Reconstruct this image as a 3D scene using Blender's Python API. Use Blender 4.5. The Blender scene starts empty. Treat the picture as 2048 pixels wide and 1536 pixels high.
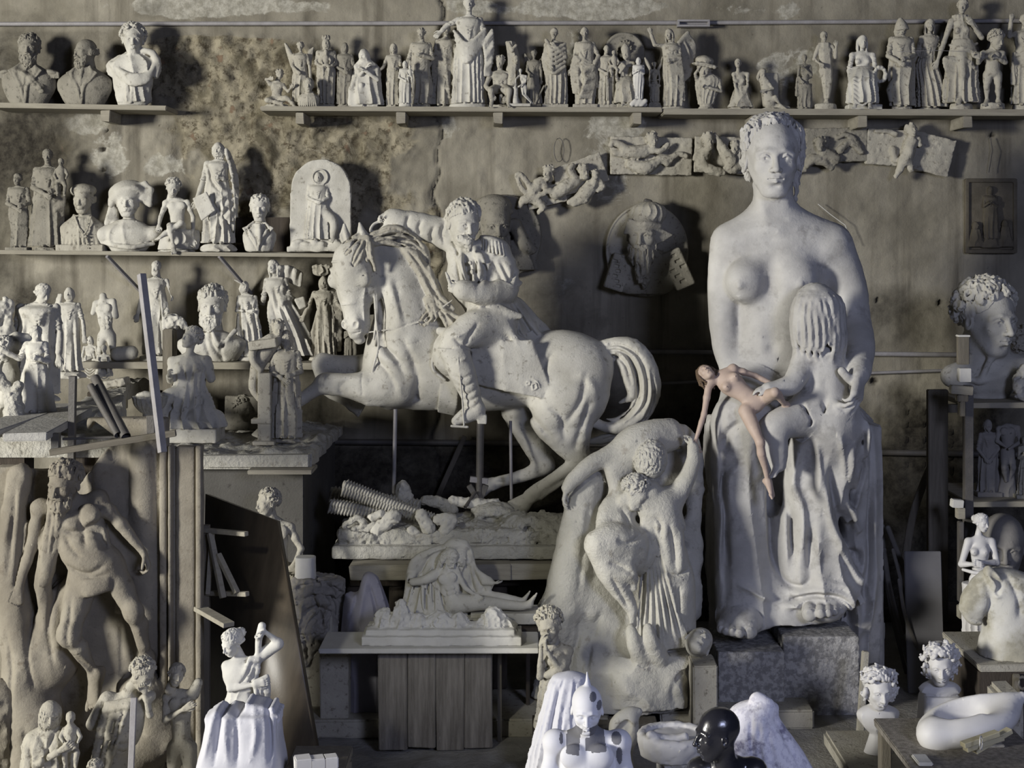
import bpy, math, random
import numpy as np
import openvdb as vdb
from mathutils import Vector
sc = bpy.context.scene
COL = sc.collection
# ---------------------------------------------------------------- camera, light, exposure
F, HZ, CAMH, WALL = 2800.0, 500.0, 3.7, 14.0      # focal length (px), horizon row, eye height, wall distance
cam = bpy.data.cameras.new('camera'); co = bpy.data.objects.new('camera', cam); COL.objects.link(co)
co.location = (0, -WALL, CAMH); co.rotation_euler = (math.pi/2, 0, 0)
cam.sensor_width = 36; cam.lens = F/2048*36; cam.shift_y = -(768-HZ)/2048; cam.clip_end = 100
sc.camera = co
sc.view_settings.view_transform = 'Standard'; sc.view_settings.look = 'None'
sc.view_settings.gamma = 1; sc.view_settings.use_curve_mapping = False
sc.view_settings.exposure = -0.12
world = bpy.data.worlds.new('World'); sc.world = world; world.use_nodes = True
bg = world.node_tree.nodes['Background']; bg.inputs[0].default_value = (.78, .84, 1, 1); bg.inputs[1].default_value = .02
def area(name, loc, target, size, power, col, sy=None):
    l = bpy.data.lights.new(name, 'AREA'); l.energy = power; l.color = col; l.size = size
    if sy: l.shape = 'RECTANGLE'; l.size_y = sy
    o = bpy.data.objects.new(name, l); COL.objects.link(o); o.location = loc
    o.rotation_euler = (Vector(target)-Vector(loc)).to_track_quat('-Z', 'Y').to_euler(); return o
area('window_light', (-15.5, -14.5, 5.0), (0.5, -1.5, 2.4), 2.6, 5600, (1, .97, .89), 3.2)
area('cool_fill_light', (4.5, -15.0, 5.5), (2.0, -3, .8), 2.2, 430, (.62, .68, 1), 2.0)  # added cool fill from the right front, turning the lower right bluish
sp = bpy.data.lights.new('beam_spot', 'SPOT'); sp.energy = 1500; sp.color = (1, .98, .84); sp.spot_size = math.radians(15); sp.spot_blend = .9; sp.shadow_soft_size = .25
spo = bpy.data.objects.new('beam_spot', sp); COL.objects.link(spo); spo.location = (-3.6, -13.5, 6.4); spo.rotation_euler = (Vector((-.25, -3.1, 1.0))-spo.location).to_track_quat('-Z', 'Y').to_euler()  # added spot that brightens the mourning group like a beam from above
ONLY = None
# ---------------------------------------------------------------- helpers
def W(x, y, d, z=0):
    k = d/F
    return Vector(((x-1024)*k, d-WALL-z*k, CAMH-(y-HZ)*k))
def rotm(yaw=0, pitch=0, roll=0):
    a, b, c = (math.radians(t) for t in (yaw, pitch, roll))
    Y = np.array([[math.cos(a), 0, math.sin(a)], [0, 1, 0], [-math.sin(a), 0, math.cos(a)]])
    P = np.array([[1, 0, 0], [0, math.cos(b), math.sin(b)], [0, -math.sin(b), math.cos(b)]])
    Z = np.array([[math.cos(c), -math.sin(c), 0], [math.sin(c), math.cos(c), 0], [0, 0, 1]])
    return Y@P@Z
def v3(p):
    return np.array((p[0], p[1], p[2] if len(p) > 2 else 0.), float)
_rng = np.random.RandomState(7); _LAT = _rng.rand(32, 32, 32).astype(np.float32)*2-1
def vnoise(x, y, z):
    xi, yi, zi = np.floor(x).astype(int), np.floor(y).astype(int), np.floor(z).astype(int)
    fx, fy, fz = x-xi, y-yi, z-zi
    fx, fy, fz = (t*t*(3-2*t) for t in (fx, fy, fz))
    L = lambda a, b, c: _LAT[(xi+a) & 31, (yi+b) & 31, (zi+c) & 31]
    def lx(b, c): return L(0, b, c)*(1-fx)+L(1, b, c)*fx
    return ((lx(0, 0)*(1-fy)+lx(1, 0)*fy)*(1-fz)+(lx(0, 1)*(1-fy)+lx(1, 1)*fy)*fz)
def link_mesh(name, V, Q, mat, parent=None, nrm=None, smooth=True, loops=4):
    me = bpy.data.meshes.new(name); n = len(Q)
    me.vertices.add(len(V)); me.vertices.foreach_set('co', np.ascontiguousarray(V, np.float32).ravel())
    me.loops.add(n*loops); me.loops.foreach_set('vertex_index', np.ascontiguousarray(Q, np.int32).ravel())
    me.polygons.add(n); me.polygons.foreach_set('loop_start', np.arange(0, n*loops, loops, dtype=np.int32))
    me.update(calc_edges=True)
    if smooth: me.shade_smooth()
    if nrm is not None: me.normals_split_custom_set_from_vertices(nrm)
    me.materials.append(mat)
    o = bpy.data.objects.new(name, me); COL.objects.link(o)
    if parent: o.parent = parent
    return o
def tagset(o, label, cat, group=None, kind=None):
    if label: o['label'] = label
    if cat: o['category'] = cat
    if group: o['group'] = group
    if kind: o['kind'] = kind
    return o
def empty(name, loc, label, cat, group=None):
    o = bpy.data.objects.new(name, None); COL.objects.link(o); o.location = loc; o.empty_display_size = .1
    return tagset(o, label, cat, group)
def comps(Q):
    u, q = np.unique(Q, return_inverse=True); q = q.reshape(-1, 3); vl = np.arange(len(u))
    while True:
        m = vl[q].min(1); n = vl.copy()
        for j in range(3): np.minimum.at(n, q[:, j], m)
        n = n[n]; n = n[n]
        if (n == vl).all(): break
        vl = n
    return vl[q[:, 0]], u, q
ADAPT = .15
PART_LOOK = dict(clay_patch='dark grey clay patch on the white skin', plinth_block='rough speckled grey block', hair='tousled light brown hair', plinth='dusty plinth showing under the cloth')
ON_HEAD = ('hair', 'beard', 'mitre', 'crown', 'cap', 'hat', 'headscarf', 'snake_hair', 'basket', 'turban', 'spike', 'ear')
class Sc:
    """Signed-distance sculpting in photo-pixel units at distance d: x right, y down, z towards the viewer."""
    def __init__(s, d, vox=1.0, k=3.0, lab='figure', ad=ADAPT):
        s.ad = ad
        s.d, s.v, s.k, s.lab, s.P, s.fr, s.D, s.labs, s.I = d, vox, k, lab, [], [(np.eye(3), np.zeros(3), 1.0)], [], [], []
    def push(s, o, sc=1., yaw=0, pitch=0, roll=0):
        R, oo, k = s.fr[-1]; s.fr.append((R@rotm(yaw, pitch, roll), s.pt(o), k*sc))
    def pop(s): s.fr.pop()
    def pt(s, p):
        R, o, k = s.fr[-1]; p = v3(p)
        if len(s.fr) == 1:      # photo position of a point that lies z nearer than the reference plane
            t = 1-p[2]/F; p = np.array((1024+(p[0]-1024)*t, HZ+(p[1]-HZ)*t, p[2]))
        return o+k*(R@p)
    def add(s, lo, hi, fn, k, op, lab):
        K = s.fr[-1][2]; k = (s.k/K if k is None else k)*K
        k = max(k, .01); m = k+3*s.v
        lab = lab or s.lab
        if lab not in s.labs: s.labs.append(lab)
        s.P.append((np.array(lo)-m, np.array(hi)+m, fn, k, op, s.labs.index(lab)))
    def cone(s, a, b, r1, r2=None, k=None, op='+', lab=None, q=1.):
        """round cone; q<1 flattens it along the viewing axis"""
        K = s.fr[-1][2]; a, b = s.pt(a), s.pt(b); r2 = r1 if r2 is None else r2; r1 *= K; r2 *= K
        ba = b-a; L = max(ba@ba, 1e-6)
        R = max(r1, r2)
        def fn(X, Y, Z):
            x, y, z = X-a[0], Y-a[1], Z-a[2]
            h = np.clip((x*ba[0]+y*ba[1]+z*ba[2])/L, 0, 1)
            return np.sqrt((x-h*ba[0])**2+(y-h*ba[1])**2+((z-h*ba[2])/q)**2)-(r1+(r2-r1)*h)
        s.add(np.minimum(a, b)-R, np.maximum(a, b)+R, fn, k, op, lab)
    def ch(s, pts, k=None, op='+', lab=None, sm=0, q=1.):
        """chain of points (x,y,z,r); sm = spline subdivisions"""
        P = np.array([p if len(p) == 4 else (p[0], p[1], 0, p[2]) for p in pts], float)
        if sm and len(P) > 2: P = spline(P, sm)
        n0 = len(s.P)
        for a, b in zip(P[:-1], P[1:]): s.cone(a[:3], b[:3], a[3], b[3], k, op, lab, q)
        seg = s.P[n0:]; del s.P[n0:]        # one smooth operation for the whole chain
        s.P.append((np.min([g[0] for g in seg], 0), np.max([g[1] for g in seg], 0), [(g[0], g[1], g[2]) for g in seg], *seg[0][3:]))
    def el(s, c, r, yaw=0, pitch=0, roll=0, k=None, op='+', lab=None, R=None, clip=None):
        F_, o, K = s.fr[-1]; c = s.pt(c); r = np.array(r, float)*K
        M = F_@(rotm(yaw, pitch, roll) if R is None else R); Mi = M.T
        e = np.sqrt(((M*r[None, :])**2).sum(1))
        if clip: cn = F_@unit(v3(clip[:3])); cc = o+K*(F_@(unit(v3(clip[:3]))*clip[3]))
        def fn(X, Y, Z):
            x, y, z = X-c[0], Y-c[1], Z-c[2]
            q = [(Mi[i, 0]*x+Mi[i, 1]*y+Mi[i, 2]*z)/r[i] for i in range(3)]
            k0 = np.sqrt(q[0]**2+q[1]**2+q[2]**2)
            k1 = np.sqrt((q[0]/r[0])**2+(q[1]/r[1])**2+(q[2]/r[2])**2)+1e-9
            d = k0*(k0-1)/k1
            return d if not clip else np.maximum(d, (X-cc[0])*cn[0]+(Y-cc[1])*cn[1]+(Z-cc[2])*cn[2])
        s.add(c-e, c+e, fn, k, op, lab)
    def bx(s, c, r, rd=1., yaw=0, pitch=0, roll=0, k=None, op='+', lab=None):
        F_, o, K = s.fr[-1]; c = s.pt(c); r = np.array(r, float)*K; rd = min(rd*K, min(r)*.95)
        M = F_@rotm(yaw, pitch, roll); Mi = M.T; e = (np.abs(M)*r[None, :]).sum(1)
        def fn(X, Y, Z):
            x, y, z = X-c[0], Y-c[1], Z-c[2]
            q = [np.abs(Mi[i, 0]*x+Mi[i, 1]*y+Mi[i, 2]*z)-(r[i]-rd) for i in range(3)]
            return np.sqrt(sum(np.maximum(t, 0)**2 for t in q))+np.minimum(np.maximum(np.maximum(q[0], q[1]), q[2]), 0)-rd
        s.add(c-e, c+e, fn, k, op, lab)
    def tri(s, a, b, c, r, k=None, op='+', lab=None):
        K = s.fr[-1][2]; a, b, c = s.pt(a), s.pt(b), s.pt(c); r *= K
        n = np.cross(b-a, a-c); n = n/(np.linalg.norm(n)+1e-9)
        E = [(a, b-a), (b, c-b), (c, a-c)]
        def fn(X, Y, Z):
            ins = None; dm = None
            for p, e in E:
                x, y, z = X-p[0], Y-p[1], Z-p[2]; cr = np.cross(e, n)
                t = (x*cr[0]+y*cr[1]+z*cr[2]) >= 0; ins = t if ins is None else ins & t
                h = np.clip((x*e[0]+y*e[1]+z*e[2])/(e@e+1e-9), 0, 1)
                dd = (x-h*e[0])**2+(y-h*e[1])**2+(z-h*e[2])**2
                dm = dd if dm is None else np.minimum(dm, dd)
            pl = (X-a[0])*n[0]+(Y-a[1])*n[1]+(Z-a[2])*n[2]
            x, y, z = X-a[0], Y-a[1], Z-a[2]
            return np.where(ins, np.abs(pl), np.sqrt(dm))-r
        s.add(np.minimum(np.minimum(a, b), c)-r, np.maximum(np.maximum(a, b), c)+r, fn, k, op, lab)
    def quad(s, a, b, c, d, r, k=None, op='+', lab=None):
        s.tri(a, b, c, r, k, op, lab); s.tri(a, c, d, r, k, op, lab)
    def sheet(s, A, B, r, n=6, amp=0, waves=3, k=None, lab=None, ph=0, push=(0, 0, 1)):
        """rippled sheet between two splines A and B (lists of 3-D points)"""
        A, B = (spline(np.array([v3(p) for p in q]), n) for q in (A, B)); pu = v3(push)
        m = len(A); B = B[np.linspace(0, len(B)-1, m).round().astype(int)]
        for i in range(m):
            w = amp*math.sin(ph+waves*2*math.pi*i/max(m-1, 1)); B[i] += pu*w; A[i] += pu*w*.4
        for i in range(m-1): s.quad(A[i], A[i+1], B[i+1], B[i], r, k, '+', lab)
    def loft(s, S, folds=0, amp=0., amp2=None, ph=0., tw=0., wob=1.2, k=None, op='+', lab=None, p=2., rd=2., yaw=0, pitch=0, roll=0, o=(0, 0, 0)):
        """stack of ellipses (y, cx, cz, rx, rz) along local y, with radial folds"""
        F_, oo, K = s.fr[-1]; M = F_@rotm(yaw, pitch, roll); Mi = M.T; S = np.array(S, float)
        if len(s.fr) == 1 and not (yaw or pitch or roll or any(o)):
            O = np.zeros(3); t = 1-S[:, 2]/F; S[:, 1] = 1024+(S[:, 1]-1024)*t; S[:, 0] = HZ+(S[:, 0]-HZ)*t
        else: O = s.pt(o)
        if len(S) > 2: S = spline(S, 4); S = S[np.concatenate([[True], np.diff(S[:, 0]) > 1e-6])]
        S = S*K; ys, cx, cz, rx, rz = S.T; amp2 = amp if amp2 is None else amp2
        y0, y1 = ys[0], ys[-1]; rd = min(rd*K, (y1-y0)*.45); e = 1+max(amp, amp2)
        lo = np.array([(cx-rx*e).min(), y0, (cz-rz*e).min()]); hi = np.array([(cx+rx*e).max(), y1, (cz+rz*e).max()])
        cen, hf = (lo+hi)/2, (hi-lo)/2; wc = O+M@cen; we = (np.abs(M)*hf[None, :]).sum(1)
        sd = ph*3.1
        def fn(X, Y, Z):
            x, y, z = X-O[0], Y-O[1], Z-O[2]
            a, b, c = (Mi[i, 0]*x+Mi[i, 1]*y+Mi[i, 2]*z for i in range(3))
            I = lambda t: np.interp(b, ys, t)
            RX, RZ = I(rx), I(rz); dx, dz = (a-I(cx))/RX, (c-I(cz))/RZ
            rho = (np.abs(dx)**p+np.abs(dz)**p)**(1/p)
            if folds:
                th = np.arctan2(dz, dx); t = np.clip((b-y0)/(y1-y0), 0, 1)
                wv = folds*th/2+ph+tw*t+wob*vnoise(th*1.3+sd+8, b*0+t*2.2+sd, th*0+sd)
                f_ = 1-2*np.abs(np.sin(wv))**.8
                rho = rho-(amp+(amp2-amp)*t)*f_*np.clip(rho*1.4-.4, 0, 1)
            d = (rho-1)*np.minimum(RX, RZ)*.92
            e1 = np.maximum(y0-b, b-y1)+rd; d2 = d+rd
            return np.sqrt(np.maximum(d2, 0)**2+np.maximum(e1, 0)**2)+np.minimum(np.maximum(d2, e1), 0)-rd
        s.add(wc-we, wc+we, fn, k, op, lab)
    def disp(s, lab, amp, fx, fy=None, fz=None, ridge=False):
        """noise relief on the named parts; f = feature size in px per axis"""
        s.D.append((lab, amp, fx, fy or fx, fz or fx, ridge))
    def ink(s, amp, w, paths, lab=None, zc=0, sm=4, taper=1, zmin=-1e4):
        """carve (amp<0) or raise (amp>0) creases along paths seen from the front; paths 'x,y x,y ...|...'"""
        for pa in paths.split('|') if isinstance(paths, str) else paths:
            P = np.array([tuple(map(float, q.split(','))) for q in pa.split()] if isinstance(pa, str) else pa, float)
            P = np.array([s.pt((x, y, zc))[:2] for x, y in P[:, :2]])
            if len(P) > 2 and sm: P = spline(P, sm)
            n = len(P); t = np.linspace(0, 1, n); e = np.clip(np.minimum(t, 1-t)*4+.15, 0, 1) if taper else np.ones(n)
            s.I.append((P, e, amp, w, lab, zmin))
    def build(s, name, mats, label, cat, group=None, base=None, single=False, cut=None):
        """mesh everything; one child mesh per part label under an Empty, or one mesh when there is one part"""
        lo = np.min([p[0] for p in s.P if p[4] == '+'], 0); hi = np.max([p[1] for p in s.P if p[4] == '+'], 0)
        if cut: lo = np.maximum(lo, cut[0]); hi = np.minimum(hi, cut[1])
        v = s.v; N = np.ceil((hi-lo)/v).astype(int)+1
        f = np.full(N, 40.*v, np.float32); lb = np.zeros(N, np.int8)
        for plo, phi, fn, k, op, li in s.P:
            i0 = np.clip(np.floor((plo-lo)/v).astype(int), 0, N); i1 = np.clip(np.ceil((phi-lo)/v).astype(int)+1, 0, N)
            if (i1 <= i0).any(): continue
            X = (lo[0]+v*np.arange(i0[0], i1[0], dtype=np.float32))[:, None, None]
            Y = (lo[1]+v*np.arange(i0[1], i1[1], dtype=np.float32))[None, :, None]
            Z = (lo[2]+v*np.arange(i0[2], i1[2], dtype=np.float32))[None, None, :]
            sl = tuple(slice(a, b) for a, b in zip(i0, i1))
            a = f[sl]
            if isinstance(fn, list):
                b = np.full(a.shape, 1e3, np.float32)
                for p0, p1, g_ in fn:
                    j0 = np.clip(np.floor((p0-lo)/v).astype(int)-i0, 0, b.shape); j1 = np.clip(np.ceil((p1-lo)/v).astype(int)+1-i0, 0, b.shape)
                    if (j1 <= j0).any(): continue
                    t = tuple(slice(c, d) for c, d in zip(j0, j1)); b[t] = np.minimum(b[t], g_(X[t[0]], Y[:, t[1]], Z[:, :, t[2]]))
            else: b = np.broadcast_to(np.asarray(fn(X, Y, Z), np.float32), a.shape)
            if op == '+':
                h = np.maximum(k-np.abs(a-b), 0)/k
                L = lb[sl]; L[b < a] = li
                f[sl] = np.minimum(a, b)-h*h*k*.25
            elif op == '-':
                h = np.maximum(k-np.abs(a+b), 0)/k
                f[sl] = np.maximum(a, -b)+h*h*k*.25
            elif op == 'c':      # keep only what lies inside
                f[sl] = np.maximum(a, b)
            elif op == 'l':      # relabel only
                L = lb[sl]; L[b < 0] = li
        for lab, amp, fx, fy, fz, rg in s.D+getattr(s, 'HD', []):
            ids = [i for i, l in enumerate(s.labs) if lab == '*' or l in lab.split()]
            m = (np.abs(f) < amp+2.5*v) & np.isin(lb, ids)
            I = np.nonzero(m)
            P = [lo[j]+v*I[j].astype(np.float32) for j in range(3)]
            n = vnoise(P[0]/fx+3.3, P[1]/fy+1.7, P[2]/fz+9.1)+.5*vnoise(P[0]*2.1/fx, P[1]*2.1/fy, P[2]*2.1/fz)
            if rg: n = 1-2.2*np.abs(n)
            f[m] -= (amp*n).astype(np.float32)
        if s.I:
            mx = sum(abs(a) for _, _, a, *_ in s.I[:1])+max(abs(a) for _, _, a, *_ in s.I)
            for P, e, amp, w, lab, zmin in s.I:
                a0, a1 = P.min(0)-2.6*w, P.max(0)+2.6*w
                i0 = np.clip(np.floor((a0-lo[:2])/v).astype(int), 0, N[:2]); i1 = np.clip(np.ceil((a1-lo[:2])/v).astype(int)+1, 0, N[:2])
                if (i1 <= i0).any(): continue
                X = (lo[0]+v*np.arange(i0[0], i1[0]))[:, None]; Y = (lo[1]+v*np.arange(i0[1], i1[1]))[None, :]
                best = np.full((len(X), Y.shape[1]), 1e9); en = np.zeros_like(best)
                for (p, q, ea, eb) in zip(P[:-1], P[1:], e[:-1], e[1:]):
                    d_ = q-p; L_ = max(d_@d_, 1e-6); h = np.clip(((X-p[0])*d_[0]+(Y-p[1])*d_[1])/L_, 0, 1)
                    dd = (X-p[0]-h*d_[0])**2+(Y-p[1]-h*d_[1])**2; m = dd < best; best = np.where(m, dd, best); en = np.where(m, ea+(eb-ea)*h, en)
                prof = (amp*en*np.exp(-best/(w*w))).astype(np.float32)
                z0 = int(np.clip((zmin-lo[2])/v, 0, N[2]-1))
                sub = f[i0[0]:i1[0], i0[1]:i1[1], z0:]
                m = np.abs(sub) < abs(amp)*1.5+3*v
                if lab: m &= np.isin(lb[i0[0]:i1[0], i0[1]:i1[1], z0:], [i for i, l in enumerate(s.labs) if l in lab.split()])
                sub -= np.where(m, prof[:, :, None], 0)
        np.clip(f, -3*v, 3*v, out=f)
        for ax in range(3):
            for e in (0, -1):
                sl = [slice(None)]*3; sl[ax] = e; f[tuple(sl)] = np.maximum(f[tuple(sl)], v*.5)
        g = vdb.FloatGrid(background=3*v); g.copyFromArray(f, tolerance=0)
        V, T_, Q_ = g.convertToPolygons(adaptivity=s.ad); del f, g
        Q = np.vstack([np.asarray(T_, np.int64).reshape(-1, 3), np.asarray(Q_, np.int64).reshape(-1, 4)[:, :3], np.asarray(Q_, np.int64).reshape(-1, 4)[:, [0, 2, 3]]])
        cq = np.clip(V[Q].mean(1).round().astype(int), 0, N-1); ql = lb[cq[:, 0], cq[:, 1], cq[:, 2]]
        # majority smoothing of labels at vertices to tidy borders
        P = lo[None, :]+v*V
        k = s.d/F
        Wd = np.stack([(P[:, 0]-1024)*k, s.d-WALL-P[:, 2]*k, CAMH-(P[:, 1]-HZ)*k], 1)
        if base is None: base = (float(Wd[:, 0].mean()), float(Wd[:, 1].mean()), float(Wd[:, 2].min()))
        Wd = Wd-np.array(base)[None, :]
        parts = []; nv = len(V); small = max(14, int(.0002*len(Q)))
        multi = len(np.unique(ql)) > 1
        for it in range(2 if multi else 0):
            vlab = np.full(nv, -1, np.int16); tiny = np.zeros(len(Q), bool)
            for i in np.unique(ql):
                I = np.nonzero(ql == i)[0]; c, _, _ = comps(Q[I]); cu, ci, cn = np.unique(c, return_inverse=True, return_counts=True)
                t = cn[ci] < small; tiny[I[t]] = True
            for j in range(3): vlab[Q[~tiny, j]] = ql[~tiny]
            for _ in range(12):
                I = np.nonzero(tiny)[0]
                if not len(I): break
                m = vlab[Q[I]].max(1); g_ = m >= 0; ql[I[g_]] = m[g_]; tiny[I[g_]] = False
                for j in range(3): vlab[Q[I[g_], j]] = m[g_]
        keep = np.ones(len(Q), bool)
        for i in np.unique(ql):
            I = np.nonzero(ql == i)[0]; c, _, _ = comps(Q[I])
            for cc in np.unique(c):
                J = I[c == cc]
                if len(J) < (small if multi else small*3): keep[J] = False; continue
                parts.append((i, J))
        used = sorted({i for i, _ in parts})
        parts.sort(key=lambda t: -len(t[1]))
        gm = lambda l: mats[l] if isinstance(mats, dict) and l in mats else (mats['*'] if isinstance(mats, dict) else mats)
        if single or len(parts) == 1:
            Q = Q[keep]; u, inv = np.unique(Q, return_inverse=True); Wd = Wd[u]; Q = inv.reshape(-1, 3)
            o = link_mesh(name, Wd, Q, gm(s.labs[used[0]]), loops=3); o.location = base
            return tagset(o, label, cat, group)
        root = empty(name, base, label, cat, group)
        tmp = link_mesh('tmp', Wd, Q, gm('*') if isinstance(mats, dict) else mats, loops=3)
        nr = np.zeros(len(Wd)*3, np.float32); tmp.data.vertices.foreach_get('normal', nr); nr = nr.reshape(-1, 3)
        td = tmp.data; bpy.data.objects.remove(tmp); bpy.data.meshes.remove(td)
        made = []
        for i, J in parts:
            q = Q[J]; u, inv = np.unique(q, return_inverse=True)
            o = link_mesh(s.labs[i], Wd[u], inv.reshape(-1, 3), gm(s.labs[i]), root, nr[u], loops=3); made.append((s.labs[i], o))
            if isinstance(mats, dict) and s.labs[i] in mats and s.labs[i] in PART_LOOK: o['label'] = PART_LOOK[s.labs[i]]
        hd_ = next((o for l, o in made if l in ('head', 'face', 'person')), None)
        for l, o in made:
            if hd_ and l in ON_HEAD: o.parent = hd_
        return root
def spline(P, n):
    P = np.asarray(P, float); Q = np.vstack([2*P[0]-P[1], P, 2*P[-1]-P[-2]]); out = []
    for i in range(1, len(Q)-2):
        for t in np.linspace(0, 1, n, endpoint=False):
            a, b, c, d = Q[i-1:i+3]
            out.append(.5*((2*b)+(-a+c)*t+(2*a-5*b+4*c-d)*t*t+(-a+3*b-3*c+d)*t**3))
    out.append(P[-1]); out = np.array(out)
    if out.shape[1] == 4: out[:, 3] = np.maximum(out[:, 3], P[:, 3].min()*.6)
    return out
# ---------------------------------------------------------------- human anatomy in sculpting units
def head(s, c, h, yaw=0, pitch=0, roll=0, hair='short', beard=0, sex='m', hl='hair', seed=1, neck=1, fl=None, mus=0, fat=0, eyes=1):
    """c = middle of the head, h = crown-to-chin height"""
    r = random.Random(seed); L = dict(lab=fl)
    if h*s.fr[-1][2] > 26 and hl != fl and not any(q[0] == hl for q in s.D): s.D.append((hl, h*.022, h*.06, h*.17, h*.08, True))
    s.push(c, h, yaw, pitch, roll)
    f = 1.0+fat*.15
    H = dict(lab=hl)
    if hair == 'hood':
        s.loft([(-.60, 0, -.1, .12, .12), (-.52, 0, -.08, .3, .34), (-.3, 0, -.08, .42, .47), (.1, 0, -.1, .45, .46), (.5, 0, -.14, .5, .4), (.9, 0, -.16, .62, .42)], folds=7, amp=.02, amp2=.08, k=.03, **H)
        s.ch([(0, -.22, .48, .22), (0, .1, .52, .27), (0, .45, .56, .2)], k=.05, op='-', **H)
    s.el((0, -.12, -.07), (.33, .375, .41), k=.02, **L)
    s.el((0, .10, .09), (.25*f, .36, .29), k=.08, **L)
    s.el((0, .40, .22), (.11*f, .085, .09), k=.1, **L)
    for q in (-1, 1):
        s.cone((q*.22*f, .12, -.02), (q*.10, .40, .18), .06, .05, k=.12, **L)           # jaw
        s.el((q*.16, .10, .25), (.085*f, .075, .07), k=.09, **L)                        # cheekbone
    if neck: s.cone((0, .2, -.12), (0, .72*neck, -.2), .2 if sex == 'm' else .165, .24 if sex == 'm' else .19, k=.1, **L)
    s.ch([(-.2, -.045, .27, .045), (-.1, -.085, .335, .04), (0, -.06, .36, .03), (.1, -.085, .335, .04), (.2, -.045, .27, .045)], k=.05, **L)
    for q in (-1, 1):
        s.el((q*.125, .0, .385), (.078, .05, .07), k=.05, op='-', **L)
        s.el((q*.125, .005, .275), (.07, .06, .07), k=.015, **L)
        if eyes:
            s.ch([(q*.055, .015, .335, .012), (q*.125, -.032, .35, .014), (q*.2, .012, .30, .012)], k=.015, sm=3, **L)
            s.ch([(q*.06, .02, .33, .009), (q*.13, .045, .335, .010), (q*.19, .02, .295, .009)], k=.02, **L)
            s.el((q*.122, .003, .345), (.018, .018, .02), k=.01, op='-', **L)
    s.ch([(0, -.06, .35, .032), (0, .06, .415, .034), (0, .135, .445, .046)], k=.035, **L)
    for q in (-1, 1):
        s.el((q*.048, .15, .395), (.034, .028, .045), k=.025, **L)
        s.el((q*.026, .176, .42), (.014, .012, .018), k=.01, op='-', **L)
    s.el((0, .25, .315), (.12, .085, .06), k=.06, **L)
    s.ch([(-.085, .252, .335, .012), (-.03, .236, .378, .021), (0, .242, .384, .018), (.03, .236, .378, .021), (.085, .252, .335, .012)], k=.015, **L)
    s.ch([(-.07, .27, .345, .014), (0, .285, .376, .028), (.07, .27, .345, .014)], k=.015, **L)
    s.ch([(-.09, .257, .35, .007), (0, .262, .405, .009), (.09, .257, .35, .007)], k=.012, op='-', **L)
    s.el((0, .345, .35), (.06, .022, .04), k=.04, op='-', **L)
    for q in (-1, 1):
        s.el((q*.325, .04, -.03), (.035, .115, .075), roll=-q*8, k=.02, **L)
        s.el((q*.352, .03, .0), (.02, .06, .035), k=.015, op='-', **L)
    def locks(n, ok, r0, l, flow):
        for i in range(n):
            u = r.uniform(-1, .7); a = r.uniform(0, 2*math.pi); w = math.sqrt(1-u*u); d = np.array((w*math.cos(a), u, w*math.sin(a)))
            if not ok(d): continue
            p = [np.array((d[0]*.355, -.14+d[1]*.385, -.09+d[2]*.42))]; v = unit(np.cross(np.cross(d, flow(d)), d))
            for j in (1, 2):
                q = d+v*l*j*.5; q = unit(q); p.append(np.array((q[0]*.36, -.14+q[1]*.39, -.09+q[2]*.425)))
            rr = r0*r.uniform(.8, 1.3); s.ch([(*p[0], rr*.8), (*p[1], rr), (*p[2], rr*.5)], k=r0*.35, **H)
    big = s.fr[-1][2] > 34
    if hair == 'short':
        s.el((0, -.14, -.09), (.355, .375, .425), k=.02, clip=(0, .82, .57, -.07), **H)
        if big: locks(110, lambda d: d[1]*.82+d[2]*.57 < -.02 and d[1] < .5, .035, .35, lambda d: np.array((d[0]*.5+.2, .3, .9*(d[1] < -.5)-.2)))
    elif hair == 'curly':
        s.el((0, -.16, -.11), (.37, .375, .42), k=.02, clip=(0, .82, .57, -.02), **H)
        for i in range(170 if big else 60):
            u = r.uniform(-1, .8); a = r.uniform(0, 2*math.pi); w = math.sqrt(1-u*u); d = (w*math.cos(a), u, w*math.sin(a))
            if d[1]*.8+d[2]*.6 > .02 or d[1] > .55: continue
            p = (d[0]*.40, -.15+d[1]*.41, -.1+d[2]*.43); q = r.uniform(.05, .085)
            if big:
                e1 = unit(np.cross(d, (.3, 1, .2))); e2 = np.cross(d, e1); a0 = r.uniform(0, 6)
                s.ch([(*(np.array(p)+(e1*math.cos(a0+t)+e2*math.sin(a0+t))*q*(.95-.13*t)+np.array(d)*.01*t), q*(.5-.05*t)) for t in np.linspace(0, 5, 7)], k=.012, **H)
            else: s.el(p, (q, q*1.1, q*.9), k=.012, **H)
    elif hair in ('wave', 'bun', 'long'):
        s.el((0, -.15, -.10), (.36, .375, .42), k=.02, clip=(0, .82, .57, -.02), **H)
        for i in range(-7, 8):
            a = i/7*1.35; q = math.sin(a); z = math.cos(a)
            s.ch([(.04*q, -.51, -.05, .03), (.17*q, -.47+.03*abs(q), .2*z, .045), (.31*q, -.33+.06*abs(q), .26*z-.02, .05), (.355*q, -.17+.1*abs(q), .14*z-.1, .045),
                  (.37*q, -.05+.05*abs(q), -.12-.1*z, .05), (.25*q, .05, -.42, .05)], k=.015, sm=2, **H)
        if hair == 'bun': s.el((0, -.12, -.56), (.2, .19, .17), k=.05, **H)
        if hair == 'long':
            for i in range(12):
                a = 1.25+(2*math.pi-2.5)*i/11; x, z = .36*math.sin(a), -.12+.30*math.cos(a)
                s.ch([(x*.95, -.15, z, .07), (x*1.08, .15, z*1.05, .08), (x*1.0+r.uniform(-.05, .05), .5, z*1.1, .07), (x*.95, .75, z, .03)], k=.03, sm=2, **H)
    elif hair == 'bald':
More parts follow.
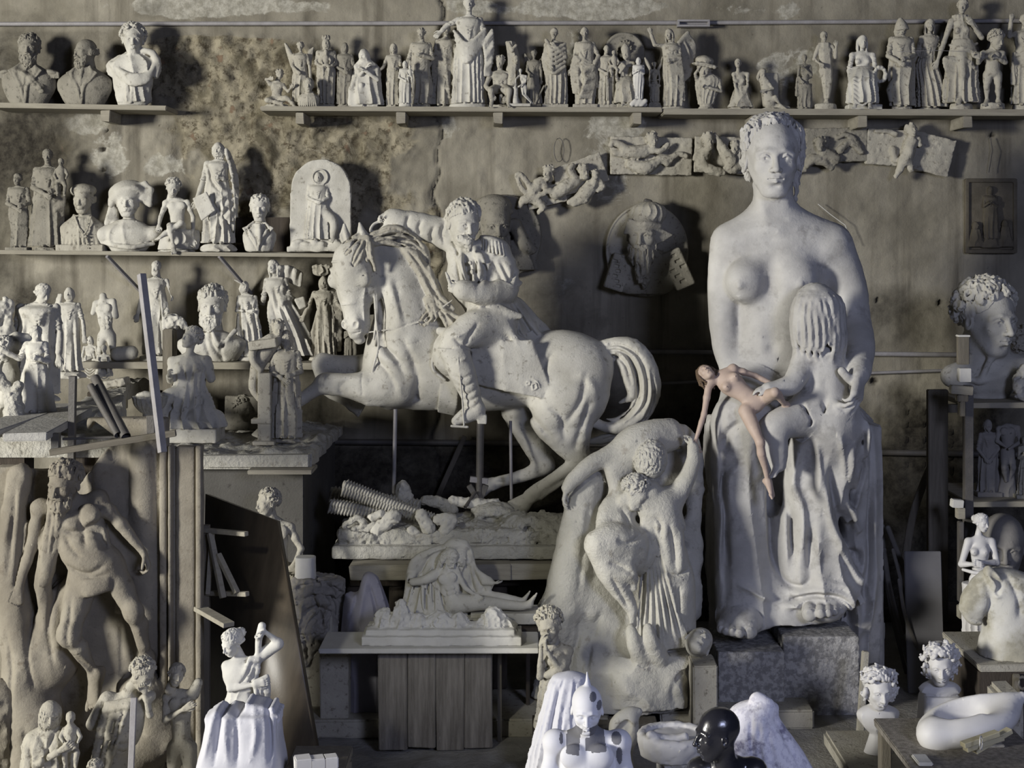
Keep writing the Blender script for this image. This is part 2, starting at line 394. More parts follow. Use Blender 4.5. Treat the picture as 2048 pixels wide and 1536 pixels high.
        for q in (-1, 1):
            for i in range(7): s.el((q*.325, -.03+.05*r.random(), -.05-.05*i), (.03, .1, .06), k=.03, **H)
    if beard:
        B = dict(lab=hl); b = beard
        for i in range(19):
            a = -1+2*i/18; x = .25*a; z0 = .10+.21*math.cos(a*1.3); l = .10+b*(.38*math.cos(a*1.25)); u = r.uniform(-.03, .03)
            s.ch([(x, .16+.13*(1-abs(a)), z0, .03), (x*.98+u*.4, .36+l*.2, z0+.06+abs(u), .045), (x*.75+u, .36+l*.65, z0+.06-abs(u), .045), (x*.45-u, .36+l*(1+u*3), z0+.03, .015)], k=.008, sm=2, **B)
        for q in (-1, 1): s.ch([(0, .205, .39, .03), (q*.09, .225, .365, .04), (q*.16, .31, .29, .02)], k=.02, **B)
    elif mus:
        for q in (-1, 1): s.ch([(0, .208, .39, .03), (q*.09, .225, .37, .035), (q*.17, .25, .3, .012)], k=.02, lab=hl)
    s.pop()
def unit(a): return a/(np.linalg.norm(a)+1e-9)
def hand(s, w, d, n, h, curl=.4, side=1, spread=.12, lab=None, fist=0, thumb=1, k=None):
    """w wrist, d direction, n palm normal, h = hand length; side=+1 puts the thumb on the d x n side"""
    w, d, n = v3(w), unit(v3(d)), v3(n); n = unit(n-d*(n@d)); t = np.cross(d, n)*side; k = k or h*.05
    kn = w+d*h*.46
    for q in (-1, -.33, .33, 1): s.cone(w+t*q*h*.07, kn+t*q*h*.15, h*.085, h*.085, k=h*.08, lab=lab)
    for i, (o, l) in enumerate(((.17, .42), (.06, .48), (-.06, .45), (-.165, .35))):
        p = kn+t*o*h; dd = unit(d+t*o*spread*6*.3); c = curl*(1+.12*i); pts = [(*p, h*.06)]; a = c*.5
        for L in (.45, .32, .25):
            v = dd*math.cos(a)+n*math.sin(a); p = p+v*l*h*L; pts.append((*p, h*(.055-.012*(len(pts)-1)))); a += c
        s.ch(pts, k=k*.6, lab=lab)
    if thumb:
        p = w+d*h*.12+t*h*.13; v = unit(d*.75+t*.75+n*.35); q1 = p+v*h*.22; q2 = q1+unit(d*.9+t*.2+n*(.3+curl*.4))*h*.18; q3 = q2+unit(d+n*(.2+curl*.5))*h*.12
        s.ch([(*p, h*.08), (*q1, h*.065), (*q2, h*.055), (*q3, h*.04)], k=k, lab=lab)
def foot(s, a, d, h, lab=None, dn=(0, 1, 0), toes=1):
    """a ankle, d direction the toes point, h foot length"""
    a, d, u = v3(a), unit(v3(d)), v3(dn); t = unit(np.cross(d, u)); u = np.cross(t, d) if abs(u@d) > .1 else u
    if u@v3(dn) < 0: u = -u
    s.cone(a, a+u*h*.1-d*h*.14, h*.13, h*.12, k=h*.1, lab=lab)
    for q, l in ((1, .58), (0, .6), (-1, .52)):
        s.cone(a+t*q*h*.03, a+d*h*l+u*h*.17+t*q*h*.11, h*.13, h*.07, k=h*.12, lab=lab)
    for i, o in enumerate((.15, .06, -.01, -.08, -.14)) if toes else ():
        rr = h*(.065 if i == 0 else .045); p = a+d*h*(.58-.02*i)+u*h*.19+t*o*h
        s.ch([(*p, rr), (*(p+d*h*(.12-.012*i)), rr*.95), (*(p+d*h*(.19-.015*i)+u*h*.02), rr*.8)], k=h*.02, lab=lab)
def arm(s, S, E, Wr, h, g=1., hd=None, n=(0, 0, 1), curl=.5, side=1, lab=None, hn=None, sleeve=None, mu=1, hs=.75):
    """shoulder, elbow, wrist; h head height; g girth"""
    S, E, Wr = v3(S), v3(E), v3(Wr); k = h*.1
    s.cone(S, E, h*.19*g, h*.135*g, k=k, lab=sleeve or lab); m = (S+E)/2
    if mu:
        s.el(S, (h*.23*g,)*3, k=k, lab=sleeve or lab); s.el(S*.55+E*.45+v3((0, 0, h*.04)), (h*.17*g,)*3, k=k, lab=sleeve or lab)
    s.ch([(*E, h*.13*g), (*(E*.72+Wr*.28), h*.145*g), (*Wr, h*.085*g)], k=k, lab=sleeve or lab)
    if sleeve:
        for i in range(5):
            t = .15+.17*i; p = S*(1-t)+E*t; s.el(p, (h*.2*g, h*.05, h*.21*g), roll=25*(-1)**i, k=h*.04, lab=sleeve)
        p = E*.15+Wr*.85; s.cone(E, p, h*.16*g, h*.15*g, k=h*.03, lab=sleeve)
    if hd is not False:
        s.cone(Wr, Wr+unit(Wr-E)*h*.06, h*.08*g, k=h*.04, lab=hn or lab)
        hand(s, Wr, hd if hd is not None else Wr-E, n, h*hs, curl, side, lab=hn or lab)
def leg(s, Hp, K, A, h, g=1., fd=(0, .4, 1), lab=None, toes=1, ft=1, fl=1.05):
    Hp, K, A = v3(Hp), v3(K), v3(A); k = h*.14
    back = unit(np.cross(np.cross(K-Hp, v3(fd)), K-Hp))*-1
    s.ch([(*Hp, h*.36*g), (*(Hp*.5+K*.5), h*.31*g), (*K, h*.19*g)], k=k, lab=lab)
    s.el(K+(-back)*h*.06, (h*.16*g,)*3, k=k, lab=lab)
    s.ch([(*K, h*.18*g), (*(K*.7+A*.3+back*h*.06), h*.215*g), (*(K*.35+A*.65), h*.14*g), (*A, h*.105*g)], k=k, lab=lab)
    if ft: foot(s, A, fd, h*fl, lab, toes=toes, dn=unit(A-K) if abs(unit(A-K)[1]) < .5 else (0, 1, 0))
def torso(s, N, Pv, SL, SR, h, sex='m', g=1., lab=None, abs_=1):
    """neck base, pelvis centre, screen-left and screen-right shoulders"""
    N, Pv, SL, SR = map(v3, (N, Pv, SL, SR)); up = unit(N-Pv); rt = unit((SR-SL)-up*((SR-SL)@up)); fw = unit(np.cross(rt, -up))
    R = np.stack([rt, -up, fw], 1); L = np.linalg.norm(N-Pv); w = np.linalg.norm(SR-SL)/2; k = h*.16
    P = lambda x, u, z: Pv+rt*x*h+up*u*L+fw*z*h
    s.el(P(0, .66, 0), (w*.82*g, L*.34, h*.42*g), R=R, k=k, lab=lab)
    s.el(P(0, .30, .02), (w*(.66 if sex == 'm' else .6)*g, L*.32, h*.36*g), R=R, k=k, lab=lab)
    s.el(P(0, .02, 0), (w*(.74 if sex == 'm' else .86)*g, L*.2, h*.38*g), R=R, k=k, lab=lab)
    for q, S in ((-1, SL), (1, SR)):
        s.cone(P(q*.12, .97, -.04), S-up*h*.02, h*.17, h*.19, k=k, lab=lab)                   # trapezius / collar
        if sex == 'm':
            s.el(P(q*w/h*.42, .76, .29*g), (w*.42, h*.27, h*.15), R=R, k=h*.07, lab=lab)     # chest muscle
            if abs_:
                for i in range(3): s.el(P(q*.13, .46-.13*i, .36*g), (h*.12, L*.06, h*.06), R=R, k=h*.05, lab=lab)
                s.el(P(q*w/h*.62, .42, .16*g), (h*.14, L*.16, h*.17), R=R, k=h*.1, lab=lab)
        else:
            s.el(P(q*w/h*.46, .66, .34*g), (h*.22, h*.22, h*.20), R=R, k=h*.16, lab=lab)
            s.el(P(q*w/h*.48, .64, .34*g+.20), (h*.03,)*3, k=h*.03, lab=lab)
    s.el(P(0, .2, .41*g), (h*.03, h*.045, h*.06), R=R, k=h*.05, op='-', lab=lab)
    s.ch([(*P(0, .86, .47*g), h*.015), (*P(0, .5, .47*g), h*.02), (*P(0, .25, .45*g), h*.015)], k=h*.09, op='-', lab=lab)
    return P
def fig(s, x, yt, yb, off=(0, 0, 0, 0, 0), dep=0, w=(.95, .72, .88, 1.02), hd=(0, 5, 0), hair='wave', beard=0, sex='f', arms=None, robe=1, folds=11, amp=.2,
        seed=1, heads=7.2, L='robe', bl=None, mantle=0, legs=None, yaw=0, tw=0, sp=.1, top=None):
    """standing statuette: crown at yt, soles at yb (px); off = sideways shift of head, chest, hips, knees, feet; arms in head heights from each shoulder"""
    H = yb-yt; h = H/heads; y = lambda f: yt+h*f; k = h/7.2*H/h
    u = heads/7.2
    bl = bl or ('body' if robe in (0, 2) else 'head'); hl_ = bl if robe in (0,) else 'hand'
    hx, cx, px, kx, fx = (x+o for o in off); cw = w[0]*h*.78
    head(s, (hx, yt+.5*h, dep+.1*h), h, *hd, hair=hair, beard=beard, sex=sex, seed=seed, fl=bl, eyes=h > 24)
    N, Pv = (cx, y(1.3*u), dep), (px, y(3.8*u), dep); SL, SR = (cx-cw, y(1.55*u), dep), (cx+cw, y(1.55*u), dep)
    torso(s, N, Pv, SL, SR, h, sex, lab=bl if robe in (0, 2) else L, abs_=h > 14)
    al, ar = arms or (((-.25, 1.3, .1), (-.1, 2.4, .35)), ((.25, 1.3, .1), (.1, 2.4, .35)))
    for q, S, A in ((1, SL, al), (-1, SR, ar)):
        if not A: continue
        E, Wr = (v3(S)+v3(t)*h for t in A[:2]); n = A[2] if len(A) > 2 else (0, 0, -1)
        arm(s, S, E, Wr, h, g=1.2, n=n, lab=bl, curl=.5, side=q, sleeve=(L if robe in (1, 3) else None), hn='hand' if robe in (1, 3) else bl, mu=0, hs=.8)
    if robe in (0,):
        lg = legs or (((-.3, 5.5, .1), (-.3, 7.0, 0)), ((.3, 5.5, .1), (.3, 7.0, 0)))
        for q, A in zip((-1, 1), lg):
            K, An = ((fx if i else kx)+a[0]*h for i, a in enumerate(A)), None
            kk = (kx+A[0][0]*h, y(A[0][1]*u), dep+A[0][2]*h); aa = (fx+A[1][0]*h, y(A[1][1]*u), dep+A[1][2]*h)
            leg(s, (px+q*.3*h, y(3.95*u), dep), kk, aa, h, lab=bl, fd=(q*.25, .35, 1), toes=h > 20, fl=.9)
    else:
        y0 = top or (1.3 if robe == 1 else 3.1 if robe == 2 else 1.6)
        S = []
        for fy, xx, ww in ((1.2, cx, .24), (1.36, cx, w[0]*.55), (1.62, cx, w[0]*.92), (2.3, cx, w[0]*.85), (2.8, cx*.6+px*.4, w[1]), (3.9, px, w[2]), (5.5, kx, (w[2]+w[3])/2), (7.12, fx, w[3])):
            if fy >= y0-.1: S.append((y(fy*u), xx, dep, ww*h, ww*h*.72 if fy > 1.5 else .3*h))
        s.loft(S, folds=folds, amp=-.02, amp2=amp, ph=seed*1.7, tw=tw, k=h*.05, lab=L, rd=1)
        for q in (-1, 1):  # toes below the hem
            s.el((fx+q*.25*h, y(7.1*u), dep+w[3]*h*.62), (.14*h, .1*h, .3*h), k=1, lab='foot')
        if robe == 1:
            for i in range(4):
                b_ = .55-.13*i; s.ch([(cx-cw*b_*1.3, y(1.35*u), dep+.2*h, h*.05), (cx-cw*b_*.6, y((2.0+.2*i)*u), dep+.6*h*w[0], h*.07), (cx+cw*b_*.5, y((2.0+.2*i)*u), dep+.6*h*w[0], h*.07), (cx+cw*b_*1.3, y(1.35*u), dep+.2*h, h*.05)], k=h*.06, lab=L, sm=3)
            s.ch([(px-w[1]*h, y(2.95*u), dep, h*.07), (px, y(3.05*u), dep+.55*h, h*.08), (px+w[1]*h, y(2.95*u), dep, h*.07)], k=h*.06, lab=L, sm=3)
    if robe == 2: s.ch([(px-w[2]*h*.95, y(3.15*u), dep, h*.09), (px, y(3.35*u), dep+.62*h, h*.12), (px+w[2]*h*.95, y(3.05*u), dep, h*.1)], k=h*.05, lab=L, sm=3)
    if mantle:  # diagonal swags from one shoulder/hip to the other
        q = mantle
        for i in range(5):
            a = i/4
            s.ch([(cx+q*cw*(1-.15*a), y((1.8+1.3*a)*u), dep+.25*h, h*.08), (px+q*.1*h, y((2.9+1.1*a)*u), dep+.62*h, h*.12), (px-q*w[2]*h*(.85), y((3.3+.75*a)*u), dep+.25*h, h*.09)], k=h*.08, lab=L, sm=4)
        s.loft([(y(3.0*u), px-q*w[2]*h*.9, dep+.2*h, .2*h, .2*h), (y(4.6*u), px-q*w[2]*h*1.0, dep+.2*h, .24*h, .24*h), (y(5.6*u), px-q*w[2]*h*.95, dep+.2*h, .3*h, .22*h)], folds=6, amp=.2, k=h*.1, lab=L, ph=seed)
    return h
def base_round(s, x, y, r, t, dep=0, lab='base', rz=None):
    s.loft([(y-t, x, dep, r*.93, (rz or r*.7)*.93), (y, x, dep, r, rz or r*.7)], k=.5, lab=lab, rd=t*.25)
def base_box(s, x, y, r, t, dep=0, lab='base', rz=None):
    s.bx((x, y-t/2, dep), (r, t/2, rz or r*.7), rd=max(1, t*.12), k=.5, lab=lab)
def base_rock(s, x, y, r, t, dep=0, lab='base', rz=None, seed=1):
    s.loft([(y-t, x, dep, r*.75, (rz or r*.7)*.75), (y-t*.4, x, dep, r*.95, (rz or r*.7)*.95), (y, x, dep, r, rz or r*.7)], folds=7, amp=.12, ph=seed, k=1, lab=lab, rd=t*.3)
def wing(s, root, tip, side, h, n=7, lab='wing', drop=2.2):
    """feathered wing from root up to tip and trailing down"""
    a, b = v3(root), v3(tip)
    s.cone(a, b, h*.12, h*.07, k=h*.1, lab=lab)
    for i in range(n):
        t = i/(n-1); p = a*(1-t)+b*t; q = p+v3((side*h*.1*(t), h*drop*(.55+.6*t), -h*.05*i))
        s.cone(p, q, h*.11, h*.07, k=h*.05, lab=lab, q=.6)
def bust_body(s, cx, yn, w, yb, h, dep=0, style='coat', lab='chest', wz=None, pw=None, yaw=0):
    """chest block from neck base yn down to yb, half width w"""
    wz = wz or w*.55; pw = pw or w*.7; H = yb-yn
    s.push((cx, yn, dep), 1, yaw)
    s.loft([(0, 0, 0, h*.3, h*.28), (H*.12, 0, 0, w*.62, wz*.62), (H*.32, 0, 0, w*.98, wz*.95), (H*.55, 0, 0, w, wz), (H*.8, 0, 0, (w+pw)/2, wz*.85), (H, 0, 0, pw, wz*.7)], k=h*.08, lab=lab, rd=3)
    if style in ('coat', 'suit'):
        for q in (-1, 1):
            s.ch([(q*h*.2, -h*.05, wz*.3, h*.05), (q*h*.38, H*.2, wz*.75, h*.07), (q*h*.12, H*.55, wz*1.0, h*.06), (q*h*.02, H*.95, wz*.85, h*.04)], k=h*.04, sm=3, lab=lab)
            s.quad((q*h*.2, H*.02, wz*.4), (q*h*.55, H*.18, wz*.78), (q*h*.35, H*.38, wz*.98), (q*h*.05, H*.6, wz*1.0), h*.03, k=h*.02, lab=lab)
        s.ch([(0, H*.05, wz*.5, h*.06), (0, H*.3, wz*.9, h*.07), (0, H*.5, wz*1.0, h*.04)], k=h*.02, lab=lab)
    if style == 'robe':
        for i in range(9):
            a = -1+2*i/8; s.ch([(a*h*.3, H*.03, wz*.4, h*.03), (a*w*.6, H*.35, wz*(1-.3*abs(a)), h*.05), (a*w*.75, H*.95, wz*(.9-.3*abs(a)), h*.05)], k=h*.05, sm=2, lab=lab)
        s.ch([(-h*.3, 0, wz*.2, h*.05), (0, H*.12, wz*.68, h*.06), (h*.3, 0, wz*.2, h*.05)], k=h*.03, sm=3, lab=lab)
    s.pop()
# ---------------------------------------------------------------- materials
def mk(name, c1, c2=None, scale=3., thr=.5, soft=.25, bump=.25, bscale=60., rough=.9, c3=None, s3=25., t3=.62, spec=.2, stretch=(1, 1, 1), coat=0):
    m = bpy.data.materials.new(name); m.use_nodes = True; nt = m.node_tree; N = nt.nodes.new; b = nt.nodes['Principled BSDF']
    b.inputs['Roughness'].default_value = rough; b.inputs['Specular IOR Level'].default_value = spec
    if coat: b.inputs['Coat Weight'].default_value = coat; b.inputs['Coat Roughness'].default_value = .15
    tc = N('ShaderNodeTexCoord'); mp = N('ShaderNodeMapping'); mp.inputs['Scale'].default_value = stretch; nt.links.new(tc.outputs['Object'], mp.inputs[0])
    def noise(sc_, det=6, ro=.6):
        n = N('ShaderNodeTexNoise'); n.inputs['Scale'].default_value = sc_; n.inputs['Detail'].default_value = det; n.inputs['Roughness'].default_value = ro
        nt.links.new(mp.outputs[0], n.inputs['Vector']); return n.outputs[0]
    def ramp(src, a, w_):
        r = N('ShaderNodeMapRange'); r.inputs[1].default_value = a-w_; r.inputs[2].default_value = a+w_; nt.links.new(src, r.inputs[0]); return r.outputs[0]
    def mix(fac, a, c):
        x = N('ShaderNodeMix'); x.data_type = 'RGBA'; nt.links.new(fac, x.inputs[0])
        for v, i in ((a, 6), (c, 7)):
            if isinstance(v, tuple): x.inputs[i].default_value = (*v, 1)
            else: nt.links.new(v, x.inputs[i])
        return x.outputs[2]
    col = c1
    if c2: col = mix(ramp(noise(scale), thr, soft), c1, c2)
    if c3: col = mix(ramp(noise(s3, 4, .7), t3, .06), col, c3)
    if isinstance(col, tuple): b.inputs['Base Color'].default_value = (*col, 1)
    else: nt.links.new(col, b.inputs['Base Color'])
    if bump:
        bp = N('ShaderNodeBump'); bp.inputs['Strength'].default_value = bump; bp.inputs['Distance'].default_value = .02
        nt.links.new(noise(bscale, 5, .65), bp.inputs['Height']); nt.links.new(bp.outputs[0], b.inputs['Normal'])
    m['_'] = 1; return m
G = lambda v, w=0.: (v*(1+.03+w), v*(1.0+w*.5), v*(.93-w))
M = dict(
    plaster=mk('plaster', (.54, .525, .475), (.40, .385, .34), 3, soft=.14, c3=(.26, .245, .21), s3=14, t3=.64),
    pale=mk('pale_plaster', (.58, .57, .54), (.46, .45, .42), 5, c3=(.42, .40, .37), s3=20, t3=.7, bump=.12),
    dusty=mk('dusty_plaster', (.42, .40, .34), (.30, .28, .235), 5, c3=(.18, .165, .135), s3=22, t3=.62, bump=.35),
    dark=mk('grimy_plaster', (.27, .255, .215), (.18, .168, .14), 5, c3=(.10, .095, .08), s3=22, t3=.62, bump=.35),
    stone=mk('giant_plaster', (.53, .52, .50), (.37, .36, .345), 1.6, .5, .12, c3=(.33, .32, .305), s3=4, t3=.6, bump=.18, bscale=45),
    speck=mk('speckled_block', (.42, .41, .40), (.25, .245, .24), 24, .5, .06, bump=.7, bscale=40),
    rough=mk('rough_plaster', (.48, .465, .42), (.32, .31, .27), 6, bump=1, bscale=28, c3=(.28, .265, .23), s3=9),
    marble=mk('white_marble', (.62, .61, .60), (.52, .51, .505), 3, bump=.04, rough=.55, spec=.35),
    wood=mk('old_wood', (.20, .18, .145), (.11, .10, .08), 3, bump=.4, stretch=(10, 10, 1), bscale=20),
    dwood=mk('dark_wood', (.075, .062, .05), (.04, .034, .028), 3, bump=.4, stretch=(8, 8, 1), bscale=20),
    hwood=mk('dusty_board', (.34, .32, .26), (.22, .20, .165), 3, bump=.35, stretch=(1, 6, 8), bscale=20),
    metal=mk('dark_metal', (.06, .058, .055), (.11, .10, .09), 8, rough=.55, bump=.2, spec=.5),
    steel=mk('dusty_steel', (.30, .29, .30), (.20, .19, .19), 8, rough=.5, bump=.15, spec=.5),
    cloth=mk('white_cloth', (.56, .56, .60), (.47, .47, .51), 3, bump=.08),
    gcloth=mk('grey_cloth', (.30, .28, .25), (.20, .19, .17), 5, bump=.3),
    skin=mk('skin', (.47, .375, .315), (.41, .315, .262), 9, bump=.05, rough=.55, spec=.3),
    hairm=mk('brown_hair', (.16, .11, .075), (.10, .07, .045), 9, bump=.4, rough=.7),
    paint=mk('white_body_paint', (.62, .62, .65), (.55, .55, .585), 9, bump=.05, rough=.7),
    paintg=mk('grey_clay_paint', (.12, .12, .135), (.15, .15, .165), 12, bump=.1, rough=.7),
    black=mk('glossy_black', (.012, .012, .016), (.02, .02, .026), 9, bump=.1, rough=.25, spec=.6, coat=.5),
    sheet=mk('splashed_cloth', (.66, .65, .70), (.22, .21, .27), 9, .56, .05, bump=.2, c3=(.5, .49, .56), s3=30, t3=.55),
)
def box(name, x0, x1, y0, y1, z0, z1, mat, parent=None, bev=.006, rot=None, jit=0, seed=0):
    """world-space box with bevelled, slightly irregular edges; object origin at its base centre"""
    import bmesh
    c = Vector(((x0+x1)/2, (y0+y1)/2, z0)); bm = bmesh.new(); bmesh.ops.create_cube(bm, size=1)
    r = random.Random(seed)
    for v in bm.verts:
        v.co = Vector((v.co.x*(x1-x0), v.co.y*(y1-y0), (v.co.z+.5)*(z1-z0)))
        if jit: v.co += Vector([r.uniform(-jit, jit) for _ in range(3)])
    if bev: bmesh.ops.bevel(bm, geom=bm.edges[:], offset=bev, segments=2, affect='EDGES')
    me = bpy.data.meshes.new(name); bm.to_mesh(me); bm.free(); me.materials.append(mat)
    o = bpy.data.objects.new(name, me); COL.objects.link(o); o.location = c
    if rot: o.rotation_euler = rot
    if parent: o.parent = parent; o.location = c-parent.location
    return o
def bar(name, a, b, w, t, mat, parent=None, rollv=(0, 0, 1), bev=.003):
    """rectangular bar from a to b (world), section w x t"""
    import bmesh
    a, b = Vector(a), Vector(b); d = b-a; L = d.length; bm = bmesh.new(); bmesh.ops.create_cube(bm, size=1)
    for v in bm.verts: v.co = Vector((v.co.x*w, v.co.y*t, (v.co.z+.5)*L))
    bmesh.ops.bevel(bm, geom=bm.edges[:], offset=bev, segments=1, affect='EDGES')
    me = bpy.data.meshes.new(name); bm.to_mesh(me); bm.free(); me.materials.append(mat)
    o = bpy.data.objects.new(name, me); COL.objects.link(o); o.location = a; o.rotation_euler = d.to_track_quat('Z', 'Y').to_euler()
    if parent: o.parent = parent; o.location = a-parent.location
    return o
def pipe(name, pts, r, mat, parent=None, n=10):
    """round tube along world points"""
    P = [Vector(p) for p in pts]; V = []; Q = []; o0 = P[0]
    for i, p in enumerate(P):
        d = (P[min(i+1, len(P)-1)]-P[max(i-1, 0)]).normalized(); u = d.orthogonal().normalized() if abs(d.z) > .9 else d.cross(Vector((0, 0, 1))).normalized(); w = d.cross(u)
        for j in range(n):
            a = 2*math.pi*j/n; V.append(p-o0+(u*math.cos(a)+w*math.sin(a))*r)
    for i in range(len(P)-1):
        for j in range(n): Q.append((i*n+j, i*n+(j+1) % n, (i+1)*n+(j+1) % n, (i+1)*n+j))
    o = link_mesh(name, np.array([tuple(v) for v in V]), np.array(Q), mat)
    if parent: o.parent = parent; o.location = o0-parent.location
    else: o.location = o0
    return o
def want(n): return ONLY is None or n in ONLY
M['rough2'] = mk('coarse_plaster', (.54, .525, .48), (.38, .37, .33), 3, bump=.55, bscale=40, c3=(.33, .31, .27), s3=8, t3=.64)
M['relief'] = mk('brown_plaster', (.29, .265, .215), (.17, .152, .122), 2.2, .5, .16, bump=.3, c3=(.16, .14, .11), s3=12, t3=.64)
M['darkgrey'] = mk('dark_grey_plaster', (.10, .096, .088), (.065, .062, .056), 3, bump=.3, c3=(.035, .032, .03), s3=10, t3=.66)  # dark grey plaster tone of the counter body
M['dustboard'] = mk('plaster_dusted_board', (.46, .45, .42), (.30, .29, .27), 4, bump=.4, bscale=30)
M['panel'] = mk('stained_panel', (.035, .028, .02), (.075, .06, .042), 2, .5, .2, bump=.08, rough=.38, spec=.4, stretch=(4, 4, .6))
M['wood2'] = mk('weathered_plank', (.27, .25, .22), (.14, .127, .11), 2.5, .5, .15, bump=.6, stretch=(12, 12, 1), bscale=12, c3=(.33, .31, .28), s3=5, t3=.68)
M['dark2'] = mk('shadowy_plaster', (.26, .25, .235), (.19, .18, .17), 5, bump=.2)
M['stain'] = mk('stained_plaster', (.55, .54, .50), (.36, .34, .27), 3, .5, .1, bump=.15, c3=(.30, .285, .23), s3=6, t3=.6)
M['slab'] = mk('grey_board', (.15, .148, .155), (.12, .118, .125), 3, bump=.05)
M['ywood'] = mk('yellow_wood', (.46, .42, .28), (.38, .345, .23), 6, bump=.1)
M['brass'] = mk('dark_bronze_plaster', (.17, .15, .115), (.10, .088, .065), 8, bump=.3)
# ================================================================ the room
def zat(y, d): return CAMH-(y-HZ)*d/F
def yat(z, d): return HZ+(CAMH-z)*F/d
def X_(x, d): return (x-1024)*d/F
def wall_material():
    m = bpy.data.materials.new('old_plaster_wall'); m.use_nodes = True; nt = m.node_tree; N = nt.nodes.new; Lk = nt.links.new; b = nt.nodes['Principled BSDF']
    b.inputs['Roughness'].default_value = .95; b.inputs['Specular IOR Level'].default_value = .1
    tc = N('ShaderNodeTexCoord'); at = N('ShaderNodeAttribute'); at.attribute_name = 'zone'; sp = N('ShaderNodeSeparateColor'); Lk(at.outputs['Color'], sp.inputs[0])
    def noise(s, d=8, r=.62, st=(1, 1, 1), dis=0):
        mp = N('ShaderNodeMapping'); mp.inputs['Scale'].default_value = st; Lk(tc.outputs['Object'], mp.inputs[0])
        n = N('ShaderNodeTexNoise'); n.inputs['Scale'].default_value = s; n.inputs['Detail'].default_value = d; n.inputs['Roughness'].default_value = r; n.inputs['Distortion'].default_value = dis
        Lk(mp.outputs[0], n.inputs['Vector']); return n.outputs[0]
    def rmp(x, a, c):
        r = N('ShaderNodeMapRange'); r.inputs[1].default_value = a; r.inputs[2].default_value = c; Lk(x, r.inputs[0]); return r.outputs[0]
    def mth(op, a, c):
        r = N('ShaderNodeMath'); r.operation = op
        for i, v in enumerate((a, c)):
            if isinstance(v, (int, float)): r.inputs[i].default_value = v
            else: Lk(v, r.inputs[i])
        return r.outputs[0]
    def mix(f, a, c):
        x = N('ShaderNodeMix'); x.data_type = 'RGBA'; Lk(f, x.inputs[0])
        for v, i in ((a, 6), (c, 7)):
            if isinstance(v, tuple): x.inputs[i].default_value = (*v, 1)
            else: Lk(v, x.inputs[i])
        return x.outputs[2]
    n1, n2, n3, n4 = noise(.8, 8, .6), noise(3, 10, .7, dis=.6), noise(14, 8, .7), noise(1.2, 6, .6, (3.5, 1, .25))
    c = mix(rmp(n1, .36, .64), (.14, .128, .10), (.31, .288, .235))
    c = mix(rmp(n4, .50, .66), c, (.145, .132, .105))
    c = mix(rmp(n3, .62, .75), c, (.10, .09, .07))
    rub = mix(rmp(n2, .40, .60), (.13, .115, .08), (.30, .27, .20)); rub = mix(rmp(n3, .5, .62), rub, (.085, .072, .05)); rub = mix(rmp(noise(7, 3, .5), .66, .72), rub, (.18, .13, .09))
    c = mix(rmp(mth('ADD', sp.outputs[0], mth('MULTIPLY', n2, .6)), .75, .85), c, rub)               # R: rubble showing
    c = mix(rmp(mth('ADD', sp.outputs[1], mth('MULTIPLY', n2, 1.1)), .93, 1.0), c, mix(rmp(n3, .38, .6), (.40, .385, .335), (.24, .228, .19)))   # G: limewash patches
    c = mix(rmp(mth('ADD', sp.outputs[2], mth('MULTIPLY', n2, .9)), .55, 1.15), c, mix(rmp(n3, .4, .6), (.028, .025, .021), (.062, .056, .044)))   # B: darker areas, dado paint, crack and holes
    Lk(c, b.inputs['Base Color'])
    bp = N('ShaderNodeBump'); bp.inputs['Strength'].default_value = .6; bp.inputs['Distance'].default_value = .03
    hh = mth('ADD', mth('MULTIPLY', n3, .5), mth('MULTIPLY', mth('MULTIPLY', n2, sp.outputs[0]), 2.2)); Lk(hh, bp.inputs['Height']); Lk(bp.outputs[0], b.inputs['Normal'])
    return m
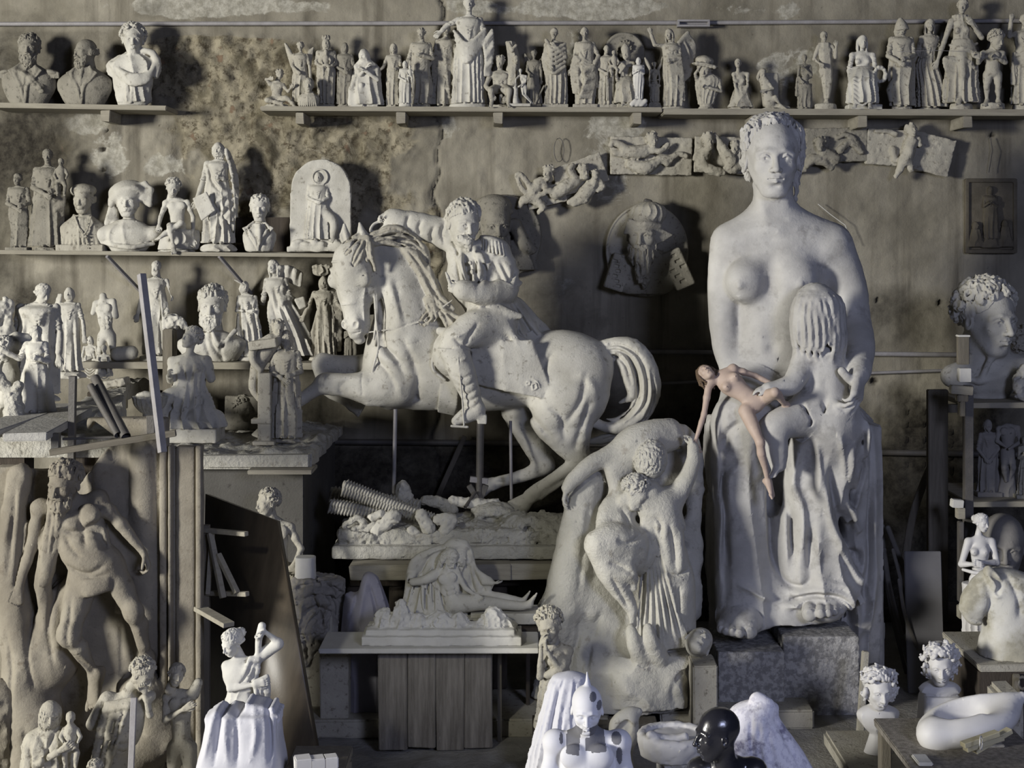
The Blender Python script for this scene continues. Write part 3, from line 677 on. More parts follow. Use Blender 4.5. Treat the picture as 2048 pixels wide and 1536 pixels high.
def relief_wall(name, x0, x1, z0, z1, step=.025):
    nx, nz = int((x1-x0)/step)+1, int((z1-z0)/step)+1
    gx, gz = np.meshgrid(np.linspace(x0, x1, nx), np.linspace(z0, z1, nz), indexing='ij')
    px, py = 1024+gx*F/WALL, HZ+(CAMH-gz)*F/WALL          # the same spots on the photograph's wall
    n = vnoise(gx*1.3+5, gz*1.3, gx*0)+.5*vnoise(gx*3.1, gz*3.1+7, gx*0)+.25*vnoise(gx*7, gz*7, gx*0+3); nf = vnoise(gx*9, gz*9, gx*0)+.6*vnoise(gx*19, gz*19, gx*0+4)
    bl = lambda cx, cy, rx, ry, e=1.: np.clip(1.35-np.sqrt(((px-cx)/rx)**2+((py-cy)/ry)**2)+.35*n, 0, 1)*e
    R = np.maximum.reduce([bl(590, 270, 330, 200), bl(470, 130, 200, 120), bl(960, 290, 90, 90), bl(980, 255, 60, 60), bl(880, 500, 60, 90), bl(90, 300, 90, 60, .6)])
    R *= np.clip((885-px)/15+.5, 0, 1)*.8+.2*(px < 1100); R *= np.clip((py-60)/20, 0, 1)
    Gm = np.maximum.reduce([bl(1240, 250, 50, 26, 1), bl(170, 250, 55, 30, .6), bl(230, 320, 60, 60, .75), bl(330, 330, 70, 40, .55), bl(480, 12, 250, 26, .9), bl(1120, 14, 200, 26, .7), bl(900, 250, 40, 60, .55), bl(1500, 20, 120, 30, .45), bl(640, 350, 60, 80, .5), bl(1230, 330, 70, 110, .45), bl(1150, 100, 60, 50, .4), bl(1560, 130, 120, 60, .45), bl(1130, 560, 60, 60, .35)])
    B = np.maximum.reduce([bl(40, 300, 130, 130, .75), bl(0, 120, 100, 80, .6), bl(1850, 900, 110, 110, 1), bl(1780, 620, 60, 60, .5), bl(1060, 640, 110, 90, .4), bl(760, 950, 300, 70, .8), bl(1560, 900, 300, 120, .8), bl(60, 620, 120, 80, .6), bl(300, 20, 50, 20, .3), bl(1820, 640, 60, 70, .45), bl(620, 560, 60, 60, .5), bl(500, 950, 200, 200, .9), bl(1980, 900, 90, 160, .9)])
    h = .012*n+.006*nf+R*(.05*nf*.8+.035*np.abs(n)-.03)+Gm*.008
    cr = 877+7*np.sin(py/37)+5*np.sin(py/13)+4*n; w_ = 3.2+2*np.sin(py/60)
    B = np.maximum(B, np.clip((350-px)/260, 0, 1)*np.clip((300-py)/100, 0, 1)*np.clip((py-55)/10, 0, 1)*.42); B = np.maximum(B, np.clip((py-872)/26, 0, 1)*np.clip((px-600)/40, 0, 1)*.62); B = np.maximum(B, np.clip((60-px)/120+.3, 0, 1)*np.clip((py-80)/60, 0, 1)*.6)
    crack = np.exp(-((px-cr)/w_)**2)*(py > -20)*(py < 1010); h -= .05*crack; B = np.maximum(B, crack*.7)
    brick = np.clip(bl(1850, 900, 130, 110, 1)*1.5-.3, 0, 1)                       # bared brickwork
    row = np.floor(py/13); jx = ((px+(row % 2)*18) % 36 < 3) | (py % 13 < 2.6); h -= brick*(.03+.03*jx+.01*vnoise(np.floor((px+(row % 2)*18)/36)*1.7, row*1.3, gx*0))
    for hx, hy, hr in ((300, 480, 3), (176, 262, 1.6), (196, 262, 1.6), (214, 262, 1.6), (1880, 605, 5), (1755, 600, 5), (1985, 270, 6), (1748, 762, 8), (1500, 470, 3), (205, 298, 7), (205, 340, 6)):
        q = np.exp(-((((px-hx)/hr)**2)+((py-hy)/(hr*.8))**2)**2); h -= .05*q; B = np.maximum(B, q)
    V = np.stack([gx.ravel(), -h.ravel(), gz.ravel()], 1)
    i, j = np.meshgrid(np.arange(nx-1), np.arange(nz-1), indexing='ij'); a = (i*nz+j).ravel()
    Q = np.stack([a, a+nz, a+nz+1, a+1], 1)
    o = link_mesh(name, V, Q, wall_material()); o['kind'] = 'structure'
    ca = o.data.color_attributes.new('zone', 'FLOAT_COLOR', 'POINT')
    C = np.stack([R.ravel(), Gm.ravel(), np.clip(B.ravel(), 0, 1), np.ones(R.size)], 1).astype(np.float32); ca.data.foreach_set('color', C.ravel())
    return o
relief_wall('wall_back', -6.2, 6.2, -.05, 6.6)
def floor_mesh():
    st = .05; x = np.arange(-6.2, 6.21, st); y = np.arange(-11.5, .01, st); gx, gy = np.meshgrid(x, y, indexing='ij')
    n = vnoise(gx*1.1, gy*1.1, gx*0)+.5*vnoise(gx*3.7, gy*3.7, gx*0+3)+.3*vnoise(gx*9, gy*9, gx*0)
    h = .012*n+.05*np.clip(bumpf(gx, gy, .1, -3.9, .9, .45)*(.6+.8*vnoise(gx*7, gy*7, gx*0)), 0, 1)
    V = np.stack([gx.ravel(), gy.ravel(), (h-.02).ravel()], 1); nz = gx.shape[1]
    i, j = np.meshgrid(np.arange(gx.shape[0]-1), np.arange(nz-1), indexing='ij'); a = (i*nz+j).ravel()
    o = link_mesh('floor', V, np.stack([a, a+nz, a+nz+1, a+1], 1), mk('dusty_floor', (.36, .35, .33), (.20, .192, .178), 1.3, .5, .12, bump=.8, bscale=30, c3=(.30, .285, .26), s3=5, t3=.6))
    o['kind'] = 'structure'
def bumpf(gx, gy, cx, cy, rx, ry): return np.exp(-(((gx-cx)/rx)**2+((gy-cy)/ry)**2))
floor_mesh()
# low stone step across the floor
for nm, x0, x1, y0, y1, z1 in (('stone_step', -1.9, .75, -3.35, -2.6, .12), ('stone_step', 1.15, 2.35, -3.15, -2.5, .12)):
    o = box(nm, x0, x1, y0, y1, -.02, z1, M['dusty'], bev=.015, jit=.01); o['kind'] = 'structure'
# conduits on the wall
for k, (pts, r, lb) in enumerate((
    ([(-6.1, -.06, zat(47, 13.9)), (2.0, -.06, zat(44, 13.9)), (6.1, -.06, zat(39, 13.9))], .022, 'long dusty conduit running along the wall above the top shelf'),
    ([(1.3, -.06, zat(704, 13.9)), (6.1, -.06, zat(713, 13.9))], .024, 'upper of two thin pipes on the wall behind the seated colossus'),
    ([(1.3, -.06, zat(770, 13.9)), (3.4, -.06, zat(748, 13.9)), (6.1, -.07, zat(728, 13.9))], .016, 'thin sloping pipe below the upper pipe behind the colossus'),
    ([(-2.2, -.06, zat(884, 13.9)), (1.6, -.06, zat(890, 13.9))], .03, 'rusty pipe on the wall under the belly of the rearing horse'),
    ([(3.4, -.06, zat(905, 13.9)), (6.1, -.06, zat(914, 13.9))], .03, 'dark pipe across the bared brickwork right of the colossus'))):
    tagset(pipe('wall_pipe', pts, r, M['steel'] if k < 3 else M['metal']), lb, 'pipe')
jb = empty('junction_box', (X_(1387, 13.88), -.08, zat(47, 13.88)), 'open rectangular metal box on the conduit above the angel with raised arm', 'electrical box')
for a, c in (((-.14, .0), (.14, 0)),):
    for n_, (x0, x1, z0, z1) in dict(bottom_edge=(-.16, .16, -.035, -.015), top_edge=(-.16, .16, .015, .035), side_edge=(-.16, -.14, -.02, .02)).items():
        box(n_, jb.location.x+x0, jb.location.x+x1, -.15, -.05, jb.location.z+z0, jb.location.z+z1, M['steel'], jb, bev=.002)
    box('side_edge', jb.location.x+.14, jb.location.x+.16, -.15, -.05, jb.location.z-.02, jb.location.z+.02, M['steel'], jb, bev=.002)
# ---------------------------------------------------------------- shelves
def shelf(x0, x1, ya, yb_, d, th, label, brs=(), diag=0, back=.02, mat='hwood', nm='wall_shelf'):
    """board with its front edge at distance d and top at rows ya..yb_; brackets under it"""
    A, B = X_(x0, d), X_(x1, d); za, zb = zat(ya, d), zat(yb_, d); m = (za+zb)/2
    root = empty(nm, ((A+B)/2, -(WALL-d)/2, m-th), label, 'shelf')
    b = box('board', A, B, -(WALL-d), -back, m-th, m, M[mat], root, bev=.008, rot=(0, -math.atan2(zb-za, B-A), 0), jit=.004, seed=int(x0))
    for x in brs:
        xx = X_(x, d+.08)
        if diag: bar('bracket', (xx, -(WALL-d)+.04, m-th+.0), (xx+.22, -.02, m-th-.38), .03, .03, M['steel'], root)
        else:
            br = box('bracket', xx-.045, xx+.045, -(WALL-d)+.06, -back, m-th-.11, m-th-.002, M['hwood'], root, bev=.006, jit=.006, seed=int(x))
    return m
SHZ = {}
SHZ['TL'] = shelf(-20, 333, 205, 211, 13.52, .05, 'short upper shelf holding three plaster busts', (212,))
SHZ['T1'] = shelf(520, 1325, 212, 214, 13.5, .048, 'long high shelf crowded with plaster saints and statuettes', (600, 802, 996, 1275))
SHZ['T2'] = shelf(1327, 2080, 216, 219, 13.5, .06, 'continuation of the high shelf above the seated colossus', (1512, 1724, 1935))
SHZ['M'] = shelf(-20, 672, 500, 507, 13.45, .04, 'middle shelf with busts and an arched relief', (216, 440), diag=1)
SHZ['L'] = shelf(160, 706, 724, 727, 13.35, .06, 'low shelf behind the bench carrying the large bearded bust', ())
# ================================================================ the equestrian monument
if want('horse'):
    s = Sc(12.5, 1.45, 8, 'horse_body')
    # trunk
    s.el((850, 738, 0), (112, 82, 72), roll=-6, k=30); s.el((960, 748, 0), (130, 74, 76), roll=4, k=40); s.el((1110, 745, 0), (100, 78, 72), roll=8, k=40); s.el((1135, 725, 0), (80, 60, 60), k=30)
    s.el((790, 735, 22), (56, 70, 42), roll=25, k=20); s.el((775, 760, 0), (42, 56, 52), k=26); s.el((772, 700, 0), (38, 60, 46), k=30)
    s.el((1160, 770, 34), (58, 78, 36), roll=-12, k=20); s.el((1120, 800, 36), (48, 58, 34), k=20); s.el((1170, 770, -34), (50, 72, 34), k=20); s.el((1185, 735, 0), (40, 46, 44), k=25)
    B_ = 'horse_body'
    s.ink(-6, 6, '800,668 826,720 838,775 820,812|745,715 775,742 800,790|760,690 792,716 815,760|1075,790 1085,740 1110,700|1128,850 1160,800 1172,740|1050,818 1072,842 1106,880|752,640 772,690 800,720 850,730|1096,812 1120,830 1130,880|1178,800 1160,860 1150,900', B_, 60)
    s.ink(-3.5, 5, '905,790 900,815|925,795 920,822|945,798 942,826|968,800 966,826|760,590 764,640 756,690|790,560 800,610 812,650|700,758 680,775 690,792|660,752 680,764|1150,912 1158,925|1140,870 1152,900|840,740 830,790 850,806|800,760 780,790', B_, 60)
    s.ink(4, 8, '745,700 780,720 810,716|772,550 792,600 806,650|770,740 796,768 800,800|1100,850 1128,885|1150,740 1186,770 1190,820|690,780 740,790 790,786|650,752 690,757 740,757', B_, 60)
    s.ink(-1.6, 1.6, '724,748 724,765 727,788|772,668 800,655 850,635 885,622|812,690 840,683', B_, 60, taper=0)
    for a, b in (((770, 700, 50), (800, 785, 58)), ((812, 700, 56), (808, 790, 58)), ((785, 790, 50), (740, 800, 50)), ((1100, 790, 62), (1140, 872, 52)), ((1150, 790, 60), (1160, 875, 48)), ((1188, 730, 38), (1196, 800, 44))): s.cone(a, b, 15, 10, k=14)
    # neck
    s.ch([(815, 690, 0, 70), (812, 640, 2, 64), (800, 580, 6, 54), (778, 528, 10, 43), (752, 500, 16, 34)], k=22, sm=3); s.ch([(860, 660, 0, 40), (858, 600, 2, 32), (836, 545, 4, 28), (800, 505, 6, 24)], k=24, sm=3)
    s.ch([(775, 560, 48, 9), (790, 620, 56, 10), (800, 680, 58, 9)], k=14, sm=3); s.ch([(758, 575, 30, 5), (762, 640, 46, 6), (760, 690, 50, 5)], k=10, op='-', sm=3)
    # head, turned a little to the viewer
    s.push((712, 572, 44), 1, -26, 4, -3); L = dict(lab='horse_body')
    s.loft([(-84, 16, -4, 26, 36), (-55, 4, 0, 40, 48), (-20, 2, 2, 41, 48), (15, 0, 2, 31, 38), (50, 0, 4, 24, 29), (76, 2, 8, 24, 28), (98, 2, 8, 17, 20)], k=10, rd=10, **L)
    s.el((26, -8, -14), (26, 42, 36), k=12, **L); s.el((0, -62, 18), (30, 26, 24), k=14, **L)
    for q in (-1, 1):
        s.el((q*34, -14, 24), (14, 15, 12), k=6, **L); s.ch([(q*22, -30, 38, 4), (q*35, -37, 28, 5), (q*40, -26, 12, 4)], k=4, sm=3, **L); s.el((q*36, -20, 28), (7, 4.5, 5), k=1.5, op='-', **L); s.el((q*35, -20, 27), (6, 4, 5), k=1, **L); s.ch([(q*26, -12, 34, 2), (q*38, -12, 26, 2)], k=3, **L)
        s.ch([(q*30, -5, 22, 3), (q*26, 20, 20, 4), (q*20, 55, 16, 3)], k=5, **L)
        s.el((q*13, 72, 30), (8, 10, 8), k=5, **L); s.el((q*14, 73, 38), (4.5, 6.5, 8), roll=q*20, k=3, op='-', **L)
        s.ch([(q*16, -80, -8, 11), (q*20, -100, -6, 11), (q*18, -122, -4, 3)], k=4, lab='ear'); s.ch([(q*16, -88, 6, 5), (q*20, -104, 5, 5), (q*18, -115, 4, 2)], k=2, op='-', lab='ear')
    s.el((0, 96, 14), (14, 9, 14), k=5, **L); s.ch([(-15, 88, 24, 1.8), (0, 92, 32, 1.8), (15, 88, 24, 1.8)], k=2, op='-', sm=3, **L); s.el((2, 106, 6), (11, 9, 11), k=5, **L)
    # bridle
    for pts in (((-36, -50, 20), (-20, -52, 44), (10, -52, 46), (36, -50, 22)), ((-28, 30, 14), (-14, 32, 34), (8, 32, 34), (24, 30, 16)), ((37, -52, 16), (37, -10, 22), (27, 30, 20), (22, 80, 16)), ((-37, -52, 16), (-37, -10, 18), (-27, 30, 16), (-21, 80, 14))): s.ch([(*p, 1.9) for p in pts], k=.6, sm=3, lab='bridle')
    s.pop()
    s.ch([(748, 575, 62, 2.4), (752, 640, 66, 2.2), (757, 690, 66, 2.2), (745, 740, 62, 2.4)], k=.8, lab='bridle', sm=3); s.ch([(735, 665, 56, 1.6), (800, 655, 66, 1.6), (850, 638, 62, 1.6), (905, 600, 60, 1.6)], k=.6, lab='bridle', sm=4)
    s.ch([(752, 560, 58, 2.6), (754, 620, 64, 2.6), (748, 678, 62, 2.4)], k=1, lab='bridle')
    # forelegs
    s.ch([(800, 770, 36, 40), (740, 776, 42, 33), (700, 772, 44, 24), (655, 768, 46, 21)], k=14, sm=3); s.el((648, 766, 46), (20, 18, 18), k=8)
    s.ch([(645, 770, 46, 17), (610, 792, 46, 12), (575, 815, 46, 11), (556, 832, 46, 14)], k=8, sm=3); s.ch([(640, 782, 40, 6), (600, 808, 40, 5.5), (568, 832, 40, 7)], k=6)
    s.ch([(556, 832, 46, 14), (544, 846, 46, 12)], k=6); s.el((555, 836, 42), (14, 14, 13), k=6)
    s.loft([(0, 0, 0, 12, 13), (12, -3, 1, 17, 18), (32, -10, 3, 23, 23)], o=(543, 845, 46), roll=14, k=3, lab='hoof')
    s.ch([(790, 725, -34, 36), (735, 735, -36, 29), (690, 732, -36, 22), (650, 726, -36, 20)], k=14, sm=3); s.el((642, 728, -36), (19, 21, 18), k=8)
    s.ch([(642, 735, -38, 16), (652, 780, -42, 11), (690, 800, -45, 10), (705, 812, -45, 12)], k=8, sm=3); s.loft([(0, 0, 0, 10, 11), (22, 3, 0, 18, 18)], o=(705, 812, -45), roll=-60, k=3, lab='hoof')
    # hind legs
    s.ch([(1120, 800, 36, 54), (1098, 838, 38, 38), (1122, 880, 36, 26), (1150, 912, 34, 19)], k=16, sm=3); s.ch([(1150, 790, 34, 50), (1152, 850, 36, 33), (1164, 905, 32, 15), (1174, 922, 30, 10)], k=14, sm=3)
    s.el((1160, 918, 32), (20, 20, 17), k=10); s.ch([(1156, 922, 32, 16), (1120, 948, 32, 12), (1085, 972, 32, 12), (1062, 992, 32, 16)], k=8, sm=3); s.ch([(1166, 936, 30, 6), (1130, 960, 30, 6), (1080, 992, 30, 8)], k=6)
    s.loft([(0, 0, 0, 13, 14), (10, -2, 1, 17, 17), (30, -8, 3, 22, 22)], o=(1056, 996, 32), roll=35, k=3, lab='hoof')
    s.ch([(1050, 820, -34, 48), (1062, 865, -36, 33), (1078, 905, -38, 24), (1088, 930, -38, 18)], k=14, sm=3); s.ch([(1092, 930, -38, 19), (1050, 950, -38, 13), (1005, 962, -38, 12), (985, 968, -38, 14)], k=9, sm=3); s.loft([(0, 0, 0, 12, 13), (26, -2, 0, 20, 20)], o=(984, 966, -38), roll=62, k=3, lab='hoof')
    # tail
    T = [(1192, 706, 0, 18), (1222, 697, 2, 21), (1262, 700, 6, 24), (1288, 735, 8, 26), (1296, 785, 8, 25), (1272, 832, 10, 22), (1228, 852, 12, 16), (1180, 842, 14, 10), (1162, 828, 14, 3)]
    s.ch(T, k=6, sm=4, lab='tail'); s.ch([(1290, 770, 4, 20), (1275, 830, 0, 18), (1240, 866, -4, 13), (1200, 880, 0, 9), (1168, 884, 4, 3)], k=5, sm=4, lab='tail'); s.ch([(1245, 720, 14, 15), (1258, 755, 18, 14), (1262, 790, 16, 9), (1240, 805, 12, 3)], k=5, sm=4, lab='tail')

    s.ink(-6, 3.2, '1200,694 1240,690 1276,712 1292,760 1286,810 1250,845|1202,704 1236,700 1262,722 1276,765 1272,805 1240,838 1190,842|1200,716 1230,712 1250,730 1262,770|1300,740 1306,790 1290,835 1256,862|1284,850 1240,872 1190,884|1190,832 1225,845 1262,830', 'tail', 14)
    s.ink(4, 3.5, '1200,699 1240,695 1270,716 1285,760 1280,808 1248,840 1190,838|1204,711 1238,706 1256,726 1268,765|1296,730 1300,790 1282,836', 'tail', 14)
    # mane
    rr = random.Random(4)
    for (x0, y0, z0), (x1, y1, z1), (x2, y2, z2), r in (((722, 478, 60), (700, 505, 84), (682, 520, 80), 10), ((730, 480, 62), (716, 512, 88), (700, 545, 86), 11), ((735, 478, 62), (738, 508, 84), (750, 540, 80), 10), ((728, 470, 50), (695, 488, 66), (676, 512, 60), 9), ((745, 484, 58), (770, 478, 52), (812, 492, 50), 12), ((745, 475, 46), (790, 462, 40), (830, 478, 34), 13), ((760, 478, 30), (815, 474, 22), (846, 500, 16), 16), ((790, 485, 30), (838, 500, 26), (856, 548, 22), 17), ((815, 500, 34), (850, 545, 34), (872, 585, 34), 17), ((835, 530, 34), (866, 580, 40), (880, 630, 44), 15), ((850, 560, 36), (880, 600, 46), (906, 618, 50), 13), ((856, 600, 46), (866, 632, 60), (850, 650, 66), 10), ((872, 610, 50), (896, 640, 64), (905, 676, 70), 11), ((880, 620, 50), (915, 640, 60), (935, 650, 62), 10), ((860, 620, 50), (845, 636, 62), (842, 648, 66), 7)):
        s.ch([(x0, y0, z0, r*.8), (x1, y1, z1, r), (x2, y2, z2, r*.35)], k=4, sm=4, lab='mane')
        s.ink(-4, 2.6, [[(x0+j*r*.6, y0+j*r*.6), (x1+j*r*.7, y1+j*r*.7), (x2+j*2, y2)] for j in (-.5, .45)], 'mane', 60)
    # saddle cloth, saddle, girth
    s.sheet([(950, 686, 79), (1005, 686, 82), (1062, 684, 76)], [(940, 762, 82), (1012, 778, 85), (1082, 792, 76)], 4.2, n=2, k=3, lab='saddle_cloth'); s.quad((1062, 684, 74), (1096, 772, 75), (1082, 792, 76), (1040, 740, 80), 4.0, k=3, lab='saddle_cloth')
    s.ch([(955, 767, 82, 2.4), (1015, 780, 86, 2.4), (1082, 793, 79, 2.4), (1097, 773, 76, 2.4), (1064, 686, 74, 2.4)], k=1, lab='saddle_cloth')
    for a0, a1, r_ in ((0, 6.28, 13), ): s.ch([(1062+17*math.cos(a), 771+15*math.sin(a)+.2*17*math.cos(a), 82, 1.5) for a in np.linspace(3.4, 6.3, 9)], k=.5, lab='emblem')
    s.ch([(1054, 776, 83, 1.6), (1052, 765, 84, 1.6), (1060, 763, 84, 1.6), (1060, 769, 84, 1.6), (1054, 770, 84, 1.6)], k=.5, lab='emblem'); s.ch([(1066, 780, 83, 1.6), (1064, 768, 84, 1.6), (1072, 767, 84, 1.6), (1075, 776, 83, 1.6), (1068, 780, 83, 1.6)], k=.5, lab='emblem')
    s.loft([(664, 902, 62, 20, 24), (690, 892, 80, 25, 24), (728, 893, 86, 24, 22), (750, 902, 80, 14, 12)], k=4, lab='holster'); s.ch([(884, 676, 78, 3), (868, 705, 82, 3), (866, 738, 82, 3), (890, 760, 80, 3)], k=1, sm=4, lab='saddle'); s.ch([(880, 662, 78, 8), (905, 668, 86, 9), (925, 676, 84, 7)], k=4, sm=3, lab='saddle')
    s.ch([(905, 678, 72, 12), (950, 668, 66, 14), (1000, 672, 60, 15), (1044, 686, 58, 13)], k=8, lab='saddle', sm=3); s.ch([(905, 678, -40, 12), (950, 662, -40, 14), (1000, 664, -40, 15), (1040, 682, -34, 14)], k=8, lab='saddle', sm=3); s.ch([(905, 672, 0, 16), (950, 658, 0, 18), (1020, 668, 0, 20)], k=10, lab='saddle')
    s.sheet([(885, 765, 72), (880, 800, 64), (878, 822, 30)], [(915, 765, 76), (912, 808, 66), (908, 828, 30)], 3, k=2, lab='girth_strap')
    # ---- rider
    s.k = 6; h = 92; Lc = 'coat'
    torso(s, (938, 505, 12), (972, 655, 8), (893, 470, 2), (990, 508, 14), h, 'm', g=.95, lab=Lc, abs_=0)
    s.el((950, 555, 20), (56, 66, 40), roll=-14, k=12, lab=Lc)
    head(s, (928, 448, 34), h, 22, 8, 4, hair='short', sex='m', beard=0, mus=1, seed=3, hl='hair', fl='head')
    s.ch([(920, 478, 73, 7), (936, 484, 74, 10), (938, 498, 72, 6)], k=4, lab='hair')
    s.ch([(905, 490, 20, 14), (935, 503, 38, 14), (962, 490, 24, 14)], k=5, sm=3, lab=Lc)      # collar
    for q, pts in ((-1, [(918, 502, 44, 8), (925, 540, 62, 9), (940, 580, 66, 7), (955, 615, 60, 5)]), (1, [(950, 502, 46, 8), (962, 525, 60, 10), (950, 575, 68, 7), (958, 615, 62, 5)])): s.ch(pts, k=5, sm=3, lab=Lc)
    s.quad((955, 500, 48), (985, 508, 46), (968, 560, 66), (950, 590, 70), 3, k=2, lab=Lc)
    for i in range(5): s.el((939+3.5*i, 525+19*i, 72-i), (3, 3, 3), k=1, lab=Lc)
    s.ch([(895, 470, 4, 31), (848, 452, 10, 25), (790, 438, 16, 20)], k=8, sm=3, lab=Lc)       # outstretched sleeve
    for i in range(8): s.el((888-13*i, 468-4.3*i, 7), (5, 27-1.2*i, 26-1.2*i), roll=12+8*(-1)**i, k=7, lab=Lc)
    s.cone((792, 439, 16), (784, 437, 16), 21, 20, k=3, lab='cuff'); hand(s, (784, 436, 16), (-1, -.1, .2), (0, .8, .5), 44, 1.1, -1, lab='hand')
    s.ch([(768, 440, 20, 3), (748, 448, 24, 3), (741, 462, 26, 3), (755, 462, 26, 3), (770, 455, 22, 3), (785, 470, 24, 3)], k=1, sm=4, lab='reins'); s.ch([(775, 445, 22, 4), (765, 462, 28, 4), (788, 468, 28, 3)], k=3, sm=3, lab='reins')
    s.ch([(992, 508, 20, 31), (1008, 548, 30, 28), (1012, 580, 44, 26)], k=8, sm=3, lab=Lc); s.ch([(1010, 582, 48, 25), (968, 588, 78, 21), (930, 583, 92, 18)], k=3, sm=3, lab='sleeve')
    for i in range(6): s.el((996+4*i, 520+11*i, 18+2*i), (30, 5, 27), roll=12*(-1)**i-8, k=7, lab=Lc)
    for i in range(4): s.el((992-15*i, 585-.5*i, 60+9*i), (6, 24-i, 23-i), roll=14*(-1)**i, k=7, lab='sleeve')
    s.cone((936, 582, 90), (926, 580, 94), 21, 20, k=2, lab='cuff'); hand(s, (924, 579, 95), (-1, -.15, .25), (0, -.2, -1), 42, 1.0, 1, lab='hand')
    s.ch([(902, 572, 102, 3), (896, 555, 100, 3.5), (892, 545, 98, 2)], k=1, lab='reins', sm=3)
    # epaulette
    s.el((986, 480, 26), (28, 8, 26), roll=14, k=3, lab='epaulette')
    for i in range(12):
        a = -1.2+2.9*i/11; s.cone((988+25*math.sin(a), 484+6*math.sin(a), 26+25*math.cos(a)), (990+29*math.sin(a), 506+7*math.sin(a), 26+30*math.cos(a)), 3.4, 2.8, k=1, lab='epaulette')
    # coat skirts, sash
    s.sheet([(985, 590, 40), (992, 625, 45), (1010, 660, 48), (1030, 690, 50)], [(1012, 590, 10), (1040, 610, 0), (1080, 650, -10), (1100, 682, -6)], 6, n=8, amp=7, waves=2.2, k=8, lab=Lc, push=(0, .3, 1)); s.ch([(1002, 590, 24, 22), (1022, 625, 18, 22), (1050, 665, 10, 16)], k=14, lab=Lc, sm=3)
    s.ch([(1028, 600, 14, 6), (1060, 645, 18, 6), (1085, 684, 20, 5)], k=7, lab=Lc, sm=3); s.ch([(1012, 620, 36, 6), (1036, 655, 38, 6), (1052, 682, 36, 5)], k=7, lab=Lc, sm=3)
    for i in range(3): s.ch([(940, 604+7*i, 60, 5), (966, 612+7*i, 66, 6), (1000, 604+6*i, 50, 5), (1016, 590+6*i, 20, 5)], k=3, sm=3, lab='sash')
    s.el((985, 610, 68), (10, 9, 8), k=3, lab='sash'); s.ch([(986, 615, 70, 6), (1002, 640, 74, 8), (1022, 665, 76, 7)], k=3, sm=3, lab='sash'); s.ch([(992, 612, 68, 6), (1015, 625, 70, 8), (1040, 632, 66, 6)], k=3, sm=3, lab='sash'); s.loft([(0, 0, 0, 5, 5), (24, 0, 0, 9, 8)], folds=9, amp=.12, o=(1022, 664, 76), roll=-28, k=2, lab='sash')
    # legs
    s.ch([(992, 650, 44, 42), (950, 658, 80, 37), (914, 680, 106, 29)], k=14, sm=3, lab='trousers'); s.el((909, 690, 108), (27, 29, 25), k=8, lab='trousers')
    s.ch([(908, 702, 108, 26), (925, 745, 108, 26), (940, 785, 106, 20), (948, 814, 106, 17)], k=6, sm=3, lab='boot'); s.loft([(696, 906, 108, 31, 29), (718, 914, 108, 29, 27)], k=3, lab='boot', rd=2)
    s.ch([(952, 820, 106, 19), (930, 832, 110, 15), (912, 842, 114, 9)], k=6, sm=3, lab='boot'); s.bx((964, 838, 106), (9, 9, 11), rd=2, k=3, lab='boot'); s.ch([(916, 716, 136, 1.8), (924, 790, 130, 1.8), (928, 850, 126, 2)], k=.5, lab='stirrup'); s.ch([(903, 852, 122, 2.6), (935, 854, 124, 2.6)], k=.5, lab='stirrup')
    s.ink(-3.2, 3, '905,745 925,752 946,744|910,762 932,768 952,758|918,778 936,784 956,774|924,792 940,798 958,788|928,808 944,812 960,802', 'boot', 80); s.ink(-4, 3.5, '905,668 930,690 960,700|900,690 922,708 934,706|960,640 940,670 930,690|985,625 960,650', 'trousers', 80); s.ink(3, 4, '898,672 920,668 950,650|908,712 925,716 940,708', 'trousers boot', 80)
    s.ch([(992, 650, -28, 36), (950, 665, -58, 32), (915, 690, -76, 24)], k=14, sm=3, lab='trousers'); s.ch([(912, 700, -78, 22), (925, 745, -80, 22), (944, 815, -80, 16), (918, 842, -80, 8)], k=6, sm=3, lab='boot')
    s.ch([(1000, 655, 0, 36), (960, 655, 0, 34)], k=12, lab='trousers')
    s.ink(-6, 4, '1000,520 1012,545 1020,560|985,525 1000,548 1010,575|1030,540 1022,560 1008,570|870,452 862,470 866,486|845,440 838,456 842,470|890,446 884,466 890,488|820,430 814,446 816,458', 'coat', 20)
    s.ink(-7, 4, '958,512 972,545 966,580|930,512 935,545 945,570|915,520 922,560 936,600|990,512 1000,500 980,470|1000,600 1015,630 1035,665|1020,600 1045,640 1070,680|950,520 955,560 958,600|905,480 915,500 920,520', 'coat', 30)
    s.ink(5, 5, '1010,600 1030,640 1052,680|1035,610 1062,650 1090,684|942,515 950,550 952,590|920,505 928,540 940,575', 'coat', 30)
    s.disp('horse_body coat trousers boot', .8, 16); s.disp('mane tail', 1.2, 9, 14, 9)
    s.build('equestrian_statue', dict({'*': M['plaster']}, mane=M['dusty']), 'huge plaster statue of an officer on a leaping horse', 'statue')
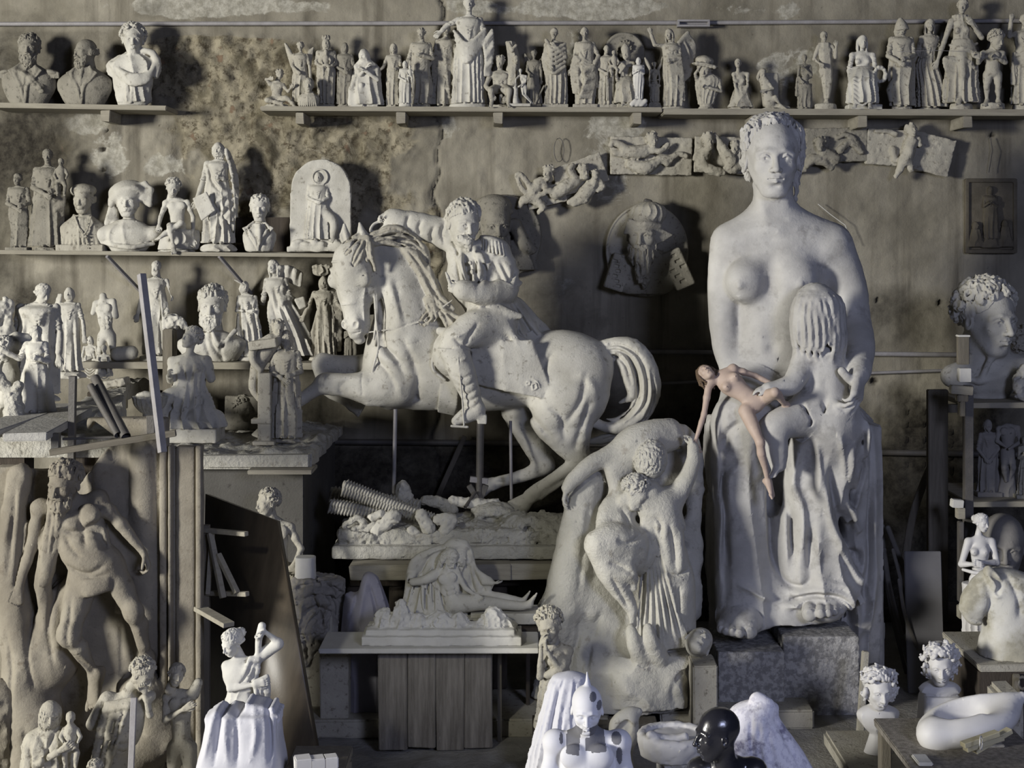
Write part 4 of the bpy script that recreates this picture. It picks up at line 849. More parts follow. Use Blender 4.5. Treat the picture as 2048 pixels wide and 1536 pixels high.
# ================================================================ the seated colossus with child
if want('giant'):
    s = Sc(11.9, 1.8, 12, 'woman_body'); rr = random.Random(3)
    s.ch([(1546, 370, 0, 40), (1547, 405, -6, 39), (1550, 440, -12, 44)], k=14); s.ch([(1522, 395, 18, 7), (1532, 430, 28, 6), (1542, 452, 34, 5)], k=12); s.ch([(1572, 395, 18, 7), (1562, 430, 28, 6), (1552, 452, 34, 5)], k=12)
    # torso
    s.cone((1520, 446, -14), (1468, 486, -10), 38, 42, k=26); s.cone((1580, 446, -14), (1652, 490, -10), 38, 46, k=26)
    s.el((1560, 540, -6), (98, 100, 64), k=30); s.el((1556, 640, -2), (80, 90, 56), k=34); s.el((1552, 720, -4), (96, 64, 62), k=30); s.el((1556, 690, 22), (66, 60, 40), k=24)
    s.ch([(1496, 466, 26, 6), (1532, 458, 36, 6), (1548, 464, 36, 4)], k=22); s.ch([(1626, 466, 24, 6), (1580, 458, 36, 6), (1558, 464, 36, 4)], k=22)
    s.el((1489, 562, 42), (37, 42, 34), k=24); s.el((1590, 560, 46), (42, 42, 32), k=24); s.el((1480, 570, 74), (7, 7, 5), k=8); s.el((1600, 568, 76), (7, 7, 5), k=8)
    s.ch([(1545, 480, 54, 3), (1542, 560, 62, 5), (1545, 690, 62, 4)], k=22, op='-'); s.el((1543, 700, 66), (7, 9, 8), k=10, op='-')
    s.ch([(1463, 490, -12, 42), (1447, 560, -8, 33), (1446, 630, -4, 29), (1450, 690, 4, 26), (1462, 745, 26, 20)], k=16, sm=3)
    s.ch([(1660, 495, -12, 48), (1694, 570, -6, 39), (1706, 640, 4, 35), (1716, 690, 60, 33), (1718, 732, 128, 25), (1718, 750, 168, 20)], k=16, sm=3)
    hand(s, (1718, 752, 180), (-.12, 1, .4), (-.9, 0, -.4), 92, .6, -1, spread=.12); s.ch([(1684, 742, 186, 8), (1694, 754, 188, 8), (1706, 762, 182, 10)], k=4)
    # lap, legs and drapery
    D = dict(lab='drapery')
    s.ch([(1510, 770, 0, 62), (1500, 800, 60, 60), (1486, 836, 128, 54)], k=24, sm=3, **D); s.ch([(1610, 770, 0, 66), (1635, 806, 70, 66), (1655, 838, 138, 58)], k=24, sm=3, **D)
    s.loft([(800, 1588, -20, 112, 50), (830, 1590, -20, 146, 58), (880, 1592, -22, 160, 60), (950, 1592, -25, 168, 62), (1150, 1592, -25, 170, 66), (1340, 1594, -25, 168, 70)], folds=26, amp=.02, amp2=.035, k=20, p=3.2, **D)
    s.loft([(815, 1484, 132, 44, 44), (860, 1480, 124, 52, 50), (960, 1478, 96, 53, 56), (1090, 1484, 84, 52, 58), (1180, 1488, 86, 58, 62), (1240, 1490, 88, 62, 64)], folds=8, amp=.02, amp2=.06, ph=1, k=22, tw=.6, **D)
    s.loft([(815, 1655, 140, 50, 44), (870, 1658, 128, 68, 52), (960, 1640, 100, 66, 58), (1080, 1630, 84, 62, 60), (1160, 1640, 88, 72, 62), (1200, 1650, 88, 78, 62)], folds=9, amp=.03, amp2=.08, ph=2, k=22, tw=-.5, **D)
    s.loft([(850, 1700, 40, 60, 50), (1000, 1712, 40, 50, 48), (1200, 1716, 34, 42, 46), (1320, 1716, 28, 38, 40)], folds=9, amp=.08, amp2=.13, ph=.5, k=18, **D)
    s.loft([(830, 1445, 20, 24, 40), (1000, 1440, 24, 20, 44), (1280, 1446, 20, 22, 48)], folds=8, amp=.08, amp2=.14, ph=.5, k=14, **D)
    s.ink(12, 9, '1628,930 1638,982 1651,1034 1677,1093 1712,1152 1724,1158|1683,881 1687,930 1690,975|1680,982 1700,1021 1716,1057 1722,1068|1722,820 1719,881 1703,937 1695,989|1726,881 1729,937 1716,995 1709,1028|1726,1077 1729,1125 1720,1160|1735,816 1748,881 1752,995 1752,1093 1755,1158 1745,1223 1729,1262 1712,1279|1592,845 1580,900 1575,960 1590,1000 1594,1060 1590,1110|1572,1184 1602,1171 1634,1165 1670,1174 1693,1190 1712,1220 1729,1252', 'drapery', 90)
    s.ink(8, 6, '1670,1054 1683,1086 1696,1112|1563,1204 1595,1187 1634,1184 1670,1190 1693,1220 1706,1256|1608,1145 1650,1150 1680,1160 1696,1184|1563,1008 1563,1060 1566,1125|1592,1015 1596,1090|1622,1045 1626,1095|1422,820 1424,900 1432,1000|1439,963 1433,1093 1436,1207|1459,1152 1485,1161 1507,1174 1540,1190|1610,870 1620,930 1616,990|1650,850 1665,900 1672,960|1460,925 1446,945 1448,1000|1545,1200 1580,1196 1610,1202', 'drapery', 80)
    s.ink(-14, 7, '1644,920 1648,956 1657,995 1667,1034 1686,1080 1698,1110|1693,943 1695,992 1703,1012|1739,985 1739,1125 1733,1207|1698,1112 1716,1108 1720,1140|1712,1180 1700,1215 1706,1265|1671,1010 1682,1050 1690,1078', 'drapery', 90)
    s.ink(-10, 7, '1465,907 1442,937 1439,982 1445,1028 1447,1080 1452,1140|1444,900 1442,860 1455,840 1468,834|1540,990 1540,1093 1553,1138 1569,1158 1592,1161 1608,1145 1605,1119|1608,1041 1608,1093 1608,1129|1430,940 1430,1130|1452,1233 1472,1215 1498,1213 1512,1222|1582,1010 1578,1060 1580,1110|1634,1100 1628,1130|1560,1195 1600,1178 1640,1175 1676,1183|1600,870 1606,900|1600,1215 1640,1203 1680,1210 1694,1240|1708,850 1710,900 1700,930', 'drapery', 80)
    s.loft([(1030, 1570, 60, 40, 40), (1180, 1560, 70, 60, 56), (1236, 1568, 90, 70, 60)], k=22, **D)
    # feet
    s.el((1480, 1240, 128), (40, 32, 58), k=14); s.el((1646, 1214, 118), (42, 28, 50), k=14)
    for x, y, z, r_ in ((1499, 1262, 172, 14), (1479, 1264, 182, 9.5), (1464, 1262, 180, 8.5), (1452, 1260, 174, 8), (1441, 1256, 164, 8), (1619, 1226, 158, 14), (1641, 1224, 170, 10), (1657, 1223, 168, 9), (1670, 1221, 160, 8.5), (1681, 1219, 148, 8)):
        s.ch([(x, y-10, z-22, r_), (x, y-6, z, r_*.85), (x, y+2, z+10, r_)], k=3)
        s.el((x, y-1, z+10+r_*.85), (r_*.55, r_*.5, 2), k=1)
    # blocks
    B = dict(lab='plinth_block')
    s.bx((1488, 1348, 108), (62, 66, 84), rd=3, k=1, **B); s.bx((1624, 1330, 84), (72, 78, 84), rd=3, k=1, **B)
    # child seen from behind
    C = dict(lab='child')
    s.el((1634, 632, 140), (43, 50, 42), k=6, lab='child'); s.el((1632, 622, 136), (46, 54, 46), k=4, lab='child_hair')
    for i in range(15):
        a = -1.9+3.8*i/14; x = 1636+48*math.sin(a); z = 138+45*math.cos(a)
        s.ch([(1628+8*math.sin(a), 578, 136+6*math.cos(a), 6), (1636+40*math.sin(a), 600, 138+38*math.cos(a), 9), (x, 640, z, 9), (x+3, 690, z-4, 8), (1640+40*math.sin(a)+rr.uniform(-5, 5), 720+rr.uniform(-14, 10), 132+34*math.cos(a), 3)], k=3, sm=3, lab='child_hair')
    s.ch([(1640, 700, 128, 32), (1646, 740, 128, 44), (1644, 790, 132, 46), (1634, 822, 138, 50)], k=14, sm=3, **C); s.el((1608, 832, 150), (46, 36, 40), k=14, **C); s.el((1668, 822, 126), (28, 40, 40), k=12, **C)
    s.ch([(1654, 700, 172, 3), (1652, 760, 178, 4), (1648, 825, 184, 4)], k=12, op='-', sm=3, **C)
    s.ch([(1610, 716, 138, 24), (1596, 748, 156, 22), (1582, 770, 176, 20), (1550, 778, 190, 16), (1538, 780, 194, 15)], k=9, sm=3, **C); hand(s, (1538, 779, 195), (-1, 0, .15), (0, 1, -.3), 40, .45, -1, **C)
    s.ch([(1600, 838, 168, 34), (1566, 845, 186, 30), (1548, 855, 196, 25)], k=12, sm=3, **C); s.ch([(1545, 858, 196, 24), (1552, 895, 198, 23), (1556, 928, 198, 16)], k=10, sm=3, **C); foot(s, (1556, 930, 200), (-.5, .55, .7), 46, **C)
    s.ch([(1600, 796, 184, 2.5), (1618, 850, 190, 2.5)], k=6, op='-', **C)
    s.ink(-4, 4, [[(1628+(x0-1628)*.5, 590), (x0, 630), (x0+4, 680), (x0+3, 715)] for x0 in (1600, 1612, 1624, 1637, 1650, 1662)], 'child_hair', 180)
    s.ink(-3, 5, '1516,730 1545,742 1580,738|1530,395 1534,440|1566,395 1564,440', 'woman_body', 20)
    s.ink(-3, 3, '1601,800 1620,840 1612,850|1560,862 1546,868|1552,920 1562,916|1574,760 1590,752', 'child', 180)
    s.disp('woman_body child', 1.0, 30); s.disp('drapery', 1.6, 26, 60, 26); s.disp('child_hair', 1.2, 6, 16, 6); s.disp('plinth_block', 1.1, 5)
    root = s.build('colossal_statue', dict({'*': M['stone']}, plinth_block=M['speck']), 'giant plaster statue of a seated woman with a child on her knee', 'statue', base=(X_(1560, 11.6), -2.3, 0))
    s = Sc(11.9, .95, 8, 'head')
    head(s, (1545, 318, 30), 158, -4, 2, 0, hair=None, sex='f', neck=0, fl='head')
    s.el((1545, 300, -2), (58, 66, 56), k=8, clip=(0, .85, .5, -14), lab='hair'); rr = random.Random(3)
    for i in range(-9, 10):
        a = i/9*1.45; q = math.sin(a); z = math.cos(a)
        s.ch([(1545+50*q, 275-6*z+22*abs(q), 22+34*z, 7), (1545+54*q, 252-6*z+20*abs(q), 20+26*z, 9.5), (1545+44*q+rr.uniform(-3, 3), 240-4*z+16*abs(q), 4+10*z, 9), (1545+24*q, 236, -20, 9)], k=3, sm=4, lab='hair')
    for q in (-1, 1):
        for j in range(4): s.ch([(1545+q*(50-j), 280+8*j, 12-8*j, 6), (1545+q*55, 302+9*j, -8-6*j, 7), (1545+q*46, 338+6*j, -34, 6)], k=3, sm=3, lab='hair')
    s.el((1498, 296, -16), (15, 44, 34), k=8, lab='hair'); s.el((1592, 292, -16), (15, 44, 34), k=8, lab='hair'); s.el((1545, 300, -55), (34, 34, 22), lab='hair'); s.ch([(1592, 350, -20, 7), (1592, 385, -20, 5), (1590, 400, -18, 2)], lab='hair')
    s.cone((1546, 372, 0), (1547, 402, -5), 39, 38, k=12)
    s.ink(-5, 3.5, [[(1545+x*q, y) for x, y in ((6+7*i, 240+.4*i*i), (9+8.5*i, 258+.6*i*i), (8+7.5*i, 272+i*i))] for q in (-1, 1) for i in range(6)], 'hair', 20)
    s.disp('hair', 1.0, 6, 16, 6); s.disp('head', .5, 22)
    r2 = s.build('colossal_head', M['stone'], None, None, base=(X_(1560, 11.6), -2.3, 0))
    for o in list(r2.children): o.parent = root
    bpy.data.objects.remove(r2)
# ================================================================ the living woman lying across the lap
if want('woman'):
    s = Sc(11.2, .8, 5, 'person'); h = 46
    head(s, (1413, 748, 0), h, -30, -50, -52, hair=None, sex='f', neck=.45, fl='person', seed=2)
    s.push((1413, 748, 0), h, -30, -50, -52)
    s.el((0, -.14, -.10), (.37, .39, .43), k=.02, clip=(0, .82, .57, -.05), lab='hair')
    rr = random.Random(9)
    for i in range(26):
        a = 1.0+(2*math.pi-2.0)*i/25; x, z = .35*math.sin(a), -.12+.32*math.cos(a); s.ch([(x*.6, -.45, z*.6, .06), (x*1.05, -.15, z*1.05, .07), (x*1.15+rr.uniform(-.08, .08), .1, z*1.25, .06), (x*1.1+rr.uniform(-.12, .12), .34, z*1.35-.08, .02)], k=.02, sm=2, lab='hair')
    s.pop()
    SL, SR = (1418, 768, 6), (1466, 737, 2); N, Pv = (1437, 748, 2), (1512, 806, 26)
    torso(s, N, Pv, SL, SR, 41, 'f', g=1.05, lab='person')
    arm(s, SL, (1408, 828, 14), (1391, 882, 24), 42, g=.95, hd=(.15, 1, .1), n=(1, 0, .2), curl=.55, side=1, mu=1)
    arm(s, SR, (1512, 752, -6), (1556, 774, 2), 42, g=.95, hd=(1, .2, 0), n=(0, 1, .3), curl=.3, side=1)
    leg(s, (1492, 822, 34), (1520, 884, 78), (1536, 964, 58), 45, g=.94, fd=(.5, .75, .35), toes=1, fl=1.0)
    leg(s, (1528, 796, 20), (1550, 784, 70), (1572, 812, 22), 45, g=.94, fd=(.2, .9, .3), toes=0)
    s.build('person', dict({'*': M['skin']}, hair=M['hairm']), 'naked woman lying limp across the lap of the colossal statue', 'person')
# ================================================================ entwined figures on a rock
if want('couple'):
    s = Sc(11.2, 1.5, 9, 'rock_mass'); R = dict(lab='rock_mass')
    s.loft([(895, 1330, -70, 36, 30), (940, 1285, -60, 92, 44), (1010, 1255, -56, 106, 56), (1100, 1248, -46, 120, 66), (1200, 1240, -36, 138, 82), (1290, 1232, -10, 152, 100), (1392, 1228, 10, 158, 112)], folds=7, amp=.03, amp2=.05, ph=2, k=20, p=2.4, **R)
    s.ch([(1290, 905, -30, 30), (1340, 872, -40, 24), (1376, 880, -44, 20), (1390, 930, -60, 17), (1386, 1060, -64, 18), (1380, 1220, -56, 24)], k=16, sm=4, **R); s.el((1185, 1190, 0), (70, 150, 66), roll=8, k=40, **R); s.ch([(1180, 960, 0, 30), (1160, 1040, 30, 36), (1140, 1150, 46, 40), (1110, 1250, 56, 44)], k=26, sm=3, **R)
    s.loft([(1300, 1295, 60, 76, 60), (1350, 1290, 70, 90, 66), (1400, 1290, 70, 88, 66)], folds=6, amp=.07, ph=1, k=18, p=3, **R); s.el((1350, 920, 10), (26, 34, 40), k=14, op='-', **R); s.ch([(1238, 1340, 152, 2), (1270, 1352, 154, 2.5), (1318, 1346, 152, 2.5), (1350, 1330, 146, 2)], k=3, op='-', sm=4, **R)
    h = 70; a = dict(lab='stooping_man'); rr = random.Random(5)
    s.k = 7
    s.ch([(1335, 870, -10, 34), (1300, 880, 2, 40), (1262, 898, 10, 40), (1240, 930, 14, 34)], k=16, sm=3, **a); s.el((1278, 890, 20), (44, 34, 34), roll=-20, k=12, **a)
    s.el((1301, 918, 48), (32, 38, 38), roll=10, k=4, lab='hair'); s.el((1306, 938, 58), (20, 18, 20), k=5, **a)
    s.ch([(1236, 905, 20, 24), (1205, 918, 30, 19), (1178, 932, 40, 17), (1148, 958, 50, 15), (1134, 976, 54, 11)], k=9, sm=3, **a); s.ch([(1225, 935, 34, 16), (1232, 970, 40, 16), (1240, 1010, 44, 14)], k=10, sm=3, **a); hand(s, (1133, 978, 54), (-.25, 1, .1), (1, .3, 0), 46, .4, 1, **a)
    # crouching middle figure
    b = dict(lab='crouching_man')
    s.ch([(1246, 1008, 50, 30), (1234, 1040, 58, 35), (1246, 1080, 60, 40), (1272, 1098, 56, 42)], k=16, sm=3, **b); s.ch([(1250, 1000, 44, 18), (1222, 1012, 60, 20), (1208, 1045, 84, 16), (1212, 1072, 112, 13)], k=10, sm=3, **b)
    head(s, (1272, 988, 78), 62, 60, 30, 20, hair='curly', fl='crouching_man', hl='hair', neck=.5, seed=8)
    s.ch([(1268, 1096, 76, 42), (1230, 1084, 108, 37), (1198, 1086, 126, 27)], k=14, sm=3, **b); s.ch([(1196, 1094, 126, 25), (1222, 1146, 120, 26), (1250, 1194, 108, 17), (1264, 1220, 104, 12)], k=10, sm=3, **b); foot(s, (1264, 1218, 106), (.3, 1, .35), 50, **b)
    s.ch([(1278, 1112, 66, 36), (1240, 1122, 104, 27), (1216, 1120, 118, 23)], k=12, sm=3, **b); s.ch([(1220, 1122, 118, 21), (1250, 1140, 124, 20), (1264, 1156, 120, 13)], k=9, sm=3, **b); foot(s, (1266, 1154, 120), (-.15, 1, .3), 40, **b)
    s.ink(-6, 4.5, '1224,1062 1250,1070 1280,1060|1206,1108 1230,1112 1262,1132|1290,1040 1296,1080 1288,1118|1238,1010 1250,1030 1256,1056|1214,1128 1236,1170 1256,1206', 'crouching_man', 60)
    # woman seen from behind
    c = dict(lab='standing_woman')
    s.ch([(1300, 1010, 64, 26), (1318, 1000, 56, 26), (1338, 1000, 50, 24)], k=12, sm=3, **c); s.ch([(1322, 1020, 60, 38), (1334, 1060, 58, 38), (1340, 1100, 58, 34), (1342, 1150, 58, 40), (1346, 1200, 54, 44), (1352, 1262, 46, 40), (1360, 1320, 40, 40)], k=16, sm=3, **c); s.el((1364, 1166, 56), (24, 44, 34), k=12, **c); s.el((1330, 1164, 70), (26, 44, 32), k=12, **c)
    s.ch([(1342, 1002, 50, 24), (1360, 980, 46, 20), (1376, 950, 44, 17), (1386, 920, 46, 14), (1386, 894, 48, 11)], k=10, sm=3, **c); hand(s, (1386, 894, 48), (-.3, -1, .1), (-1, .2, .4), 36, .6, 1, **c)
    s.el((1302, 985, 66), (20, 24, 24), k=6, **c)
    s.ink(-6, 4, '1330,1030 1340,1080 1344,1130|1348,1150 1350,1190 1348,1220|1304,1020 1316,1040 1312,1060|1350,1030 1364,1060 1366,1100|1318,1128 1345,1136 1372,1128', 'standing_woman', 30); s.ink(5, 7, '1320,1040 1324,1080 1330,1120|1354,1050 1356,1090 1356,1130', 'standing_woman', 30)
    s.loft([(1010, 1296, 76, 12, 14), (1060, 1298, 74, 17, 18), (1130, 1304, 74, 22, 22), (1200, 1312, 78, 34, 28), (1262, 1322, 84, 52, 34), (1290, 1322, 84, 56, 34)], folds=9, amp=.03, amp2=.1, k=8, lab='veil')
    s.ink(-7, 3.6, [[(1290+3*i, 1030), (1288+5.5*i, 1100), (1284+10*i, 1180), (1272+17*i, 1276)] for i in range(6)], 'veil standing_woman', 60); s.ink(4, 4, [[(1292+3*i, 1030), (1291+5.5*i, 1100), (1289+10*i, 1180), (1281+17*i, 1276)] for i in range(6)], 'veil standing_woman', 60)
    for x, y in ((1262, 1290), (1296, 1288)): s.ch([(x+22, y+26, 112, 19), (x+8, y, 128, 16), (x+2, y-22, 130, 12), (x, y-32, 126, 9)], k=8, sm=3, lab='crouching_man')
    s.ink(-5, 6, '1180,980 1164,1080 1150,1180|1200,960 1180,1040 1176,1060|1200,1200 1180,1260 1170,1330|1350,1300 1330,1340 1340,1380|1160,1240 1140,1300 1130,1370', 'rock_mass', 0)
    s.disp('rock_mass', 4, 34); s.disp('rock_mass', .8, 7); s.disp('stooping_man crouching_man standing_woman', .9, 18); s.disp('hair', 1.6, 6, 6, 6, True)
    s.build('sculpture_group', M['rough2'], 'plaster group of entwined figures against a tall rock', 'sculpture')
# ================================================================ statuettes on the high shelf
DT = 13.72
def shelf_fig(x, yt, label, kind='statuette', z='T1', d=DT, cat='statuette', mat='dusty', bt=('r', 20, 6), vox=.8, fn=None, **kw):
    yb = yat(SHZ[z], d)
    s = Sc(d, vox, 2); bh = bt[2]; h = (yb-bh-yt)/7.2
    if fn: fn(s, x, yt, yb-bh)
    else: h = fig(s, x, yt, yb-bh+1, **kw)
    f = {'r': base_round, 'b': base_box, 'k': base_rock}.get(bt[0])
    if f: f(s, x+(bt[3] if len(bt) > 3 else 0), yb, bt[1], bh)
    s.disp('*', .5, 7, 9)
    return s, lambda m=mat, **q: s.build(kind, M[m], label, cat, 'plaster statuettes crowding the high shelf' if z in ('T1', 'T2') else q.get('group'))
A_pray = (((-.12, 1.2, .35), (.55, .75, .95), (1, 0, 0)), ((.12, 1.2, .35), (-.55, .75, .95), (-1, 0, 0)))
A_down = (((-.2, 1.3, 0), (-.15, 2.4, .25)), ((.2, 1.3, 0), (.15, 2.4, .25)))
A_chin = (((-.15, 1.3, .2), (.3, 1.9, .9)), ((.2, 1.2, .4), (-.75, .2, .9)))
A_chest = (((-.2, 1.25, .3), (.9, 1.3, .85), (0, 0, -1)), ((.2, 1.3, .1), (.1, 2.4, .3)))
A_hold = (((-.25, 1.25, .3), (.55, 1.7, .95)), ((.25, 1.2, .3), (-.3, 1.4, .95)))
A_up = (((-.8, .2, .1), (-1.0, -1.0, .3)), ((.2, 1.2, .4), (-.5, 1.3, .9)))
A_out = (((-.5, 1.2, .3), (-1.1, 2.1, .6)), ((.25, 1.3, .2), (.3, 2.2, .5)))
def sit(s, x, yt, yb, h, dep=0, hd=(0, 5, 0), hair='curly', sex='m', robe=None, arms=None, kx=.5, lab='figure', girth=1., folds=9, seed=1, ksp=.55, fy=None, by=None, beard=0):
    """seated figure; crown yt, soles yb, head height h"""
    y = lambda f: yt+h*f; sh = y(1.5); hip = by or y(3.6); cw = h*.78
    head(s, (x, yt+.5*h, dep+.1*h), h, *hd, hair=hair, sex=sex, seed=seed, beard=beard, eyes=h > 24)
    torso(s, (x, y(1.3), dep), (x, hip, dep-.1*h), (x-cw, sh, dep), (x+cw, sh, dep), h, sex, g=girth, lab=robe and 'robe')
    for q, A in zip((1, -1), arms or (((-.25, 1.2, .3), (-.1, 2.0, 1.1)), ((.25, 1.2, .3), (.1, 2.0, 1.1)))):
        if A: S = v3((x-q*cw, sh, dep)); arm(s, S, S+v3(A[0])*h, S+v3(A[1])*h, h, g=1.15*girth, side=q, sleeve=robe and 'robe', hn=robe and 'hand', mu=0, hs=.8, n=(0, 0, -1))
    K = yb-h*.15
    for q in (-1, 1):
        kk = (x+q*ksp*h, hip+.1*h, dep+1.7*h); aa = (x+q*(ksp-.05)*h, K, dep+1.75*h)
        leg(s, (x+q*.35*h, hip, dep), kk, aa, h, lab=robe and 'foot', g=1.05*girth, fd=(q*.15, .3, 1), toes=h > 20, fl=.9)
    if robe:
        s.loft([(hip-.9*h, x, dep+.1*h, .75*h, .55*h), (hip-.1*h, x, dep+.7*h, 1.05*h, 1.15*h), (hip+.5*h, x, dep+1.2*h, 1.1*h, 1.0*h), (K-.0*h, x, dep+1.25*h, 1.15*h, .95*h)], folds=folds, amp=.02, amp2=.16, ph=seed, k=h*.15, lab='robe')
        for i in range(5): s.ch([(x-ksp*h*1.1, hip+(.2+.35*i)*h, dep+2.0*h, h*.07), (x, hip+(.55+.38*i)*h, dep+1.95*h, h*.09), (x+ksp*h*1.1, hip+(.15+.35*i)*h, dep+2.0*h, h*.07)], k=h*.1, sm=3, lab='robe')
def baby(s, x, y, dep, h, robe=1, lab='child', q=1):
    """small child carried, head height h, crown at y"""
    head(s, (x, y+.5*h, dep), h, 10*q, 0, 0, hair='short', hl=lab, fl=lab, sex='f', eyes=0)
    s.cone((x, y+1.4*h, dep), (x, y+2.6*h, dep), .5*h, .6*h, k=h*.2, lab=lab)
    for t in (-1, 1):
        s.ch([(x+t*.5*h, y+1.4*h, dep, .2*h), (x+t*.8*h, y+2.0*h, dep+.3*h, .17*h), (x+t*.6*h, y+2.4*h, dep+.7*h, .12*h)], k=h*.1, lab=lab)
        s.ch([(x+t*.3*h, y+2.8*h, dep, .3*h), (x+t*.5*h, y+3.3*h, dep+.8*h, .24*h), (x+t*.4*h, y+4.3*h, dep+.7*h, .14*h), (x+t*.45*h, y+4.4*h, dep+1*h, .12*h)], k=h*.1, lab=lab)
def halo(s, x, y, r, dep, lab='halo'):
    s.ch([(x+r*math.cos(a), y+r*math.sin(a), dep, r*.12) for a in np.linspace(0, 2*math.pi, 19)], k=1, lab=lab)
if want('top'):
    # 1 sitting cherub
    def f(s, x, yt, yb):
        h = 21; head(s, (x+6, yt+h*.5, 4), h, 25, 5, 12, hair='curly'); torso(s, (x+1, yt+h*1.15, 0), (x, yb-h*.35, 0), (x-h*.6, yt+h*1.35, 2), (x+h*.62, yt+h*1.5, 2), h, 'm', g=1.15, abs_=0)
        arm(s, (x-h*.6, yt+h*1.35, 2), (x-h*1.0, yt+h*.95, 8), (x-h*.7, yt+h*.9, 12), h); arm(s, (x+h*.6, yt+h*1.5, 2), (x+h*1.1, yt+h*2.1, 8), (x+h*1.35, yt+h*1.75, 14), h)
        leg(s, (x-h*.3, yb-h*.4, 2), (x-h*.9, yb-h*.4, 16), (x-h*.1, yb-h*.2, 18), h, g=1.1, fd=(1, .2, .6)); leg(s, (x+h*.3, yb-h*.4, 2), (x+h*.9, yb-h*.6, 14), (x+h*1.5, yb-h*.1, 16), h, g=1.1, fd=(.6, .3, 1))
    s, b = shelf_fig(553, 139, 'naked cherub sitting cross-legged at the end of the high shelf', fn=f, bt=('k', 26, 9), cat='statuette'); b()
    # 2 angel
    s, b = shelf_fig(601, 84, 'small robed angel with one wing raised beside the sitting cherub', hair='curly', arms=(((-.2, 1.2, .3), (.3, 1.7, .8)), ((.3, 1.3, .2), (.4, 2.5, .4))), bt=('k', 20, 8)); s.ch([(590, 125, -4, 4), (578, 103, -8, 5), (571, 88, -10, 2.5)], k=3, lab='wing'); s.quad((590, 150, -6), (588, 118, -5), (571, 88, -9), (576, 112, -9), 1.8, lab='wing'); s.quad((612, 120, -6), (618, 150, -8), (626, 96, -10), (618, 100, -8), 1.6, lab='wing'); b()
    # 3 child bust
    yb = yat(SHZ['T1'], 13.55); s = Sc(13.55, .8, 2); head(s, (617, 171, 4), 31, 5, 0, 0, hair='short', sex='f'); bust_body(s, 617, 184, 22, yb, 30, style='robe', pw=20); s.build('small_bust', M['dusty'], 'small bust of a child in front of the robed angel', 'bust')
    # 4 Madonna
    s, b = shelf_fig(652, 76, 'crowned hooded Madonna holding a child before her chest', hair='hood', arms=(((-.2, 1.2, .3), (.5, 1.6, .9)), ((.2, 1.2, .3), (-.3, 1.5, .9))), w=(1.1, .95, 1.0, .8), bt=('r', 19, 9), folds=13); baby(s, 652, 98, 14, 12); s.loft([(70, 652, 2, 7, 7), (80, 652, 2, 8, 8)], folds=8, amp=.15, k=1, lab='crown'); b()
    # 5 monk
    s, b = shelf_fig(690, 85, 'hooded monk statuette standing in the gap behind the kneeling mourner', hair='hood', mat='dark', hd=(25, 5, 0), arms=A_hold, w=(.95, .85, .9, .95), bt=('r', 17, 8)); b()
    # 6 mourner
    def f(s, x, yt, yb):
        h = 25; head(s, (x-3, yt+h*.52, 12), h, -25, 22, 0, hair='hood', sex='f')
        s.loft([(yt+h*.8, x-1, 2, h*.4, h*.4), (yt+h*1.5, x+3, 0, h*1.0, h*.7), (yt+h*2.6, x+2, 0, h*1.15, h*.8), (yt+h*3.6, x, 4, h*1.25, h*.95), (yb, x+3, 4, h*1.3, h)], folds=9, amp=.03, amp2=.16, ph=1, k=3, lab='robe')
        arm(s, (x-h*.7, yt+h*1.5, 8), (x-h*.35, yt+h*2.1, 20), (x+h*.1, yt+h*1.5, 25), h, sleeve='robe', n=(1, 0, 0)); arm(s, (x+h*.95, yt+h*1.6, 6), (x+h*1.0, yt+h*2.5, 18), (x-h*.0, yt+h*1.75, 27), h, sleeve='robe', n=(-1, 0, 0), side=-1)
        leg(s, (x, yt+h*3, 4), (x-h*.3, yt+h*2.9, 22), (x-h*.2, yb, 24), h*.8, lab='robe', ft=0); s.ch([(x-h*.7, yt+h*2.2, 14, 4), (x-h*1.1, yt+h*3.2, 14, 5), (x-h*1.15, yb-3, 12, 6)], k=4, lab='robe')
    s, b = shelf_fig(730, 97, 'large hooded mourner on one knee with hands crossed at the chest', fn=f, bt=('b', 27, 7), mat='plaster'); b()
    # 7 saint
    s, b = shelf_fig(787, 87, 'slender robed saint stretching one arm out beside the mourner', hair='long', arms=(((-.5, 1.1, .2), (-1.3, 1.9, .4)), ((.2, 1.2, .3), (-.2, 1.3, .9))), w=(.85, .72, .82, .85), bt=('r', 17, 6), sex='m', beard=.4); b()
    # 8 small Madonna
    yb = yat(SHZ['T1'], 13.54); s = Sc(13.54, .7, 1.5); h = fig(s, 810, 121, yb-6, hair='hood', arms=A_hold, w=(.95, .8, .95, 1.0)); baby(s, 820, 130, 8, 8); base_round(s, 810, yb, 13, 7); s.build('statuette', M['plaster'], 'tiny Madonna with child in front of the slender saint', 'statuette', 'plaster statuettes crowding the high shelf')
    # 9
    s, b = shelf_fig(840, 57, 'bare-calved man in a tunic folding one arm across his chest', hair='curly', sex='m', w=(1.0, .85, .95, .95), arms=(((-.35, 1.2, .1), (-.7, 2.1, .3)), ((.35, 1.3, .3), (-.7, 1.0, .9))), off=(2, 2, 0, 4, 0), bt=('r', 22, 9), hd=(-15, 8, 0), mantle=1); b()
    # 10
    s, b = shelf_fig(888, 47, 'woman in a loose gown holding its folds beside the tallest statue', d=13.84, hair='bun', hd=(12, 5, 0), w=(.9, .85, .95, 1.1), off=(5, 3, 0, -3, -5), arms=(((-.35, 1.3, .1), (-.8, 2.3, .4)), ((.2, 1.3, .2), (.0, 2.4, .4))), bt=('k', 25, 9), tw=1.5); s.sheet([(870, 100, 8), (865, 150, 10), (878, 190, 8)], [(890, 110, 12), (895, 160, 16), (900, 195, 12)], 2, amp=3, lab='robe'); b('dusty')
